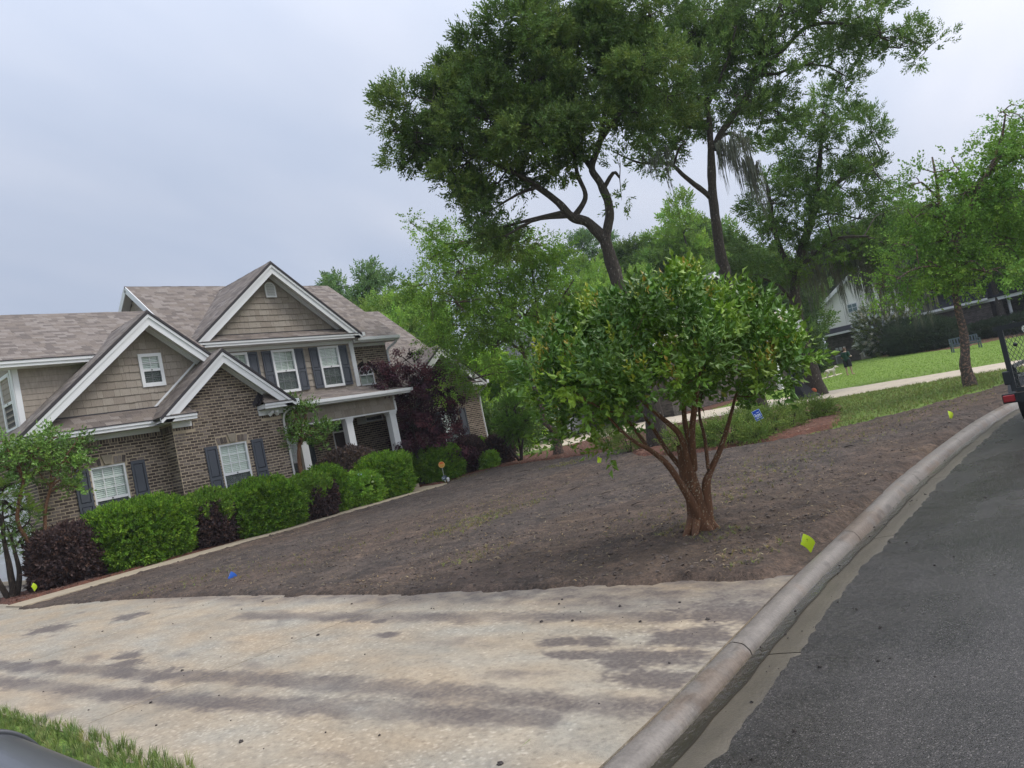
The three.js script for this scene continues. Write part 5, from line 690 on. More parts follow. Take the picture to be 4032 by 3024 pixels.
// scatter twigs: list of {p, dir, s, c}
function scatter(name, geo, m, list, parent) {
  const im = new THREE.InstancedMesh(geo, m, list.length), d = new THREE.Matrix4(), q = new THREE.Quaternion(), up = V(0, 1, 0);
  list.forEach((e, i) => { q.setFromUnitVectors(up, e.dir).multiply(new THREE.Quaternion().setFromAxisAngle(up, e.a ?? 0)); im.setMatrixAt(i, d.compose(e.p, q, V(e.s, e.s * (e.sy ?? 1), e.s))); im.setColorAt(i, e.c); });
  im.name = parent ? name : numbered(name); flagShadow(im); im.userData.kind = 'stuff'; (parent ?? scene).add(im); return im;
}
const jitter = (c, a = 0.3, warm = 0.12) => { const k = 1 + rr(-a, a), w = rr(-warm, warm); return lin(c[0] * k * (1 + w), c[1] * k, c[2] * k * (1 - w)); };
const inSphere = () => { for (;;) { const v = V(rr(-1, 1), rr(-1, 1), rr(-1, 1)), l = v.length(); if (l < 1 && l > 0.02) return v; } };
// crown from blobs: each blob holds puffs, each puff a handful of twigs
function crownList(blobs, { perM3 = 40, puffR = 0.45, puffs = 1.6, colors = [[0.05, 0.09, 0.03]], droop = 0, up = 0.35, scale = [0.8, 1.3], flat = 0.7, edge = 0.35 } = {}) {
  const list = [], centers = [];
  for (const [x, y, z, rh, rv] of blobs) {
    const vol = 4.19 * rh * rh * rv, nP = Math.max(3, Math.round(vol * puffs / (4.19 * puffR ** 3) * 0.55)), nT = Math.max(8, Math.round(vol * perM3 / nP));
    for (let k = 0; k < nP; k++) {
      const d = inSphere(); const l = d.length(); d.multiplyScalar((edge + (1 - edge) * Math.cbrt(l)) / l); const c = V(x + d.x * rh, y + d.y * rv, z + d.z * rh), pr = puffR * rr(0.6, 1.35); centers.push([c, V(x, y, z)]); const col = pick(colors), pk = rr(0.8, 1.2);
      for (let t = 0; t < nT; t++) { const o = inSphere(), p = c.clone().add(V(o.x * pr, o.y * pr * flat, o.z * pr)); const dir = o.clone().multiplyScalar(0.9).add(V(rr(-0.5, 0.5), up - droop + rr(-0.4, 0.4), rr(-0.5, 0.5))).addScaledVector(V(d.x, d.y, d.z), 0.5).normalize(); const q = jitter(col, 0.22, 0.1); q.multiplyScalar(pk); list.push({ p, dir, a: rr(0, 6.28), s: rr(...scale), c: q }); }
    }
  }
  return { list, centers };
}
// tree as a thing: trunk, branches, crown (and hanging moss)
function tree(name, label, group, { stems, blobs }, { leaf, leafM = M.leaf, barkM = M.oakBark, crown = {}, seed = 1, twigN = 160, moss = [], seg = 12, wob = 0.25 } = {}) {
  rnd = rng(seed); const b0 = stems[0][0][0], base = V(b0[0], b0[1], b0[2]), t = thing(name, label, 'tree', [base.x, base.y, base.z], 0, group), loc = ps => ps.map(p => V(p[0], p[1], p[2]).sub(base));
  const flare = (ps, r0, r1, first) => tube(loc(ps), first ? [r0 * 1.75, r0 * 1.12, r0, ...[0.85, 0.7, 0.55, 0.4, 0.25, 0.1, 0].map(k => r1 + (r0 - r1) * k * 0.95)] : r0, r1, seg, ps.length * 5, wob);
  obj('trunk', [flare(stems[0][0], stems[0][1], stems[0][2], true)], barkM, t, { keepUV: true });
  const lim = stems.slice(1).map(s => flare(s[0], s[1], s[2], false));
  const pts = []; stems.forEach((s, k) => { const c = new THREE.CatmullRomCurve3(loc(s[0])); for (let i = k ? 0.15 : 0.45; i <= 1; i += 0.05) pts.push([c.getPoint(i), s[1] + (s[2] - s[1]) * i]); });
  const { list, centers } = crownList(blobs.map(b => [b[0] - base.x, b[1] - base.y, b[2] - base.z, b[3], b[4]]), crown);
  const near = p => { let b = null, bd = 1e9; for (const q of pts) { const d = q[0].distanceTo(p) + 0.6 * Math.max(0, q[0].y - p.y); if (d < bd) { bd = d; b = q; } } return b; };
  const step = Math.max(1, Math.floor(centers.length / twigN)), hubs = new Map();
  centers.forEach(([c, bc], i) => {
    const key = bc.x.toFixed(2) + bc.y.toFixed(2); if (!hubs.has(key)) { const q = near(bc), m = q[0].clone().lerp(bc, 0.5).add(V(rr(-0.2, 0.2), rr(0, 0.3), rr(-0.2, 0.2))), r = Math.min(q[1] * 0.7, 0.075); hubs.set(key, bc); lim.push(tube([q[0], m, bc], r, Math.max(0.012, r * 0.4), 6, 7)); }
    if (i % step === 0) lim.push(tube([bc, bc.clone().lerp(c, 0.5).add(V(rr(-0.1, 0.1), rr(-0.05, 0.15), rr(-0.1, 0.1))), c], 0.02, 0.006, 4, 4));
  });
  if (lim.length) obj('branches', lim, barkM, t, { keepUV: true });
  scatter('crown', leaf, leafM, list, t);
  if (moss.length) { const ml = []; for (const [x, y, z, r, n, L] of moss) for (let i = 0; i < n; i++) { const d = inSphere(); ml.push({ p: V(x - base.x + d.x * r, y - base.y + d.y * r * 0.6, z - base.z + d.z * r), dir: V(rr(-0.08, 0.08), -1, rr(-0.08, 0.08)).normalize(), a: rr(0, 6.28), s: rr(0.5, 1.1), sy: L * rr(0.5, 1.3), c: jitter([0.16, 0.17, 0.13], 0.3, 0.08) }); } scatter('hanging_moss', mossGeo, M.leafDull, ml, t); }
  return t;
}
const mossGeo = (() => { const r = rng(5), pos = []; for (let k = 0; k < 9; k++) { let x = (r() - 0.5) * 0.16, z = (r() - 0.5) * 0.16, w = 0.014, L = 0.5 + 0.5 * r(), a = r() * 3; for (let i = 0; i < 5; i++) { const y0 = i / 5 * L, y1 = (i + 1) / 5 * L, x2 = x + (r() - 0.5) * 0.05, z2 = z + (r() - 0.5) * 0.05, w2 = w * (i === 4 ? 0.15 : 0.85), c = Math.cos(a), s = Math.sin(a); pos.push(x - w * c, y0, z - w * s, x + w * c, y0, z + w * s, x2 + w2 * c, y1, z2 + w2 * s, x - w * c, y0, z - w * s, x2 + w2 * c, y1, z2 + w2 * s, x2 - w2 * c, y1, z2 - w2 * s); x = x2; z = z2; w = w2; a += 0.8; } } return leafGeo(pos); })();
// leaf kits
const oakTwig = twig(21, { n: 10, len: 0.105, wid: 0.046, twigLen: 0.3, spread: 0.95 });
const birchTwig = twig(22, { n: 9, len: 0.09, wid: 0.064, twigLen: 0.38, spread: 1.25, bend: 0.35 });
const farTwig = twig(23, { n: 12, len: 0.17, wid: 0.1, twigLen: 0.55, spread: 1.1 });
const boxTwig = twig(24, { n: 10, len: 0.066, wid: 0.038, twigLen: 0.17, spread: 0.8 });
const purpleTwig = twig(25, { n: 9, len: 0.07, wid: 0.046, twigLen: 0.16, spread: 1.0 });
const mapleTwig = (() => { const r = rng(9), pos = []; for (let i = 0; i < 6; i++) { const az = i * 2.4, y = 0.04 + i * 0.035; for (const f of [-0.9, -0.45, 0, 0.45, 0.9]) { const q = new THREE.Quaternion().setFromAxisAngle(V(0, 1, 0), az).multiply(new THREE.Quaternion().setFromEuler(new THREE.Euler(1.35 + 0.3 * r(), 0, 0))).multiply(new THREE.Quaternion().setFromAxisAngle(V(0, 0, 1), f)); addLeaf(pos, new THREE.Matrix4().compose(V(0.03 * Math.sin(az), y, 0.03 * Math.cos(az)), q, V(1, 1, 1)), 0.075 - 0.02 * Math.abs(f), 0.018, 0.1, 0.3); } } return leafGeo(pos); })();
const needleTwig = twig(26, { n: 16, len: 0.06, wid: 0.014, twigLen: 0.16, spread: 0.6 });
const crapeTwig = twig(27, { n: 10, len: 0.092, wid: 0.052, twigLen: 0.27, spread: 1.05, bend: 0.2 });
const lacyTwig = twig(28, { n: 7, len: 0.04, wid: 0.02, twigLen: 0.2, spread: 0.9 });

// ---- the big trees
tree('live_oak', 'tall leaning oak with forked grey trunk and broad dark crown above the yard', null, oak1, { leaf: oakTwig, seed: 31, crown: { perM3: 175, puffR: 0.42, puffs: 1.9, colors: [[0.149, 0.235, 0.055], [0.112, 0.182, 0.045], [0.193, 0.276, 0.062]] } });
tree('live_oak', 'tall straight oak with mossy limbs behind the leafy small tree', null, oak2, { leaf: oakTwig, seed: 32, crown: { perM3: 100, puffR: 0.42, puffs: 1.5, colors: [[0.155, 0.248, 0.058], [0.117, 0.193, 0.048], [0.186, 0.289, 0.069]] }, moss: [[23.2, 9.0, -9.6, 0.5, 40, 1.3], [23.4, 8.2, -9.3, 0.35, 22, 1.5], [21.3, 9.0, -11.2, 0.6, 16, 0.9]] });
tree('live_oak', 'dark barked oak hung with grey moss beside the basketball goal', null, oak3, { leaf: oakTwig, seed: 33, crown: { perM3: 58, puffR: 0.5, puffs: 1.4, colors: [[0.155, 0.262, 0.058], [0.124, 0.206, 0.052], [0.201, 0.318, 0.065]], scale: [0.9, 1.5] }, moss: [[36.0, 6.3, -10.5, 1.6, 160, 2.0], [37.2, 5.4, -9.9, 1.2, 110, 2.2], [34.4, 6.2, -12.2, 1.2, 90, 2.0], [38.3, 4.6, -9.2, 0.8, 60, 2.2]] });
tree('river_birch', 'leaning river birch with peeling tan trunk near the trailer', null, birchR, { leaf: birchTwig, barkM: M.birchBark, seed: 34, crown: { perM3: 120, puffR: 0.34, puffs: 1.6, colors: [[0.232, 0.400, 0.073], [0.186, 0.331, 0.062], [0.279, 0.456, 0.077]], droop: 0.5 } });
tree('river_birch', 'twin stemmed river birch with airy light green crown beside the house', null, birchC, { leaf: birchTwig, barkM: M.birchBark, seed: 35, crown: { perM3: 105, puffR: 0.4, puffs: 1.7, colors: [[0.265, 0.427, 0.069], [0.217, 0.359, 0.061], [0.311, 0.482, 0.077]], droop: 0.6, scale: [0.8, 1.3] } });
// ---- background trees: a crown with lower tiers and a trunk of its own
const tones = { far: [[0.155, 0.262, 0.086], [0.186, 0.304, 0.095]], lite: [[0.294, 0.456, 0.077], [0.248, 0.386, 0.069]], yel: [[0.404, 0.607, 0.069], [0.325, 0.510, 0.062]], mid: [[0.186, 0.304, 0.058], [0.155, 0.248, 0.052]], dark: [[0.100, 0.166, 0.041], [0.124, 0.206, 0.048]] };
const backLabels = ['hazy tree crown rising above the right end of the main roof', 'light green tree just right of the main roof hip', 'light tree top showing over the lower right roof', 'small light crown between the hazy tree and the right roof', 'bright yellow green tree right of the brick gable wing', 'bright yellow green sapling behind the round topiary', 'dark low tree between the brick wing and the topiary', 'light tree behind the purple maple and brick wing', 'pale distant crown in the gap left of the forked oak', 'light tall tree between birch and forked oak trunk', 'light bushy tree behind the forked oak trunk', 'yellow green tree low behind the twin stemmed birch', 'tree top in the gap right of the forked oak trunk', 'green tree between the two tall oak trunks', 'tall green tree left of the straight oak trunk', 'light tree behind the grey roof of the neighbouring house', 'bushy tree beside the white gable trim', 'tree behind the straight oak trunk', 'dark tree right of the straight oak trunk', 'light sprig crown high between the two oaks', 'light feathery crown under the mossy oak limb', 'bushy tree left of the dark barked mossy oak', 'dark tree behind the basketball goal', 'dark tall tree above the white sided house', 'dark crown behind the hanging moss', 'bushy tree right of the hanging moss', 'dark tree left of the peeling birch trunk', 'dark tree behind the peeling birch crown', 'tall bushy tree at the right edge of the picture', 'dark low tree behind the flowering shrub', 'dark low tree behind the garden bench', 'bushy crown high between mossy oak and peeling birch', 'light tree behind the parked car', 'bushy tree behind the leafy crape myrtle stems'];
const kindNames = { far: 'distant_tree', lite: 'light_tree', yel: 'young_tree', mid: 'bushy_tree', dark: 'dense_tree' };
backTrees.forEach(([k, x, y, z, rh, rv], i) => {
  const r = rng(500 + i), bl = [[x, y, z, rh, rv]], gy = ground(x, Math.max(z, -60)), lo = Math.max(gy + 1.2, y - (y - gy) * (k === 'dark' || k === 'mid' || k === 'yel' ? 0.85 : 0.6));
  for (let q = 0; q < 7; q++) { const t = (q + 0.5) / 7, yy = y - (y - lo) * t, w = rh * (0.75 + 0.7 * Math.sin(Math.PI * (0.25 + 0.6 * t))), a = r() * 6.28; bl.push([x + Math.cos(a) * w * 0.75, yy, z + Math.sin(a) * w * 0.75, rh * (0.75 + 0.35 * r()), rv * (0.6 + 0.3 * r())]); }
  tree(kindNames[k], backLabels[i], 'background trees', { stems: [[[[x + 0.3, gy - 0.1, z], [x + 0.1, gy + (y - gy) * 0.35, z + 0.1], [x, y, z]], 0.2, 0.05]], blobs: bl }, { leaf: farTwig, leafM: M.leaf, barkM: M.darkBark, seed: 600 + i, seg: 7, twigN: 14, crown: { perM3: 24, puffR: 0.75, puffs: 1.1, colors: tones[k], scale: [0.8, 1.4] } });
});
// ---- tall shade trees over the porch house, crowns clear of the ground
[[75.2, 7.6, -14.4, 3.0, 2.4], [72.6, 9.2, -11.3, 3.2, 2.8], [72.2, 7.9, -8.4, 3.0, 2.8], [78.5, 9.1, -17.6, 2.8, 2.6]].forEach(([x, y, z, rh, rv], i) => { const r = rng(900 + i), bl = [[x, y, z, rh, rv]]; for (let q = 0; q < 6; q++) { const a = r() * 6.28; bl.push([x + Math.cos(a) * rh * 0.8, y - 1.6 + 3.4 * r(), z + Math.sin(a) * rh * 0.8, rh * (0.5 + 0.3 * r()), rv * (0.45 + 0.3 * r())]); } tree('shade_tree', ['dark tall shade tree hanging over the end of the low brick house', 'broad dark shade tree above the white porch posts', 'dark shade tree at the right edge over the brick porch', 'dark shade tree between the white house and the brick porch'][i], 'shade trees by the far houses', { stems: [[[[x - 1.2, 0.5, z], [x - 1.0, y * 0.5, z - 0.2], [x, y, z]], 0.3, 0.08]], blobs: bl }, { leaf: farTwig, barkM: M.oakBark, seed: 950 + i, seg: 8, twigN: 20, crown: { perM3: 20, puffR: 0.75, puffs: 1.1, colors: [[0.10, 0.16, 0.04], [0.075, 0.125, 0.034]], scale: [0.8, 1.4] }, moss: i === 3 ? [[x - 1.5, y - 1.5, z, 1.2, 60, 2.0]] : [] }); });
// ---- smaller ornamental trees
const stemSet = (at, r0, r1) => ({ stems: at.stems.map(s => [s, r0, r1]), blobs: at.blobs });
tree('japanese_maple', 'purple leaved maple growing against the porch end of the house', null, { stems: [[[[18.62, 0.2, -22.0], [18.69, 1.4, -22.05], [18.81, 2.4, -22.1], [18.9, 3.4, -22.1]], 0.07, 0.03], [[[18.65, 0.3, -22.0], [19.2, 1.5, -21.9], [19.7, 2.8, -21.9], [19.8, 4.0, -21.9]], 0.05, 0.02]], blobs: mapleAt.blobs }, { leaf: mapleTwig, leafM: M.leafDull, barkM: M.darkBark, seed: 41, seg: 8, crown: { perM3: 260, puffR: 0.22, puffs: 1.1, colors: [[0.085, 0.034, 0.048], [0.060, 0.027, 0.037], [0.128, 0.048, 0.058]], flat: 0.5, scale: [0.9, 1.4] } });
tree('crape_myrtle', 'slim young crape myrtle in front of the porch', null, { stems: [[pcrapeAt.stems.map((p, i) => i ? p : [p[0], 0.2, p[2]]), 0.07, 0.05]], blobs: pcrapeAt.blobs }, { leaf: crapeTwig, leafM: M.leafGloss, barkM: M.crapeBark, seed: 42, seg: 8, crown: { perM3: 170, puffR: 0.16, puffs: 1.2, colors: [[0.155, 0.276, 0.052], [0.201, 0.359, 0.061]], up: 0.8, scale: [0.8, 1.2] } });
tree('crape_myrtle', 'two stemmed crape myrtle at the garage corner of the house', null, { stems: lcrapeAt.stems.map(s => [s.map((p, i) => i ? p : [p[0], 0.2, p[2]]), 0.06, 0.03]), blobs: lcrapeAt.blobs }, { leaf: crapeTwig, leafM: M.leafGloss, barkM: M.crapeBark, seed: 43, seg: 8, crown: { perM3: 190, puffR: 0.18, puffs: 1.2, colors: [[0.155, 0.276, 0.055], [0.193, 0.331, 0.062]], scale: [0.8, 1.2] } });
tree('evergreen_shrub_tree', 'feathery evergreen with bare twisting stems before the garage door', null, { stems: leverAt.stems.map(s => [s.map((p, i) => i ? p : [p[0], 0.2, p[2]]), 0.07, 0.03]), blobs: leverAt.blobs }, { leaf: needleTwig, leafM: M.leafDull, barkM: M.darkBark, seed: 44, seg: 8, crown: { perM3: 420, puffR: 0.18, puffs: 1.2, colors: [[0.155, 0.262, 0.052], [0.109, 0.193, 0.045], [0.232, 0.359, 0.052]], scale: [0.8, 1.2] } });
tree('topiary_tree', 'small round clipped evergreen on dark stems right of the house', null, { stems: topiAt.stems.map(s => [s.map((p, i) => i ? p : [p[0], 0.2, p[2]]), 0.05, 0.025]), blobs: topiAt.blobs }, { leaf: needleTwig, leafM: M.leafDull, barkM: M.darkBark, seed: 45, seg: 8, crown: { perM3: 420, puffR: 0.16, puffs: 1.2, colors: [[0.124, 0.235, 0.035], [0.155, 0.304, 0.038]], scale: [0.9, 1.4] } });
// ---- the crape myrtle in the yard: its largest-looking leaves are meshes of their own
{
  rnd = rng(51); const base = V(7.6, 0.1, -4.46), t = thing('crape_myrtle', 'leafy crape myrtle with many orange brown stems standing in the bare yard', 'tree', [base.x, base.y, base.z]);
  const loc = ps => ps.map(p => V(p[0], p[1], p[2]).sub(base)), lims = heroAt.stems.map((s, i) => tube(loc(s), i === 6 || i === 7 ? [0.02, 0.022, 0.02, 0.016, 0.012, 0.008] : [i === 5 ? 0.06 : i < 2 ? 0.07 : 0.045, i < 2 || i === 5 ? 0.05 : 0.038, 0.036, 0.03, 0.022, 0.014, 0.008], 0, 10, s.length * 6, 0.22));
  // root flare and the joined foot
  const foot = [[0.0, 0.28, 0.0], [-0.03, 0.5, 0.02], [-0.1, 0.95, 0.05]]; const roots = []; for (let i = 0; i < 9; i++) { const a = i * 0.7 + rr(-0.2, 0.2), L = rr(0.16, 0.32); roots.push(tube([V(0, 0.34, 0), V(Math.cos(a) * L * 0.45, 0.13, Math.sin(a) * L * 0.45), V(Math.cos(a) * L, -0.03, Math.sin(a) * L)], 0.075, 0.03, 7, 8, 0.35)); }
  obj('trunk', [tube([V(0.02, -0.02, 0.0), V(0.0, 0.15, 0), V(-0.02, 0.4, 0.01), V(-0.05, 0.75, 0.02), V(-0.09, 1.0, 0.03)], [0.17, 0.13, 0.105, 0.085, 0.06], 0, 14, 22, 0.35), ...roots], M.crapeBark, t, { keepUV: true });
  obj('stems', lims, M.crapeBark, t, { keepUV: true });
  const { list, centers } = crownList(heroAt.blobs.map(b => [b[0] - base.x, b[1] - base.y - 0.05, b[2] - base.z, b[3] * 0.8, b[4] * 0.66]), { perM3: 900, puffR: 0.13, puffs: 1.0, colors: [[0.17, 0.31, 0.04], [0.13, 0.25, 0.036], [0.23, 0.38, 0.045], [0.10, 0.20, 0.034]], up: 0.55, scale: [0.75, 1.15], edge: 0.45, flat: 0.9 });
  const tips = []; const br = []; const endPts = loc(heroAt.stems.map(s => s[s.length - 1])), cand = []; heroAt.stems.forEach(s => { const c = new THREE.CatmullRomCurve3(loc(s)); for (let k = 0.5; k <= 1; k += 0.06) cand.push(c.getPoint(k)); });
  centers.forEach(([c], i) => { if (i % 2) return; let q = cand[0], d = 9; for (const p of cand) { const e = p.distanceTo(c); if (e < d) { d = e; q = p; } } br.push(tube([q, q.clone().lerp(c, 0.5).add(V(rr(-0.05, 0.05), rr(-0.06, 0.02), rr(-0.05, 0.05))), c], 0.008, 0.003, 4, 4)); });
  obj('twigs', br, M.crapeBark, t, { keepUV: true });
  // fresh yellow shoots on the outer twigs
  const top = centers.map(c => c[0]).filter(c => c.y > 1.55 || Math.hypot(c.x, c.z) > 0.95); for (const c of top) if (rnd() < 0.6) for (let k = 0; k < 3; k++) list.push({ p: c.clone().add(V(rr(-0.1, 0.1), rr(0.02, 0.14), rr(-0.1, 0.1))), dir: V(rr(-0.35, 0.35), 1, rr(-0.35, 0.35)).normalize(), a: rr(0, 6), s: rr(0.5, 0.8), c: pick([lin(0.42, 0.46, 0.05), lin(0.50, 0.36, 0.06), lin(0.34, 0.46, 0.05)]) });
  // single leaves on the side facing the street
  const one = leafGeo((() => { const p = []; addLeaf(p, new THREE.Matrix4(), 0.085, 0.048, 0.22, 0.22); return p; })()), lm = [[0.15, 0.29, 0.04], [0.20, 0.36, 0.045], [0.27, 0.42, 0.05], [0.42, 0.46, 0.07]].map(c => phys(lin(...c), 0.4, { transmission: 0.3, thickness: 0, side: THREE.DoubleSide, specularIntensity: 0.55 }));
  const view = camera.position.clone().sub(base).normalize(), front = centers.map(c => c[0]).sort((a, b) => b.dot(view) - a.dot(view)).slice(0, 240);
  for (let i = 0; i < 300; i++) { const c = front[i % front.length], m = flagShadow(new THREE.Mesh(one, lm[Math.floor(rr(0, 3.3))])); m.name = 'leaf'; m.position.copy(c).addScaledVector(view, rr(0.04, 0.16)).add(V(rr(-0.12, 0.12), rr(-0.1, 0.12), rr(-0.12, 0.12))); m.rotation.set(rr(-1.2, 1.2), rr(0, 6.28), rr(-1.2, 1.2)); m.scale.setScalar(rr(0.8, 1.15)); t.add(m); }
  scatter('crown', crapeTwig, M.leafGloss, list, t);
}
// ---- clipped shrubs along the house
function shrub(name, label, group, [x, y, z, rw, h], { leaf = boxTwig, leafM = M.leaf, cols, pow = 2.6, n = 9000, deep = 0.72, rz = null, seed = 1, topCols = null, scale = [0.8, 1.25], rough = 0.15 }) {
  rnd = rng(seed); const t = thing(name, label, 'shrub', [x, y, z], 0, group), list = [], rd = rz ?? rw * 0.9, H = h, cy = H * 0.5;
  for (let i = 0; i < n; i++) {
    const d = V(rr(-1, 1), rr(-1, 1), rr(-1, 1)); const l = Math.pow(Math.abs(d.x) ** pow + Math.abs(d.y) ** pow + Math.abs(d.z) ** pow, 1 / pow); if (l < 0.05) continue; d.multiplyScalar(1 / l);
    const bump = 1 + rough * 2 * fbm(d.x * 2.2 + seed, d.y * 2.2, d.z * 2.2, 3) + rr(-0.03, 0.05), k = deep + (1 - deep) * Math.sqrt(rnd());
    const p = V(d.x * rw * k * bump, cy + d.y * H * 0.5 * k * bump, d.z * rd * k * bump); if (p.y < 0.03) p.y = rr(0.03, 0.12);
    const c = jitter(pick(topCols && d.y * 0.8 + fbm(d.x * 1.8, d.z * 1.8, seed + 3, 2) * 1.6 + 0.25 * (d.z) > 0.42 ? topCols : cols), 0.25, 0.12);
    list.push({ p, dir: d.clone().multiplyScalar(0.9).add(V(rr(-0.6, 0.6), 0.35 + rr(-0.4, 0.4), rr(-0.6, 0.6))).normalize(), a: rr(0, 6.28), s: rr(...scale), c });
  }
  scatter('foliage', leaf, leafM, list, t);
  const st = []; for (let i = 0; i < 7; i++) { const a = i * 0.9; st.push(tube([V(0.05 * Math.cos(a), -0.03, 0.05 * Math.sin(a)), V(0.25 * rw * Math.cos(a), H * 0.3, 0.25 * rd * Math.sin(a)), V(0.6 * rw * Math.cos(a), H * 0.7, 0.6 * rd * Math.sin(a))], 0.018, 0.006, 5, 5)); } obj('stems', st, M.darkBark, t, { keepUV: true });
  return t;
}
const green = [[0.20, 0.36, 0.036], [0.155, 0.29, 0.03], [0.245, 0.42, 0.045], [0.12, 0.235, 0.028]], purple = [[0.091, 0.059, 0.057], [0.072, 0.049, 0.048], [0.128, 0.082, 0.070]], flush = [[0.161, 0.286, 0.038], [0.196, 0.326, 0.045]];
const bA = bushAt;
shrub('clipped_shrub', 'large clipped green shrub under the window nearest the garage', 'green shrubs along the house', bA.b2, { cols: green, n: 11500, pow: 3.0, seed: 61, rz: 0.78 });
shrub('clipped_shrub', 'rounded green shrub under the window of the small brick gable', 'green shrubs along the house', bA.b4, { cols: green, n: 9000, seed: 62, rz: 0.75 });
shrub('clipped_shrub', 'upright green shrub left of the porch beside a purple one', 'green shrubs along the house', bA.b6, { cols: green, n: 5200, seed: 63, rz: 0.5 });
shrub('clipped_shrub', 'big round green shrub in front of the porch columns', 'green shrubs along the house', bA.b8, { cols: green, n: 9000, pow: 2.8, seed: 64, rz: 0.75 });
shrub('clipped_shrub', 'round green shrub behind the orange yard sign', 'green shrubs along the house', bA.b9, { cols: green, n: 7500, seed: 65, rz: 0.7 });
shrub('clipped_shrub', 'small green shrub at the far right corner of the house', 'green shrubs along the house', bA.b11, { cols: green, n: 3000, seed: 66 });
shrub('purple_shrub', 'dark purple shrub by the garage corner', 'purple shrubs along the house', bA.b1, { leaf: purpleTwig, leafM: M.leafDull, cols: purple, n: 5600, seed: 67, rz: 0.65, rough: 0.16 });
shrub('purple_shrub', 'purple shrub with fresh green top between the two windows', 'purple shrubs along the house', bA.b3, { leaf: purpleTwig, leafM: M.leafDull, cols: purple, topCols: flush, n: 5000, seed: 68, rz: 0.6, rough: 0.16 });
shrub('purple_shrub', 'purple shrub half covered in green shoots near the downspout', 'purple shrubs along the house', bA.b5, { leaf: purpleTwig, leafM: M.leafDull, cols: purple, topCols: flush, n: 5000, seed: 69, rz: 0.55, rough: 0.16 });
shrub('purple_shrub', 'low purple brown shrub before the porch floor', 'purple shrubs along the house', bA.bp, { leaf: purpleTwig, leafM: M.leafDull, cols: [[0.161, 0.115, 0.092], [0.115, 0.087, 0.078]], n: 6000, seed: 70, rz: 0.4, rough: 0.16 });
shrub('purple_shrub', 'near black purple shrub between the round green shrub and hydrangea', 'purple shrubs along the house', bA.b10, { leaf: purpleTwig, leafM: M.leafDull, cols: purple, n: 4200, seed: 71, rough: 0.16 });
shrub('purple_shrub', 'dark domed purple shrub at the right end of the bed', 'purple shrubs along the house', bA.b12, { leaf: purpleTwig, leafM: M.leafDull, cols: purple, n: 4200, seed: 72, rough: 0.12 });
// hydrangeas: broad leaves and round flower heads
const broadTwig = twig(29, { n: 6, len: 0.12, wid: 0.085, twigLen: 0.14, spread: 1.1 });
function hydrangea(label, at, heads, seed) {
  const t = shrub('hydrangea', label, 'hydrangeas', at, { leaf: broadTwig, leafM: M.leaf, cols: [[0.279, 0.469, 0.061], [0.232, 0.400, 0.052]], n: 900, seed, rough: 0.15, rz: 0.4 });
  for (const [dx, dy, dz, r, c] of heads) { const g = new THREE.IcosahedronGeometry(r, 3), p = g.attributes.position; for (let i = 0; i < p.count; i++) { const v = V().fromBufferAttribute(p, i), k = 1 + 0.22 * noise(v.x * 70, v.y * 70, v.z * 70 + seed); p.setXYZ(i, v.x * k, v.y * k * 0.75, v.z * k); } g.computeVertexNormals(); obj('flower_head', g.translate(dx, dy, dz), mat(c, 0.8), t); }
}
const pale = lin(0.42, 0.52, 0.22), blue = lin(0.42, 0.52, 0.72);
hydrangea('leafy hydrangea with lime flower heads before the porch shrub', bA.b7, [[-0.1, 0.98, 0.2, 0.075, blue], [0.22, 0.86, 0.3, 0.05, pale], [0.02, 0.72, 0.4, 0.05, pale], [0.15, 0.68, 0.42, 0.045, pale], [-0.2, 0.66, 0.38, 0.045, pale], [0.3, 0.62, 0.38, 0.05, pale], [0.08, 0.55, 0.44, 0.04, pale], [-0.05, 0.8, 0.36, 0.04, pale]], 73);
hydrangea('small hydrangea with pale heads at the right end of the house', bA.hyd2, [[-0.1, 0.62, 0.2, 0.08, blue], [0.15, 0.5, 0.3, 0.055, lin(0.6, 0.68, 0.72)], [0.25, 0.45, 0.3, 0.05, pale], [0.0, 0.38, 0.36, 0.05, pale], [0.18, 0.34, 0.38, 0.045, pale], [-0.15, 0.4, 0.34, 0.045, pale]], 74);
// straggly azaleas in the tree bed
lowShrubs.forEach((s, i) => shrub('azalea', 'straggly low green shrub growing in the leaf litter of the tree bed', 'low shrubs in the tree bed', [s[0] + 0.75, s[1] + 0.04, s[2] - 0.5, s[3] * 1.05, s[4]], { leaf: lacyTwig, leafM: M.leafDull, cols: [[0.186, 0.276, 0.061], [0.232, 0.318, 0.069], [0.155, 0.235, 0.052]], n: 400, pow: 2, deep: 0.25, seed: 80 + i, rough: 0.3, scale: [0.8, 1.4] }));
// ---------------------------------------------------------------- neighbouring houses
M.grayBrick = mat(lin(0.20, 0.165, 0.145), 0.9, { map: tex(256, 256, (u, v, i, j) => { const row = Math.floor(v * 12), x = (u * 5 + (row % 2) * 0.5) % 1, y = (v * 12) % 1; const k = x < 0.05 || y < 0.15 ? 1.25 : 0.75 + 0.5 * hash(Math.floor(u * 5 + (row % 2) * 0.5), row); return grey(170 * k); }, { rep: [1, 1] }) });
M.slate = mat(lin(0.13, 0.135, 0.15), 0.9, { map: shingleGrain });
M.vinyl = mat(lin(0.86, 0.85, 0.80), 0.65);
M.darkRoof = mat(lin(0.04, 0.042, 0.055), 0.9, { map: shingleGrain });
function local(t) { return (name, geos, m, parent) => { const g = boxUV(join(Array.isArray(geos) ? geos : [geos])); g.translate(-t.position.x, -t.position.y, -t.position.z); const o = flagShadow(new THREE.Mesh(g, m)); o.name = name; (parent ?? t).add(o); return o; }; }
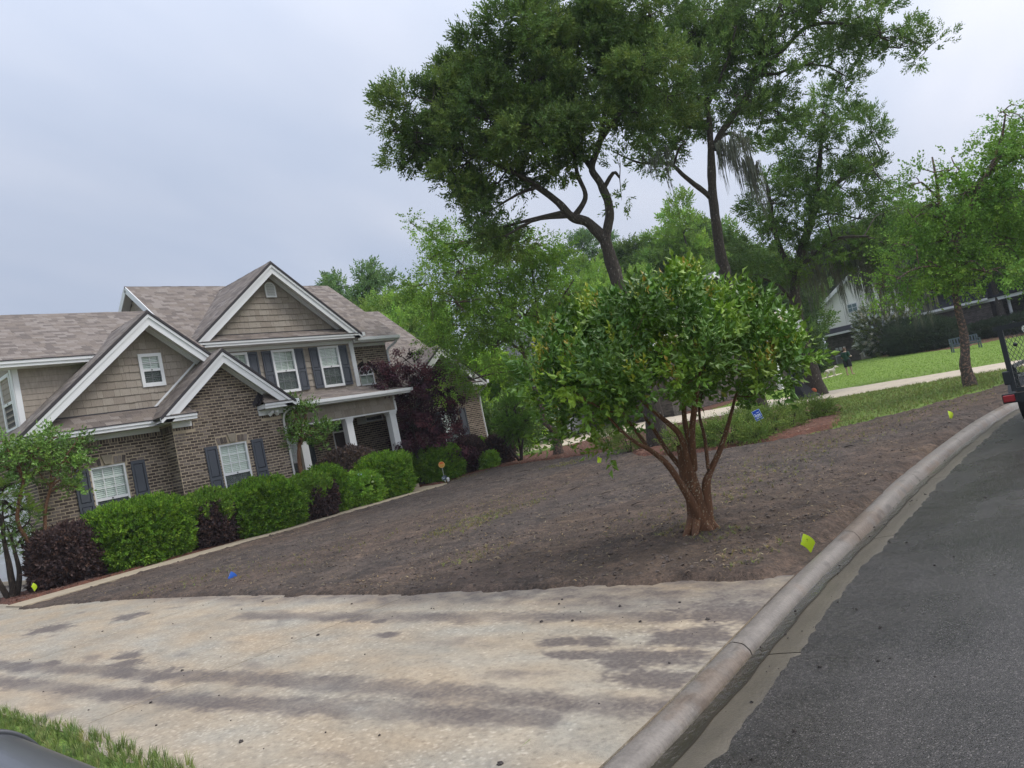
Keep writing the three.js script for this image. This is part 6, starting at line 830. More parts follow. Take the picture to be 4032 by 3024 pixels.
// the house behind the crape myrtle: grey roof, white rakes, brick garage wing
{
  const t = thing('neighbour_house', 'grey roofed house with white gable trim half hidden behind the yard trees', 'house', [46, 0.4, -30]), P = local(t);
  P('wall', [box2(37.6, 54, 0, 4.4, -38, -22.2)], M.grayBrick);
  const ax = 44.8, ay = 8.5, p = 0.455, z = -22;
  P('gable_wall', prism([V(ax - 8.6, 4.4, z), V(ax + 8.9, 4.4, z), V(ax, ay - 0.2, z)], V(0, 0, -0.2)), mat(lin(0.52, 0.47, 0.38), 0.8));
  P('roof', [prism([V(ax, ay, z + 0.5), V(ax + 9.6, ay - 9.6 * p, z + 0.5), V(ax + 9.6, ay - 9.6 * p, -38), V(ax, ay, -38)], V(0, -0.15, 0)), prism([V(ax, ay, z + 0.5), V(ax - 9.2, ay - 9.2 * p, z + 0.5), V(ax - 9.2, ay - 9.2 * p, -38), V(ax, ay, -38)], V(0, -0.15, 0))], M.slate);
  P('rake_board', [prism([V(ax, ay - 0.02, z + 0.53), V(ax + 9.6, ay - 9.6 * p - 0.02, z + 0.53), V(ax + 9.6, ay - 9.6 * p - 0.3, z + 0.53), V(ax, ay - 0.3, z + 0.53)], V(0, 0, 0.04)), prism([V(ax, ay - 0.02, z + 0.53), V(ax - 9.2, ay - 9.2 * p - 0.02, z + 0.53), V(ax - 9.2, ay - 9.2 * p - 0.3, z + 0.53), V(ax, ay - 0.3, z + 0.53)], V(0, 0, 0.04))], M.white);
  // front porch gable lower right, and the garage wing at the left
  P('porch_gable', prism([V(47.6, 4.0, -20.2), V(53.2, 4.0, -20.2), V(50.4, 5.5, -20.2)], V(0, 0, -1.8)), mat(lin(0.52, 0.47, 0.38), 0.8));
  P('porch_rake', [bar(V(50.4, 5.75, -20.1), V(53.6, 4.0, -20.1), 0.06, 0.25), bar(V(50.4, 5.75, -20.1), V(47.2, 4.0, -20.1), 0.06, 0.25)], M.white);
  for (const x of [48, 52.8]) P('porch_column', box2(x - 0.15, x + 0.15, 0.2, 4.0, -20.5, -20.2), M.white);
  P('garage_wall', box2(37.9, 42, 0, 3.1, -36, -30.5), M.grayBrick);
  P('garage_roof', [prism([V(37.5, 3.15, -30.1), V(42.2, 3.15, -30.1), V(42.2, 5.6, -33.2), V(37.5, 5.6, -33.2)], V(0, 0.1, 0)), prism([V(37.5, 3.15, -36.4), V(42.2, 3.15, -36.4), V(42.2, 5.6, -33.2), V(37.5, 5.6, -33.2)], V(0, 0.1, 0))], M.slate);
  P('garage_fascia', box2(37.5, 42.2, 3.0, 3.16, -30.12, -30.05), M.white); P('downspout', tube([[38.0, 3.0, -30.2], [38.0, 2.6, -30.42], [38.0, 0.3, -30.42]], 0.05, 0.05, 8, 12), M.white); P('garage_window', [box2(38.6, 39.6, 1.2, 2.5, -30.5, -30.44)], M.white);
  P('upper_window', [box2(46.5, 47.6, 5.2, 6.6, z - 0.02, z + 0.05)], M.white);
}
// white sided house across the lawn
{
  const t = thing('white_house', 'white sided upper storey over a brick wall behind the man on the lawn', 'house', [76, 1.0, -22]), P = local(t), x = 71.4, y0 = 1.0;
  P('brick_wall', box2(x, 84, 0.6, 3.75, -25.2, -12), M.grayBrick);
  const up = P('upper_wall', prism([V(x + 0.1, 4.2, -25.05), V(x + 0.1, 6.15, -25.05), V(x + 0.1, 8.9, -21.0), V(x + 0.1, 6.15, -16.9), V(x + 0.1, 4.2, -16.9)], V(10, 0, 0)), M.vinyl);
  for (let y = 4.25; y < 8.5; y += 0.17) { const w = y < 6.15 ? [-25.06, -16.9] : [-25.06 + (y - 6.15) / 2.75 * 4.05, -16.9 - (y - 6.15) / 2.75 * 4.1]; if (w[1] - w[0] > 0.3) P('siding_board', new THREE.BoxGeometry(0.025, 0.175, w[1] - w[0]).rotateZ(-0.1).translate(x + 0.075, y + 0.08, (w[0] + w[1]) / 2), M.vinyl, up); }
  P('rake_board', [bar(V(x - 0.35, 5.95, -25.6), V(x - 0.35, 9.0, -21.0), 0.1, 0.3), bar(V(x - 0.35, 5.95, -16.4), V(x - 0.35, 9.0, -21.0), 0.1, 0.3)], M.white);
  P('roof', [prism([V(x - 0.4, 6.1, -25.7), V(82, 6.1, -25.7), V(82, 9.2, -21), V(x - 0.4, 9.2, -21)], V(0, 0.1, 0)), prism([V(x - 0.4, 6.1, -16.3), V(82, 6.1, -16.3), V(82, 9.2, -21), V(x - 0.4, 9.2, -21)], V(0, 0.1, 0))], M.darkRoof);
  P('skirt_roof', prism([V(x - 0.55, 3.8, -25.7), V(x + 0.1, 4.28, -25.1), V(x + 0.1, 4.28, -12), V(x - 0.55, 3.8, -12)], V(0, 0.06, 0)), M.darkRoof);
  P('skirt_fascia', box2(x - 0.6, x - 0.54, 3.66, 3.84, -25.75, -12), M.white); P('skirt_soffit', box2(x - 0.54, x, 3.66, 3.7, -25.7, -12), M.white);
  const w = P('window', [box2(x - 0.02, x + 0.06, 5.3, 6.1, -22.7, -21.8)], M.white); P('pane', box2(x - 0.04, x - 0.021, 5.38, 6.02, -22.62, -21.88), mat(lin(0.16, 0.22, 0.24), 0.15), w); P('muntin', [box2(x - 0.05, x - 0.041, 5.38, 6.02, -22.27, -22.23), box2(x - 0.05, x - 0.041, 5.68, 5.72, -22.62, -21.88)], M.white, w);
  P('corner_trim', box2(x + 0.04, x + 0.08, 4.2, 6.15, -25.1, -24.98), M.white);
  P('foundation', box2(x - 0.03, x, 0.6, 1.6, -22.5, -12), mat(lin(0.33, 0.30, 0.25), 0.9)); P('drain_pipe', bar(V(x - 0.06, 1.9, -22.3), V(x - 0.06, 1.2, -22.15), 0.07, 0.07, V(1, 0, 0)), M.white);
  const mt = P('meter_box', [rbox(0.12, 0.3, 0.22, 0.02, x - 0.06, 2.35, -24.35), rbox(0.12, 0.3, 0.22, 0.02, x - 0.06, 2.35, -24.02), rbox(0.1, 0.24, 0.2, 0.02, x - 0.06, 2.4, -23.7)], mat(lin(0.5, 0.5, 0.5), 0.5)); P('conduit', [box2(x - 0.05, x - 0.01, 1.3, 2.2, -24.05, -24.0), box2(x - 0.05, x - 0.01, 1.3, 2.2, -23.75, -23.7)], mat(lin(0.16, 0.14, 0.13), 0.7), mt);
}
// the low brick house with white porch posts at the right
{
  const t = thing('porch_house', 'low brick house in deep shade with a row of white porch posts', 'house', [77, 1.0, -11]), P = local(t);
  P('wall', box2(71.8, 84, 0.6, 3.7, -16.5, -12.9), M.grayBrick); P('rear_wall', box2(74.2, 84, 0.6, 3.7, -12.9, 6), M.grayBrick);
  P('roof', [prism([V(71.2, 3.75, -17), V(71.2, 3.75, 6), V(77, 6.6, 6), V(77, 6.6, -17)], V(0, 0.12, 0)), prism([V(84.5, 3.75, -17), V(84.5, 3.75, 6), V(77, 6.6, 6), V(77, 6.6, -17)], V(0, 0.12, 0))], M.darkRoof);
  P('fascia', box2(71.3, 71.4, 3.5, 3.78, -17, 6), M.white); P('porch_floor', box2(71.8, 74.2, 0.6, 1.35, -12.8, 5), mat(lin(0.25, 0.22, 0.2), 0.9));
  for (let i = 0; i < 6; i++) { const z = -12.3 + i * 1.45, c = P('porch_post', cyl(0.13, 0.11, 2.2, 14, 72.1, 1.35, z), M.white); P('post_cap', box2(71.95, 72.25, 3.55, 3.66, z - 0.16, z + 0.16), M.white, c); }
  const l = P('porch_lamp', new THREE.SphereGeometry(0.06, 10, 8).translate(71.6, 3.3, -13.0), mat(lin(1, 0.85, 0.55), 0.5, { emissive: lin(1, 0.7, 0.35), emissiveIntensity: 6 })); const pl = new THREE.PointLight(lin(1, 0.75, 0.45), 1.2, 0, 2); pl.position.set(71.45 - 77, 3.3 - 1.0, -13.0 + 11); pl.castShadow = true; t.add(pl);
}
// board fence and gate by the garage
{
  const t = thing('board_fence', 'weathered pale board fence between the houses', 'fence', [37, 0.35, -35]), P = local(t); rnd = rng(91);
  const tone = [lin(0.42, 0.40, 0.36), lin(0.48, 0.45, 0.40), lin(0.36, 0.34, 0.31)].map(c => mat(c, 0.9)); P('rail', [box2(25, 37.9, 0.7, 0.8, -35.08, -35.04), box2(25, 37.9, 1.6, 1.7, -35.08, -35.04)], tone[1]);
  for (let x = 25; x < 37.9; x += 0.15) P('fence_board', box2(x, x + 0.138, 0.28, 1.98 + rr(-0.02, 0.02), -35.03, -35.01), pick(tone));
}
// ---------------------------------------------------------------- vehicles
function car(name, label, [x, y, z], turn, paint) {
  const t = thing(name, label, 'car', [x, y, z], turn), ex = (pts, w, b = 0.05) => { const s = new THREE.Shape(pts.map(p => new THREE.Vector2(...p))); return new THREE.ExtrudeGeometry(s, { depth: w - 2 * b, bevelEnabled: true, bevelSize: b, bevelThickness: b, bevelSegments: 2 }).translate(0, 0, -w / 2 + b); };
  const O = (n, g, m, p) => obj(n, g, m, p ?? t), pm = phys(paint, 0.3, { clearcoat: 0.8, clearcoatRoughness: 0.1 }), gl = mat(lin(0.015, 0.018, 0.02), 0.08), tr = mat(lin(0.02, 0.02, 0.02), 0.7);
  O('body', ex([[-2.25, 0.3], [2.2, 0.3], [2.28, 0.55], [2.2, 0.85], [1.1, 1.0], [-2.1, 1.05], [-2.3, 0.8]], 1.8), pm); O('roof', ex([[-2.0, 1.04], [0.95, 1.0], [0.35, 1.5], [-0.2, 1.66], [-1.75, 1.62], [-2.1, 1.2]], 1.5, 0.1), pm);
  O('side_window', [ex([[-1.85, 1.1], [0.7, 1.08], [0.25, 1.45], [-0.2, 1.55], [-1.7, 1.52]], 1.73, 0.02)], gl); O('windscreen', bar(V(0.93, 1.06, 0), V(0.3, 1.52, 0), 1.3, 0.05), gl); O('rear_window', bar(V(-2.14, 1.16, 0), V(-1.86, 1.55, 0), 1.3, 0.06), gl);
  O('bumper', [rbox(0.2, 0.28, 1.7, 0.06, 2.26, 0.45), rbox(0.2, 0.28, 1.7, 0.06, -2.28, 0.5)], tr);
  for (const [a, b] of [[1.4, 0.82], [1.4, -0.82], [-1.4, 0.82], [-1.4, -0.82]]) { const w = O('wheel', new THREE.CylinderGeometry(0.36, 0.36, 0.24, 22).rotateX(Math.PI / 2).translate(a, 0.36, b), tr); O('rim', new THREE.CylinderGeometry(0.22, 0.22, 0.26, 14).rotateX(Math.PI / 2).translate(a, 0.36, b), mat(lin(0.5, 0.5, 0.52), 0.35, { metalness: 0.7 }), w); }
  for (const s of [-0.62, 0.62]) { O('headlight', rbox(0.08, 0.14, 0.36, 0.03, 2.22, 0.74, s), mat(lin(0.7, 0.72, 0.75), 0.15)); O('tail_light', rbox(0.08, 0.3, 0.16, 0.03, -2.24, 0.9, s * 1.2), mat(lin(0.35, 0.01, 0.01), 0.25)); O('wing_mirror', rbox(0.12, 0.14, 0.2, 0.04, 0.75, 1.12, s * 1.6), pm); }
  return t;
}
car('parked_car', 'white car parked on the drive behind the twin stemmed birch', [35.6, ground(35.6, -28.4) + 0.05, -28.4], 0.35, lin(0.72, 0.73, 0.75));
car('parked_car', 'white car with dark windows at the far right edge beyond the trailer', [64.4, ground(64.4, -6.9) + 0.05, -6.9], Math.PI / 2, lin(0.7, 0.7, 0.72));
// utility trailer with a mesh ramp gate
{
  const t = thing('utility_trailer', 'black steel utility trailer with raised mesh ramp gate parked at the kerb', 'trailer', [14.8, 0.03, -1.25]), O = (n, g, m, p) => obj(n, g, m, p ?? t); rnd = rng(93);
  const bk = mat(lin(0.018, 0.022, 0.024), 0.45), x0 = -1.65, x1 = 1.9, w = 0.95;
  O('frame', [box2(x0, x1, 0.5, 0.62, -w, -w + 0.08), box2(x0, x1, 0.5, 0.62, w - 0.08, w), box2(x0, x0 + 0.1, 0.48, 0.62, -w + 0.08, w - 0.08), box2(x1 - 0.08, x1, 0.5, 0.62, -w + 0.08, w - 0.08), bar(V(x1, 0.55, -0.6), V(x1 + 1.2, 0.55, 0), 0.08, 0.1), bar(V(x1, 0.55, 0.6), V(x1 + 1.2, 0.55, 0), 0.08, 0.1)], bk);
  for (let i = 0; i < 9; i++) O('deck_plank', box2(x0 + 0.1, x1 - 0.1, 0.62, 0.655, -w + 0.02 + i * 0.21, -w + 0.225 + i * 0.21), mat(lin(0.16, 0.12, 0.09), 0.9));
  O('side_rail', [box2(x0 + 0.25, x1, 0.97, 1.02, -w, -w + 0.05), box2(x0 + 0.25, x1, 0.97, 1.02, w - 0.05, w), ...[-1.25, -0.2, 0.85, 1.85].flatMap(x => [box2(x - 0.025, x + 0.025, 0.62, 0.97, -w, -w + 0.05), box2(x - 0.025, x + 0.025, 0.62, 0.97, w - 0.05, w)])], bk);
  // ramp gate standing upright at the back
  const g = O('ramp_gate', [box2(x0 - 0.05, x0, 0.66, 1.6, -w + 0.0, -w + 0.065), box2(x0 - 0.05, x0, 0.66, 1.6, w - 0.065, w), box2(x0 - 0.055, x0 + 0.005, 1.56, 1.625, -w - 0.045, w + 0.045), box2(x0 - 0.05, x0, 0.64, 0.7, -w + 0.065, w - 0.065), box2(x0 - 0.045, x0 - 0.005, 0.7, 1.56, -0.3, -0.25), box2(x0 - 0.045, x0 - 0.005, 0.7, 1.56, 0.25, 0.3)], bk);
  const wires = [], P = 0.055; for (let k = -26; k < 62; k++) for (const s of [1, -1]) { const zz = k * P - w, dz = 0.86 * 0.6; let a = [zz, 0.7], b = [zz + s * dz, 1.56]; const c = p => { if (p[0] < -w + 0.06 || p[0] > w - 0.06) { const e = p[0] < 0 ? -w + 0.06 : w - 0.06, q = p === a ? b : a, f = (e - p[0]) / (q[0] - p[0]); if (f < 0 || f > 1) return false; p[1] += (q[1] - p[1]) * f; p[0] = e; } return true; }; if (!c(a) || !c(b)) continue; wires.push(bar(V(x0 - 0.025 + s * 0.003, a[1], a[0]), V(x0 - 0.025 + s * 0.003, b[1], b[0]), 0.006, 0.006, V(1, 0, 0))); }
  O('mesh_panel', wires, mat(lin(0.05, 0.06, 0.055), 0.5), g); O('gate_latch', [rbox(0.09, 0.2, 0.1, 0.02, x0 - 0.02, 0.86, -w - 0.02), bar(V(x0, 0.9, -w - 0.04), V(x0, 0.9, -w + 0.16), 0.02, 0.02)], bk, g); O('gate_knob', new THREE.SphereGeometry(0.03, 10, 8).translate(x0 - 0.06, 1.32, -w + 0.18), bk, g);
  O('tail_light', [rbox(0.05, 0.1, 0.15, 0.015, x0 - 0.02, 0.56, -w - 0.06)], mat(lin(0.30, 0.015, 0.02), 0.3)); O('tail_light', [rbox(0.05, 0.1, 0.15, 0.015, x0 - 0.02, 0.56, w + 0.06)], mat(lin(0.30, 0.015, 0.02), 0.3)); O('light_box', [rbox(0.06, 0.14, 0.2, 0.01, x0 + 0.02, 0.56, -w - 0.05), rbox(0.06, 0.14, 0.2, 0.01, x0 + 0.02, 0.56, w + 0.05)], bk);
  O('fender', [box2(-0.25, 0.85, 0.72, 0.76, -w - 0.27, -w), box2(-0.25, 0.85, 0.72, 0.76, w, w + 0.27), bar(V(-0.25, 0.74, -w - 0.135), V(-0.42, 0.5, -w - 0.135), 0.27, 0.03, V(1, 0, 0)), bar(V(0.85, 0.74, -w - 0.135), V(1.02, 0.5, -w - 0.135), 0.27, 0.03, V(1, 0, 0))], bk);
  for (const s of [-1, 1]) { const wl = O('wheel', new THREE.CylinderGeometry(0.33, 0.33, 0.2, 22).rotateX(Math.PI / 2).translate(0.3, 0.33, s * (w + 0.14)), mat(lin(0.02, 0.02, 0.02), 0.8)); O('rim', new THREE.CylinderGeometry(0.18, 0.18, 0.21, 14).rotateX(Math.PI / 2).translate(0.3, 0.33, s * (w + 0.14)), M.white, wl); } O('axle', new THREE.CylinderGeometry(0.04, 0.04, 2.1, 8).rotateX(Math.PI / 2).translate(0.3, 0.33, 0), bk); O('coupler', [rbox(0.3, 0.12, 0.12, 0.03, x1 + 1.25, 0.55, 0), cyl(0.04, 0.04, 0.5, 10, x1 + 1.0, 0.03, 0)], bk);
  const sk = thing('debris_sack', 'crumpled white sack lying on the trailer deck', 'sack', [13.7, 0.66, -1.98]), gg = new THREE.IcosahedronGeometry(0.13, 4), pp = gg.attributes.position; for (let i = 0; i < pp.count; i++) { const v = V().fromBufferAttribute(pp, i), k = 1 + 0.5 * fbm(v.x * 9, v.y * 9, v.z * 9, 3); pp.setXYZ(i, v.x * k * 1.2, Math.max(-0.1, v.y * k * 0.7), v.z * k); } gg.computeVertexNormals(); obj('sack_body', gg.translate(0, 0.09, 0), mat(lin(0.6, 0.6, 0.6), 0.8), sk); obj('tied_neck', tube([[0.1, 0.12, 0], [0.16, 0.18, 0.02], [0.19, 0.22, 0.0]], 0.025, 0.04, 8, 6, 0.5), mat(lin(0.6, 0.6, 0.6), 0.8), sk);
}
// ---------------------------------------------------------------- small things in the yards
// survey flags: wire stake and a bent plastic sheet
function flag(label, [x, z], h, w, turn, col, group, { bend = 0.25, mark = false, lean = 0 } = {}) {
  const t = thing('marker_flag', label, 'flag', [x, ground(x, z) - 0.02, z], turn, group), g = new THREE.PlaneGeometry(w, w * 0.8, 6, 4), p = g.attributes.position;
  for (let i = 0; i < p.count; i++) { const u = p.getX(i) / w + 0.5, v = p.getY(i) / (w * 0.8); p.setZ(i, bend * w * Math.sin(u * 2.2) * (0.6 + v)); p.setY(i, p.getY(i) - 0.32 * w * u * u); p.setX(i, p.getX(i) + w / 2); } g.computeVertexNormals();
  const cl = new THREE.Mesh(g.rotateZ(lean).translate(0, h, 0), phys(col, 0.55, { transmission: 0.25, thickness: 0, side: THREE.DoubleSide })); cl.name = 'flag_sheet'; flagShadow(cl); t.add(cl);
  obj('stake', tube([V(lean * -0.2, 0, 0), V(0, h * 0.6, 0), V(0.002, h + w * 0.42, 0)], 0.0025, 0.0025, 6, 6), mat(lin(0.5, 0.5, 0.48), 0.4, { metalness: 0.6 }), t);
  if (mark) { const s = []; for (let k = 0; k < 7; k++) s.push(box(0.0045, 0.011 + 0.004 * (k % 2), 0.0012, w * 0.32 + k * 0.007, h - 0.012 - 0.0016 * k, bend * w * Math.sin((0.32 + k * 0.007 / w) * 2.2) * 0.6 + 0.0035)); s.push(box(0.05, 0.0025, 0.0012, w * 0.32 + 0.02, h - 0.028, bend * w * 0.52)); obj('print', s, mat(lin(0.05, 0.07, 0.02), 0.7), t); }
}
const lime = lin(0.62, 0.85, 0.02), fg = 'small wire marker flags';
flag('lime yellow marker flag with dark print standing by the kerb', [6.67, -2.95], 0.10, 0.125, -0.5, lime, fg, { mark: true, lean: -0.55 });
flag('lime yellow marker flag in the soil near the trailer', [15.95, -3.75], 0.16, 0.16, 0.3, lime, fg, { bend: 0.5, lean: -0.6 });
flag('thin lime yellow marker flag seen edge on in the middle yard', [17.15, -12.7], 0.2, 0.16, 1.9, lime, fg, { lean: -0.9 });
flag('lime yellow marker flag beside the walk apron', [16.45, -20.75], 0.2, 0.15, 0.5, lime, fg, { lean: -0.8 });
flag('lime yellow marker flag where the walk meets the driveway', [5.2, -19.7], 0.28, 0.13, 0.6, lime, fg, { lean: -0.8 });
flag('blue marker flag in the bare soil near the driveway', [6.04, -12.35], 0.12, 0.16, 0.2, lin(0.02, 0.14, 0.62), fg, { lean: -0.7 });
// yard signs
{
  const t = thing('yard_sign', 'round orange security sign on a thin stake before the green shrub', 'sign', [18.72, 0.22, -20.85], -0.7), c = document.createElement('canvas'); c.width = c.height = 128; const x = c.getContext('2d'); x.fillStyle = '#d99a2c'; x.fillRect(0, 0, 128, 128); x.fillStyle = '#e06a20'; x.beginPath(); x.arc(64, 64, 58, Math.PI, 0); x.fill(); x.fillStyle = '#e2b057'; x.fillRect(10, 50, 108, 26); x.fillStyle = '#b9822c'; for (let k = 0; k < 9; k++) x.fillRect(18 + k * 10.5, 56, 6, 13); x.strokeStyle = '#e8c98a'; x.lineWidth = 6; x.beginPath(); x.arc(64, 64, 58, 0, 6.3); x.stroke();
  const ct = new THREE.CanvasTexture(c); ct.colorSpace = THREE.SRGBColorSpace; const g = new THREE.CircleGeometry(0.115, 28); const f = new THREE.Mesh(g.translate(0, 0.63, 0.008), mat(lin(0.9, 0.9, 0.9), 0.5, { map: ct })); f.name = 'sign_face'; flagShadow(f); f.scale.y = 1; t.add(f); obj('sign_plate', new THREE.CylinderGeometry(0.115, 0.115, 0.01, 28).rotateX(Math.PI / 2).translate(0, 0.63, 0), mat(lin(0.5, 0.35, 0.15), 0.6), t); obj('stake', cyl(0.009, 0.009, 0.53, 8, 0, -0.01, -0.0), mat(lin(0.5, 0.5, 0.46), 0.4), t);
  const h = thing('security_sign', 'small tilted dark blue yard sign beside a white lamp', 'sign', [18.55, 0.25, -20.62], -0.7), sh = new THREE.Shape([[-0.09, 0.0], [-0.1, 0.1], [-0.05, 0.16], [0.05, 0.16], [0.1, 0.1], [0.09, 0.0]].map(p => new THREE.Vector2(...p))); const pl = obj('sign_plate', new THREE.ExtrudeGeometry(sh, { depth: 0.01, bevelEnabled: false }).rotateZ(0.25).translate(0, 0.06, 0), mat(lin(0.05, 0.07, 0.1), 0.5), h); obj('lettering', [box(0.12, 0.012, 0.003, -0.03, 0.17, 0.0125), box(0.1, 0.03, 0.003, -0.02, 0.125, 0.0125)].map(q => q.rotateZ(0.25)), mat(lin(0.5, 0.55, 0.6), 0.5), h); obj('stake', cyl(0.006, 0.006, 0.12, 6, -0.01, -0.03, 0), M.white, h);
  const l = thing('garden_light', 'small white solar lamp head on the ground before the shrub', 'lamp', [18.52, 0.24, -20.45]); obj('lamp_body', [cyl(0.045, 0.055, 0.09, 14, 0, 0, 0), new THREE.SphereGeometry(0.055, 14, 8, 0, 6.3, 0, 1.57).translate(0, 0.09, 0)], mat(lin(0.72, 0.72, 0.72), 0.4), l); obj('spike', cyl(0.004, 0.012, 0.06, 6, 0, -0.05, 0), M.white, l);
}
{
  const t = thing('campaign_sign', 'leaning blue yard sign with white lettering on a wooden stake', 'sign', [17.5, ground(17.5, -7.95), -7.95], -0.95), c = document.createElement('canvas'); c.width = 96; c.height = 128; const x = c.getContext('2d'); x.fillStyle = '#0f49b8'; x.fillRect(0, 0, 96, 128); x.strokeStyle = '#cfe0ff'; x.lineWidth = 5; x.strokeRect(2, 2, 92, 124); x.fillStyle = '#e8f0ff'; x.fillRect(12, 40, 20, 7); x.fillRect(46, 32, 34, 7); x.fillRect(10, 56, 72, 20); x.fillStyle = '#0f49b8'; for (let k = 0; k < 7; k++) x.fillRect(18 + k * 9, 60 + (k % 2) * 3, 3, 10); x.fillStyle = '#e8f0ff'; x.fillRect(24, 82, 56, 6); x.fillRect(14, 98, 68, 7);
  const ct = new THREE.CanvasTexture(c); ct.colorSpace = THREE.SRGBColorSpace; const L = 0.26, pg = new THREE.PlaneGeometry(0.19, 0.25).translate(0, 0.63, 0.006).rotateZ(L), f = new THREE.Mesh(pg, mat(lin(0.95, 0.95, 0.95), 0.5, { map: ct })); f.name = 'sign_face'; flagShadow(f); t.add(f); obj('sign_board', box(0.19, 0.25, 0.008, 0, 0.63, 0).rotateZ(L), mat(lin(0.02, 0.08, 0.4), 0.6), t); obj('stake', box(0.018, 0.72, 0.012, 0, 0.33, -0.012).rotateZ(L), mat(lin(0.6, 0.56, 0.45), 0.8), t);
}
// mailbox at the kerb
{
  const t = thing('mailbox', 'dark grey round topped mailbox beside the driveway in the near corner', 'mailbox', [0.425, ground(0.4, -2.3) + 0.005, -2.17]), s = new THREE.Shape(); s.moveTo(-0.13, 0); s.lineTo(0.13, 0); s.lineTo(0.13, 0.1); s.absarc(0, 0.1, 0.13, 0, Math.PI); s.lineTo(-0.13, 0);
  const m = phys(lin(0.045, 0.048, 0.055), 0.32, { clearcoat: 0.4, clearcoatRoughness: 0.25 }); obj('box', new THREE.ExtrudeGeometry(s, { depth: 0.66, bevelEnabled: true, bevelSize: 0.008, bevelThickness: 0.008, bevelSegments: 3, curveSegments: 24 }).translate(0, 0.9, -0.1), m, t);
  const r = new THREE.Shape(); r.moveTo(-0.142, -0.01); r.lineTo(0.142, -0.01); r.lineTo(0.142, 0.1); r.absarc(0, 0.1, 0.142, 0, Math.PI); r.lineTo(-0.142, -0.01); const rim = d => new THREE.ExtrudeGeometry(r, { depth: 0.022, bevelEnabled: true, bevelSize: 0.005, bevelThickness: 0.005, curveSegments: 24 }).translate(0, 0.9, d); obj('back_rim', rim(-0.125), m, t); obj('door', rim(0.56), m, t); obj('door_pull', rbox(0.04, 0.05, 0.03, 0.01, 0, 1.1, 0.6), M.white, t); obj('flag_arm', [box(0.006, 0.03, 0.16, -0.148, 0.98, 0.2)], mat(lin(0.5, 0.03, 0.02), 0.5), t); obj('post', [box(0.09, 0.92, 0.09, 0, 0.44, 0.1), box(0.16, 0.03, 0.46, 0, 0.885, 0.14)], mat(lin(0.5, 0.48, 0.45), 0.8), t);
}
// bench under the trees
{
  const t = thing('garden_bench', 'grey blue slatted garden bench on the lawn behind the peeling birch', 'bench', [56.2, ground(56.2, -11.3) + 0.03, -11.3], -1.12), m = mat(lin(0.10, 0.13, 0.15), 0.8), O = (n, g) => obj(n, g, m, t), w = 0.8;
  for (const [x, z, h] of [[-w, 0.22, 0.62], [w, 0.22, 0.62], [-w, -0.25, 0.92], [w, -0.25, 0.92]]) O('leg', box(0.07, h, 0.07, x, h / 2, z)); for (let i = 0; i < 5; i++) O('seat_slat', box(2 * w, 0.03, 0.085, 0, 0.43, -0.17 + i * 0.1)); O('back_rail', [box(2 * w, 0.07, 0.04, 0, 0.88, -0.26), box(2 * w, 0.06, 0.04, 0, 0.52, -0.25)]); for (let i = 0; i < 9; i++) O('back_slat', box(0.08, 0.32, 0.025, -w + 0.12 + i * 0.17, 0.69, -0.255)); for (const s of [-w, w]) O('armrest', box(0.09, 0.035, 0.55, s, 0.635, -0.02)); O('apron', box(2 * w, 0.07, 0.03, 0, 0.38, 0.23));
}
// portable basketball goal with ball return net, and the ball in it
{
  const bx = 32.1, bz = -12.75, t = thing('basketball_goal', 'portable basketball goal with black ball return net beside the mossy oak', 'goal', [bx, ground(bx, bz), bz], -0.3), bk = mat(lin(0.015, 0.016, 0.018), 0.5); obj('base', [rbox(0.8, 0.16, 1.1, 0.06, 0, 0.1, 0)], bk, t); obj('pole', [bar(V(0, 0.15, -0.3), V(0.0, 2.6, -0.45), 0.09, 0.09, V(1, 0, 0))], mat(lin(0.02, 0.03, 0.03), 0.4), t); obj('arm', bar(V(0, 2.5, -0.45), V(0, 2.9, 0.35), 0.06, 0.08), bk, t); obj('backboard', rbox(1.1, 0.75, 0.04, 0.015, 0, 2.95, 0.4), mat(lin(0.66, 0.67, 0.68), 0.35), t); obj('hoop', new THREE.TorusGeometry(0.22, 0.012, 8, 24).rotateX(Math.PI / 2).translate(0, 2.7, 0.66), mat(lin(0.45, 0.08, 0.02), 0.4), t);
  obj('return_net', [prism([V(-0.05, 1.05, -0.34), V(-0.42, 0.18, 0.45), V(0.42, 0.18, 0.45), V(0.05, 1.05, -0.34)], V(0, 0.012, 0.006)), prism([V(-0.04, 1.05, -0.34), V(-0.42, 0.18, 0.45), V(-0.42, 0.16, -0.3)], V(0.01, 0, 0))], mat(lin(0.01, 0.011, 0.013), 0.8), t);
  const b = thing('basketball', 'orange basketball resting in the black return net', 'ball', [32.35, ground(bx, bz) + 0.3, -12.35]); obj('ball', new THREE.SphereGeometry(0.12, 24, 18), mat(lin(0.42, 0.10, 0.03), 0.65, { bumpMap: fineBump, bumpScale: 0.004 }), b, { keepUV: true }); obj('seam', [new THREE.TorusGeometry(0.12, 0.003, 6, 36), new THREE.TorusGeometry(0.12, 0.003, 6, 36).rotateY(Math.PI / 2), new THREE.TorusGeometry(0.12, 0.003, 6, 36).rotateX(Math.PI / 2)], bk, b);
}
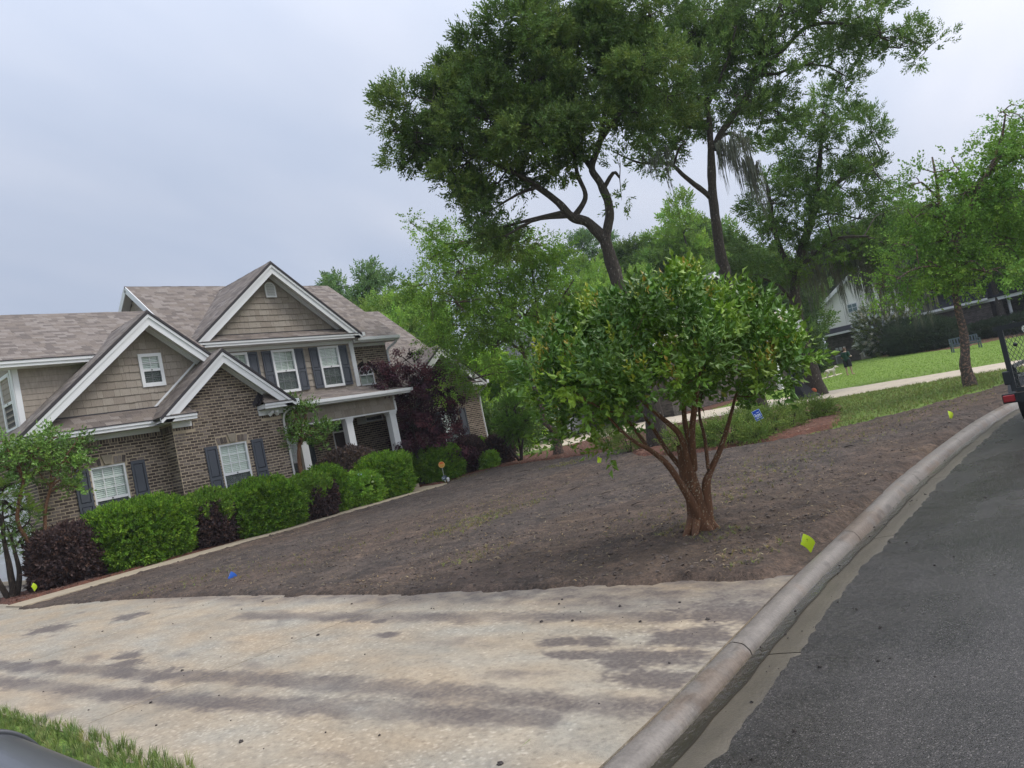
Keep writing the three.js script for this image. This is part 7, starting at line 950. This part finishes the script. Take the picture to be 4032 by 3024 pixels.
// air conditioners and odds and ends along the white house
function acUnit(label, x, z, m) { const t = thing('air_conditioner', label, 'air conditioner', [x, ground(x, z) + 0.03, z], 0, 'air conditioners'); obj('cabinet', [rbox(0.8, 0.75, 0.85, 0.03, 0, 0.42, 0)], m, t); const s = []; for (let i = 0; i < 8; i++) obj('louvre', box(0.02, 0.05, 0.6, -0.41, 0.16 + i * 0.075, 0), mat(lin(0.14, 0.14, 0.14), 0.5), t); obj('fan_guard', new THREE.TorusGeometry(0.3, 0.02, 6, 20).rotateX(Math.PI / 2).translate(0, 0.81, 0), mat(lin(0.1, 0.1, 0.1), 0.5), t); obj('pad', box(0.95, 0.06, 1.0, 0, 0.0, 0), M.walk, t); }
acUnit('dark air conditioner nearest the hedge by the white house', 68.6, -24.6, mat(lin(0.06, 0.07, 0.06), 0.6)); acUnit('pale grey air conditioner behind the man on the lawn', 69.6, -23.5, mat(lin(0.30, 0.31, 0.32), 0.5));
{
  const t = thing('covered_bin', 'bin under a teal tarp piled with orange toys by the white house', 'bin', [69.8, ground(69.8, -19.6), -19.6]); obj('bin_body', rbox(0.9, 0.7, 1.7, 0.04, 0, 0.36, 0), mat(lin(0.02, 0.05, 0.045), 0.7), t); const g = new THREE.BoxGeometry(1.1, 0.4, 1.95, 12, 5, 16), p = g.attributes.position; for (let i = 0; i < p.count; i++) { const v = V().fromBufferAttribute(p, i), n = 0.06 * fbm(v.x * 5, v.y * 4, v.z * 5, 3); p.setXYZ(i, v.x + n * 2, v.y + (v.y < 0 ? 2 * n : n), v.z + n * 2); } g.computeVertexNormals(); obj('tarp', g.translate(0, 0.62, 0), mat(lin(0.02, 0.16, 0.15), 0.6), t); const k = thing('toy_slide', 'orange plastic toy lying on the teal tarp', 'toy', [69.8, ground(69.8, -19.6) + 0.83, -19.8]); obj('toy_body', [rbox(0.5, 0.14, 0.9, 0.05, 0, 0.07, 0), rbox(0.4, 0.12, 0.5, 0.05, 0.02, 0.18, -0.15)], mat(lin(0.55, 0.13, 0.01), 0.5), k); obj('toy_lid', rbox(0.42, 0.05, 0.6, 0.02, 0, 0.27, -0.12), mat(lin(0.05, 0.06, 0.12), 0.6), k);
  const c = thing('slatted_crate', 'pale slatted crate standing beside the teal tarp', 'crate', [69.9, ground(69.9, -18.1), -18.1]); for (let i = 0; i < 8; i++) obj('slat', box(0.03, 0.45, 0.1, -0.3, 0.25, -0.42 + i * 0.12), mat(lin(0.42, 0.42, 0.4), 0.7), c); obj('crate_body', box(0.55, 0.44, 0.96, 0, 0.24, 0), mat(lin(0.3, 0.3, 0.29), 0.8), c); obj('lid', rbox(0.66, 0.05, 1.05, 0.015, 0, 0.49, 0), mat(lin(0.34, 0.16, 0.12), 0.7), c);
}
// ---------------------------------------------------------------- man and dog, each one smooth body from rounded bones
function nets(b, h, f) { // surface of f = 0 inside bounds b
  const [x0, y0, z0, x1, y1, z1] = b, nx = Math.ceil((x1 - x0) / h), ny = Math.ceil((y1 - y0) / h), nz = Math.ceil((z1 - z0) / h), S = (nx + 1) * (ny + 1), v = new Float32Array(S * (nz + 1)), id = new Int32Array(S * (nz + 1)).fill(-1), at = (i, j, k) => i + j * (nx + 1) + k * S, pos = [], idx = [];
  for (let k = 0; k <= nz; k++) for (let j = 0; j <= ny; j++) for (let i = 0; i <= nx; i++) v[at(i, j, k)] = f(x0 + i * h, y0 + j * h, z0 + k * h);
  for (let k = 0; k < nz; k++) for (let j = 0; j < ny; j++) for (let i = 0; i < nx; i++) { let n = 0, X = 0, Y = 0, Z = 0; const c = (a, b2, c2) => v[at(i + a, j + b2, k + c2)]; for (let e = 0; e < 12; e++) { const ax = e >> 2, u = e & 1, w = (e >> 1) & 1, p = ax === 0 ? [0, u, w] : ax === 1 ? [u, 0, w] : [u, w, 0], q = p.slice(); q[ax] = 1; const A = c(...p), B = c(...q); if ((A < 0) !== (B < 0)) { const t = A / (A - B); n++; X += p[0] + (q[0] - p[0]) * t; Y += p[1] + (q[1] - p[1]) * t; Z += p[2] + (q[2] - p[2]) * t; } } if (n) { id[at(i, j, k)] = pos.length / 3; pos.push(x0 + (i + X / n) * h, y0 + (j + Y / n) * h, z0 + (k + Z / n) * h); } }
  const quad = (a, b2, c, d, flip) => { if (a < 0 || b2 < 0 || c < 0 || d < 0) return; flip ? idx.push(a, b2, c, a, c, d) : idx.push(a, c, b2, a, d, c); };
  for (let k = 1; k < nz; k++) for (let j = 1; j < ny; j++) for (let i = 1; i < nx; i++) { const s = v[at(i, j, k)] < 0; if (s !== (v[at(i + 1, j, k)] < 0)) quad(id[at(i, j - 1, k - 1)], id[at(i, j, k - 1)], id[at(i, j, k)], id[at(i, j - 1, k)], s); if (s !== (v[at(i, j + 1, k)] < 0)) quad(id[at(i - 1, j, k - 1)], id[at(i - 1, j, k)], id[at(i, j, k)], id[at(i, j, k - 1)], s); if (s !== (v[at(i, j, k + 1)] < 0)) quad(id[at(i - 1, j - 1, k)], id[at(i, j - 1, k)], id[at(i, j, k)], id[at(i - 1, j, k)], s); }
  const g = new THREE.BufferGeometry(); g.setAttribute('position', new THREE.Float32BufferAttribute(pos, 3)); g.setIndex(idx); g.computeVertexNormals(); return g;
}
// bones [ax,ay,az,ar, bx,by,bz,br], blended by s
function bones(list, s = 0.03) { return (x, y, z) => { let d = 9; for (const [ax, ay, az, ar, bx, by, bz, br] of list) { const ex = bx - ax, ey = by - ay, ez = bz - az, t = Math.min(1, Math.max(0, ((x - ax) * ex + (y - ay) * ey + (z - az) * ez) / (ex * ex + ey * ey + ez * ez + 1e-9))), q = Math.hypot(x - ax - ex * t, y - ay - ey * t, z - az - ez * t) - (ar + (br - ar) * t); const h = Math.max(s - Math.abs(d - q), 0) / s; d = Math.min(d, q) - h * h * s * 0.25; } return d; }; }
{
  const x = 50.6, z = -16.85, t = thing('person', 'man in dark green polo shirt and black shorts standing on the lawn looking down', 'person', [x, ground(x, z) + 0.035, z], 1.35), skin = mat(lin(0.42, 0.27, 0.20), 0.6);
  const legs = [[-0.12, 0.95, 0, 0.095, -0.15, 0.5, 0.02, 0.062], [-0.15, 0.5, 0.02, 0.06, -0.19, 0.09, -0.02, 0.036], [-0.19, 0.05, -0.05, 0.036, -0.22, 0.035, 0.14, 0.03], [0.11, 0.95, 0, 0.095, 0.13, 0.5, -0.03, 0.062], [0.13, 0.5, -0.03, 0.06, 0.1, 0.09, -0.1, 0.036], [0.1, 0.05, -0.13, 0.036, 0.12, 0.035, 0.06, 0.03]];
  const torso = [[0, 0.98, 0, 0.14, 0, 1.2, 0.0, 0.15], [0, 1.2, 0, 0.15, 0, 1.38, -0.01, 0.155], [-0.07, 0.98, 0, 0.12, 0.07, 0.98, 0, 0.12], [-0.13, 1.42, -0.01, 0.075, 0.13, 1.42, -0.01, 0.075]], armL = [[0.19, 1.42, -0.01, 0.058, 0.26, 1.16, -0.03, 0.045], [0.26, 1.16, -0.03, 0.043, 0.2, 1.06, 0.18, 0.032]], armR = [[-0.19, 1.42, -0.01, 0.058, -0.27, 1.17, 0.0, 0.045], [-0.27, 1.17, 0.0, 0.043, -0.2, 1.16, 0.24, 0.032]];
  const hand = (hx, hy, hz, s) => [[hx, hy, hz, 0.034, hx + s * 0.03, hy + 0.02, hz + 0.05, 0.032], ...[0, 1, 2, 3].flatMap(i => [[hx + s * 0.03, hy + 0.045 - i * 0.02, hz + 0.06, 0.011, hx + s * (0.045 - 0.002 * i), hy + 0.05 - i * 0.021, hz + 0.1 - 0.006 * Math.abs(i - 1), 0.010], [hx + s * 0.045, hy + 0.05 - i * 0.021, hz + 0.1 - 0.006 * Math.abs(i - 1), 0.010, hx + s * 0.075, hy + 0.052 - i * 0.021, hz + 0.105, 0.009]]), [hx, hy + 0.03, hz + 0.02, 0.013, hx + s * 0.035, hy + 0.075, hz + 0.045, 0.010]];
  const head = [[0, 1.47, -0.01, 0.062, 0, 1.56, 0.02, 0.056], [0, 1.655, 0.015, 0.098, 0, 1.69, 0.005, 0.095], [0, 1.6, 0.06, 0.06, 0, 1.64, 0.075, 0.065], [0, 1.635, 0.14, 0.012, 0, 1.61, 0.155, 0.016], [-0.098, 1.655, 0.01, 0.014, -0.104, 1.63, 0.005, 0.01], [0.098, 1.655, 0.01, 0.014, 0.104, 1.63, 0.005, 0.01]];
  const body = bones([...legs, ...torso, ...armL, ...armR, ...head, ...hand(-0.2, 1.16, 0.26, 1), ...hand(0.2, 1.06, 0.2, -1)], 0.03);
  obj('body', nets([-0.42, -0.02, -0.3, 0.42, 1.85, 0.5], 0.0115, body), skin, t);
  const shirtF = bones([...torso, armL[0].map((v, i) => i === 3 || i === 7 ? v + 0.012 : v), armR[0].map((v, i) => i === 3 || i === 7 ? v + 0.012 : v)], 0.04); obj('polo_shirt', nets([-0.42, 0.84, -0.3, 0.42, 1.6, 0.3], 0.0125, (X, Y, Z) => Math.max(shirtF(X, Y, Z) - 0.02 + 0.006 * noise(X * 14, Y * 10, Z * 14), 0.9 - Y, Y - 1.49, 1.2 - Y - 1.4 * Math.max(0, 0.22 - Math.abs(X)) * 10)), mat(lin(0.012, 0.05, 0.035), 0.85), t);
  const shortF = bones([legs[0].map((v, i) => i === 3 ? 0.12 : i === 7 ? 0.105 : v), legs[3].map((v, i) => i === 3 ? 0.12 : i === 7 ? 0.105 : v), torso[2]], 0.05); obj('shorts', nets([-0.42, 0.42, -0.3, 0.42, 1.08, 0.3], 0.0125, (X, Y, Z) => Math.max(shortF(X, Y, Z) - 0.012 + 0.006 * noise(X * 12, Y * 9, Z * 12), 0.53 - Y, Y - 1.02)), mat(lin(0.012, 0.013, 0.016), 0.85), t);
  const hairF = bones([head[1]], 0.02); obj('hair', nets([-0.15, 1.5, -0.15, 0.15, 1.85, 0.15], 0.01, (X, Y, Z) => Math.max(hairF(X, Y, Z) - 0.006, 1.63 + 1.1 * Z - Y + (Z > 0.05 ? 0.04 : 0))), mat(lin(0.16, 0.10, 0.075), 0.9), t);
  for (const s of [-0.032, 0.032]) obj('eye', new THREE.SphereGeometry(0.011, 8, 6).translate(s, 1.655, 0.122), mat(lin(0.6, 0.6, 0.6), 0.3), t); obj('mouth', box(0.04, 0.008, 0.01, 0, 1.575, 0.118), mat(lin(0.3, 0.12, 0.1), 0.6), t);
  const ph = thing('phone', 'pale phone held in the hand of the man on the lawn', 'phone', [x, ground(x, z) + 0.035, z], 1.35); ph.position.add(V(-0.155, 1.2, 0.33).applyAxisAngle(V(0, 1, 0), 1.35)); obj('case', rbox(0.075, 0.15, 0.012, 0.005).rotateX(-0.8), mat(lin(0.7, 0.7, 0.7), 0.4), ph); obj('screen', box(0.066, 0.135, 0.002, 0, 0.0, -0.007).rotateX(-0.8), mat(lin(0.03, 0.03, 0.035), 0.1), ph);
}
{
  const x = 51.9, z = -18.45, t = thing('dog', 'white dog with a dark collar standing on the path looking at the man', 'dog', [x, ground(x, z) + 0.065, z], 0.25), fur = mat(lin(0.70, 0.63, 0.52), 0.9);
  const B = [[0, 0.40, 0.2, 0.115, 0, 0.42, -0.02, 0.10], [0, 0.42, -0.02, 0.10, 0, 0.42, -0.22, 0.095], [0, 0.36, 0.2, 0.09, 0, 0.38, -0.05, 0.085], [0, 0.47, 0.22, 0.085, 0, 0.58, 0.34, 0.06], [0, 0.6, 0.36, 0.072, 0, 0.585, 0.42, 0.055], [0, 0.57, 0.42, 0.045, 0, 0.555, 0.52, 0.03], [-0.06, 0.64, 0.35, 0.022, -0.085, 0.55, 0.36, 0.018], [0.06, 0.64, 0.35, 0.022, 0.085, 0.55, 0.36, 0.018], [0, 0.45, -0.27, 0.035, 0, 0.36, -0.37, 0.026], [0, 0.36, -0.37, 0.026, 0, 0.25, -0.4, 0.016], ...[-1, 1].flatMap(s => { const dz = s * 0.03; return [[s * 0.075, 0.36, 0.2 + dz, 0.055, s * 0.075, 0.2, 0.19 + dz, 0.036], [s * 0.075, 0.2, 0.19 + dz, 0.034, s * 0.075, 0.05, 0.2 + dz, 0.026], [s * 0.075, 0.03, 0.2 + dz, 0.027, s * 0.075, 0.025, 0.235 + dz, 0.026], [s * 0.075, 0.38, -0.2 - dz, 0.075, s * 0.08, 0.27, -0.13 - dz, 0.05], [s * 0.08, 0.27, -0.13 - dz, 0.046, s * 0.08, 0.17, -0.26 - dz, 0.03], [s * 0.08, 0.17, -0.26 - dz, 0.029, s * 0.08, 0.05, -0.25 - dz, 0.025], [s * 0.08, 0.03, -0.25 - dz, 0.027, s * 0.08, 0.025, -0.21 - dz, 0.026]]; })];
  obj('body', nets([-0.2, -0.02, -0.48, 0.2, 0.74, 0.6], 0.011, bones(B, 0.03)), fur, t); obj('collar', new THREE.TorusGeometry(0.075, 0.012, 8, 20).rotateX(0.9).translate(0, 0.53, 0.285), mat(lin(0.02, 0.02, 0.03), 0.6), t); obj('nose', new THREE.SphereGeometry(0.016, 8, 6).translate(0, 0.565, 0.55), mat(lin(0.02, 0.02, 0.02), 0.4), t); for (const s of [-0.035, 0.035]) obj('eye', new THREE.SphereGeometry(0.01, 8, 6).translate(s, 0.615, 0.455), mat(lin(0.02, 0.02, 0.02), 0.2), t);
}
// shrubs about the far houses
shrub('flowering_shrub', 'tall dark shrub with white flowers at the corner of the white house', null, [67.9, 0.8, -19.2, 2.4, 4.6], { leaf: farTwig, leafM: M.leafDull, cols: [[0.15, 0.19, 0.06], [0.12, 0.16, 0.055], [0.7, 0.7, 0.66]], n: 3600, pow: 2, deep: 0.3, seed: 101, rough: 0.3, scale: [0.5, 0.9] });
shrub('hedge_tree', 'loose green young tree left of the air conditioners', null, [66.4, 0.8, -25.2, 1.5, 3.8], { leaf: farTwig, leafM: M.leaf, cols: [[0.12, 0.22, 0.05], [0.10, 0.18, 0.045]], n: 1800, pow: 2, deep: 0.3, seed: 102, rough: 0.3, scale: [0.5, 0.9] });
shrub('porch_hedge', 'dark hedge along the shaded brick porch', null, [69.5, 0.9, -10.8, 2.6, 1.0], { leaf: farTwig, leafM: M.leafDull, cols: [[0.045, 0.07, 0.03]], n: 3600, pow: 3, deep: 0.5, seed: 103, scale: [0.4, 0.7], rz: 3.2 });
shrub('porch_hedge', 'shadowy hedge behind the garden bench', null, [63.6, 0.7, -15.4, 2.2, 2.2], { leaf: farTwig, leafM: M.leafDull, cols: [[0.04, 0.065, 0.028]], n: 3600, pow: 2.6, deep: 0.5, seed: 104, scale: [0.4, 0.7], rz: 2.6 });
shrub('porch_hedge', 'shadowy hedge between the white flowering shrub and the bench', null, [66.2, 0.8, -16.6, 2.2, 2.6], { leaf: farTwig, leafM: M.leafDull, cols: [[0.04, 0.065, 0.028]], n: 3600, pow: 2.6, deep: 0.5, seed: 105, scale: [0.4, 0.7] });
// ---------------------------------------------------------------- loose stuff on the ground
rnd = rng(201);
function stuff(name, label, category, geo, m, list) { const s = scatter(name, geo, m, list); tag(s, label, category); return s; }
const clodGeo = (() => { const g = new THREE.IcosahedronGeometry(1, 1), p = g.attributes.position; for (let i = 0; i < p.count; i++) { const v = V().fromBufferAttribute(p, i), k = 1 + 0.7 * noise(v.x * 1.7, v.y * 1.7, v.z * 1.7 + 3); p.setXYZ(i, v.x * k, v.y * k * 0.6, v.z * k); } g.computeVertexNormals(); return g; })();
const bitGeo = (() => { const pos = []; for (const [x0, x1, y0, y1] of [[-0.5, -0.1, 0, 0.16], [-0.1, 0.3, 0.16, 0.1], [0.3, 0.5, 0.1, 0]]) { const w = 0.09; pos.push(x0, y0, -w, x1, y1, -w, x1, y1, w, x0, y0, -w, x1, y1, w, x0, y0, w); } return leafGeo(pos); })();
const tuftGeo = (seed, n = 7, lean = 0.5, w = 0.045) => { const r = rng(seed), pos = []; for (let k = 0; k < n; k++) { const a = r() * 6.28, c = Math.cos(a), s = Math.sin(a), o = r() * 0.22, L = 0.6 + 0.6 * r(), ln = lean * (0.4 + r()), px = -s * w * 0.5, pz = c * w * 0.5, bx = c * o, bz = s * o; const m = [bx + c * ln * 0.3 * L, 0.62 * L, bz + s * ln * 0.3 * L], t = [bx + c * ln * L, 0.95 * L, bz + s * ln * L]; pos.push(bx - px, 0, bz - pz, bx + px, 0, bz + pz, m[0] + px * 0.8, m[1], m[2] + pz * 0.8, bx - px, 0, bz - pz, m[0] + px * 0.8, m[1], m[2] + pz * 0.8, m[0] - px * 0.8, m[1], m[2] - pz * 0.8, m[0] - px * 0.8, m[1], m[2] - pz * 0.8, m[0] + px * 0.8, m[1], m[2] + pz * 0.8, ...t); } return leafGeo(pos); };
const inYard = (x, z, m = 0.1) => sdPoly(yardPoly, x, z) > m;
const yardY = (x, z) => ground(x, z) + 0.03 + yardLump(x, z);
// points in the yard, thicker near the street where single clods can be told apart
function yardPoint(near = 1) { for (;;) { const d = 4.5 + 22 * Math.pow(rnd(), 1.6 * near), a = rr(-0.08, 1.3), x = d * Math.cos(a), z = -d * Math.sin(a); if (inYard(x, z)) return [x, z]; } }
const upish = s => V(rr(-s, s), 1, rr(-s, s)).normalize();
{
  const L = []; for (let i = 0; i < 15000; i++) { const [x, z] = yardPoint(), s = 0.004 + 0.02 * Math.pow(rnd(), 5), k = rr(0.8, 1.3); L.push({ p: V(x, yardY(x, z) + s * 0.15, z), dir: upish(0.5), a: rr(0, 6.3), s, c: lin(0.105 * k, 0.083 * k, 0.07 * k) }); }
  stuff('soil_clods', 'small crumbs and clods of dark soil over the torn up yard', 'soil', clodGeo, mat(lin(1, 1, 1), 0.95), L);
}
{
  const L = []; for (let i = 0; i < 12000; i++) { const [x, z] = yardPoint(); if (fbm(x * 0.6, z * 0.6, 44, 3) + rr(-0.25, 0.25) < -0.05) continue; const s = rr(0.018, 0.06); L.push({ p: V(x, yardY(x, z) + 0.004, z), dir: upish(0.45), a: rr(0, 6.3), s, c: pick([jitter([0.22, 0.165, 0.09], 0.35), jitter([0.165, 0.12, 0.075], 0.35), jitter([0.13, 0.095, 0.07], 0.3), jitter([0.28, 0.22, 0.12], 0.3)]) }); }
  stuff('dead_grass_bits', 'scattered straw and dead grass bits on the bare soil', 'straw', bitGeo, mat(lin(1, 1, 1), 0.9, { side: THREE.DoubleSide }), L);
}
{
  const L = [], tufts = [[9.9, -10.0, 1.5, 0.45, 420], [8.9, -9.7, 0.9, 0.5, 160], [6.85, -7.35, 0.5, 0.35, 110], [7.3, -4.1, 0.35, 0.25, 70], [7.9, -4.7, 0.3, 0.2, 60], [7.5, -4.75, 0.3, 0.15, 40], [18.6, -15.2, 0.9, 0.4, 220], [18.2, -14.6, 0.6, 0.4, 120], [17.9, -6.6, 1.2, 0.3, 160], [13, -6.0, 2.4, 0.9, 260], [11, -5.2, 2.0, 0.7, 200], [15.5, -5.2, 2.5, 0.7, 260], [9.2, -5.5, 1.6, 0.6, 130], [11.5, -11.5, 2.0, 0.9, 160], [7.5, -12, 1.5, 0.8, 120], [6.2, -13.6, 1.2, 0.8, 140], [19.5, -4.5, 2.5, 0.6, 260], [18.9, -20.4, 1.2, 0.5, 160], [6.3, -3.3, 0.6, 0.25, 60]];
  for (const [cx, cz, rx, rz, n] of tufts) for (let i = 0; i < n; i++) { const d = inSphere(), x = cx + d.x * rx * 1.2, z = cz + d.z * rz * 1.3; if (!inYard(x, z, 0.05)) continue; L.push({ p: V(x, yardY(x, z) - 0.005, z), dir: upish(0.35), a: rr(0, 6.3), s: rr(0.02, 0.055), c: pick([jitter([0.22, 0.26, 0.07], 0.3), jitter([0.30, 0.28, 0.10], 0.3), jitter([0.20, 0.19, 0.09], 0.3), jitter([0.28, 0.22, 0.12], 0.3)]) }); }
  stuff('grass_remnants', 'thin yellow green patches of surviving grass in the yard', 'grass', tuftGeo(1, 8, 0.9, 0.09), leafMat(0.9, 0.2), L);
}
{
  const L = []; for (let i = 0; i < 16000; i++) { const x = rr(-2.5, 1.95), z = rr(-9, -2.35); const sd = sdPoly(cornerLawn, x, z); if (sd < -0.08 + rr(0, 0.06)) continue; const s = rr(0.05, 0.10); L.push({ p: V(x, ground(x, z) + 0.01, z), dir: upish(0.35), a: rr(0, 6.3), s, c: pick([jitter([0.16, 0.24, 0.06], 0.3), jitter([0.20, 0.27, 0.08], 0.25), jitter([0.26, 0.28, 0.11], 0.25), jitter([0.12, 0.19, 0.05], 0.3)]) }); }
  stuff('corner_lawn_grass', 'thick green grass beside the driveway in the near corner', 'grass', tuftGeo(2, 9, 0.6, 0.05), leafMat(0.8, 0.3), L);
}
{
  const L = []; for (let i = 0; i < 14000; i++) { const x = rr(17, 30.2), z = rr(-11, -2.5), sd = sdPoly(stripLawn, x, z) + 0.3 * fbm(x * 1.7, z * 1.7, 3, 3); if (sd < 0) continue; L.push({ p: V(x, ground(x, z) + 0.02, z), dir: upish(0.35), a: rr(0, 6.3), s: rr(0.05, 0.10), c: pick([jitter([0.17, 0.24, 0.055], 0.3), jitter([0.22, 0.28, 0.07], 0.3), jitter([0.27, 0.27, 0.11], 0.25)]) }); }
  for (let i = 0; i < 34000; i++) { const x = rr(34.5, 69), z = rr(-24, 3), sd = sdPoly(nextLawn, x, z); if (sd < 0) continue; L.push({ p: V(x, ground(x, z) + 0.02, z), dir: upish(0.35), a: rr(0, 6.3), s: rr(0.05, 0.09), c: pick([jitter([0.20, 0.33, 0.05], 0.22), jitter([0.24, 0.37, 0.06], 0.22)]) }); }
  stuff('mown_grass', 'bright mown grass of the lawns beyond the yard', 'grass', tuftGeo(3, 8, 0.6, 0.07), leafMat(0.85, 0.3), L);
}
{
  const L = [], put = (poly, n, box4, cols) => { for (let i = 0; i < n; i++) { const x = rr(box4[0], box4[1]), z = rr(box4[2], box4[3]); if (sdPoly(poly, x, z) + 0.25 * fbm(x * 1.7, z * 1.7, 3, 3) < 0.02) continue; L.push({ p: V(x, ground(x, z) + 0.065 + mulchLump(x, z), z), dir: upish(0.6), a: rr(0, 6.3), s: rr(0.035, 0.10), c: jitter(pick(cols), 0.35) }); } };
  put(treeBed, 17000, [16, 30.5, -23, -6.2], [[0.22, 0.10, 0.06], [0.28, 0.15, 0.09], [0.16, 0.085, 0.06], [0.36, 0.25, 0.17]]); put(houseBed, 5000, [4.5, 17, -22, -19], [[0.12, 0.055, 0.04], [0.16, 0.08, 0.055], [0.09, 0.05, 0.04]]); put(sideBed, 2500, [18, 25.5, -24, -20], [[0.14, 0.065, 0.045], [0.2, 0.1, 0.065]]);
  stuff('leaf_litter', 'red brown fallen leaves and pine straw covering the planting beds', 'leaf litter', bitGeo, mat(lin(1, 1, 1), 0.9, { side: THREE.DoubleSide }), L);
}
{
  // crumbs of mud dropped on the concrete
  const L = []; for (let i = 0; i < 300; i++) { const x = rr(1.9, 5.3), z = -2.8 - 10 * Math.pow(rnd(), 1.3), e = smooth(0.9, 0, 5.2 - x); if (rnd() > 0.25 + e) continue; const s = 0.003 + 0.013 * Math.pow(rnd(), 3); L.push({ p: V(x, ground(x, z) + 0.004 + s * 0.2 - 0.05 * smooth(-4.8, -2.7, z), z), dir: upish(0.4), a: rr(0, 6.3), s, c: lin(0.05, 0.042, 0.038) }); }
  for (let i = 0; i < 120; i++) { const x = rr(2.4, 12), z = kerbZ(x) + rr(0.1, 1.6) * rnd(), s = 0.003 + 0.009 * Math.pow(rnd(), 3); L.push({ p: V(x, (z - kerbZ(x) < 0.3 ? 0.008 : 0.03) + s * 0.2, z), dir: upish(0.4), a: rr(0, 6.3), s, c: lin(0.04, 0.035, 0.03) }); }
  stuff('mud_crumbs', 'dark crumbs of mud dropped on the driveway and gutter', 'mud', clodGeo, mat(lin(1, 1, 1), 0.9), L);
}
{
  // a few sticks left lying in the soil
  const spots = [[12.2, -9.8, 0.35], [15.5, -14.2, 0.4], [11.0, -8.2, 0.25], [17.2, -17.6, 0.6], [9.6, -6.6, 0.22], [13.6, -4.8, 0.3], [17.8, -16.2, 0.5]];
  spots.forEach(([x, z, l], i) => { const a = i * 1.7, t = tag(obj('stick', tube([V(x - Math.cos(a) * l / 2, yardY(x, z) + 0.012, z - Math.sin(a) * l / 2), V(x, yardY(x, z) + 0.03, z + 0.02), V(x + Math.cos(a) * l / 2, yardY(x, z) + 0.014, z + Math.sin(a) * l / 2)], 0.009, 0.004, 6, 8, 0.3), M.darkBark, undefined, { keepUV: true }), 'short dead stick lying on the bare soil', 'stick', 'dead sticks in the yard'); });
}
renderer.render(scene, camera);
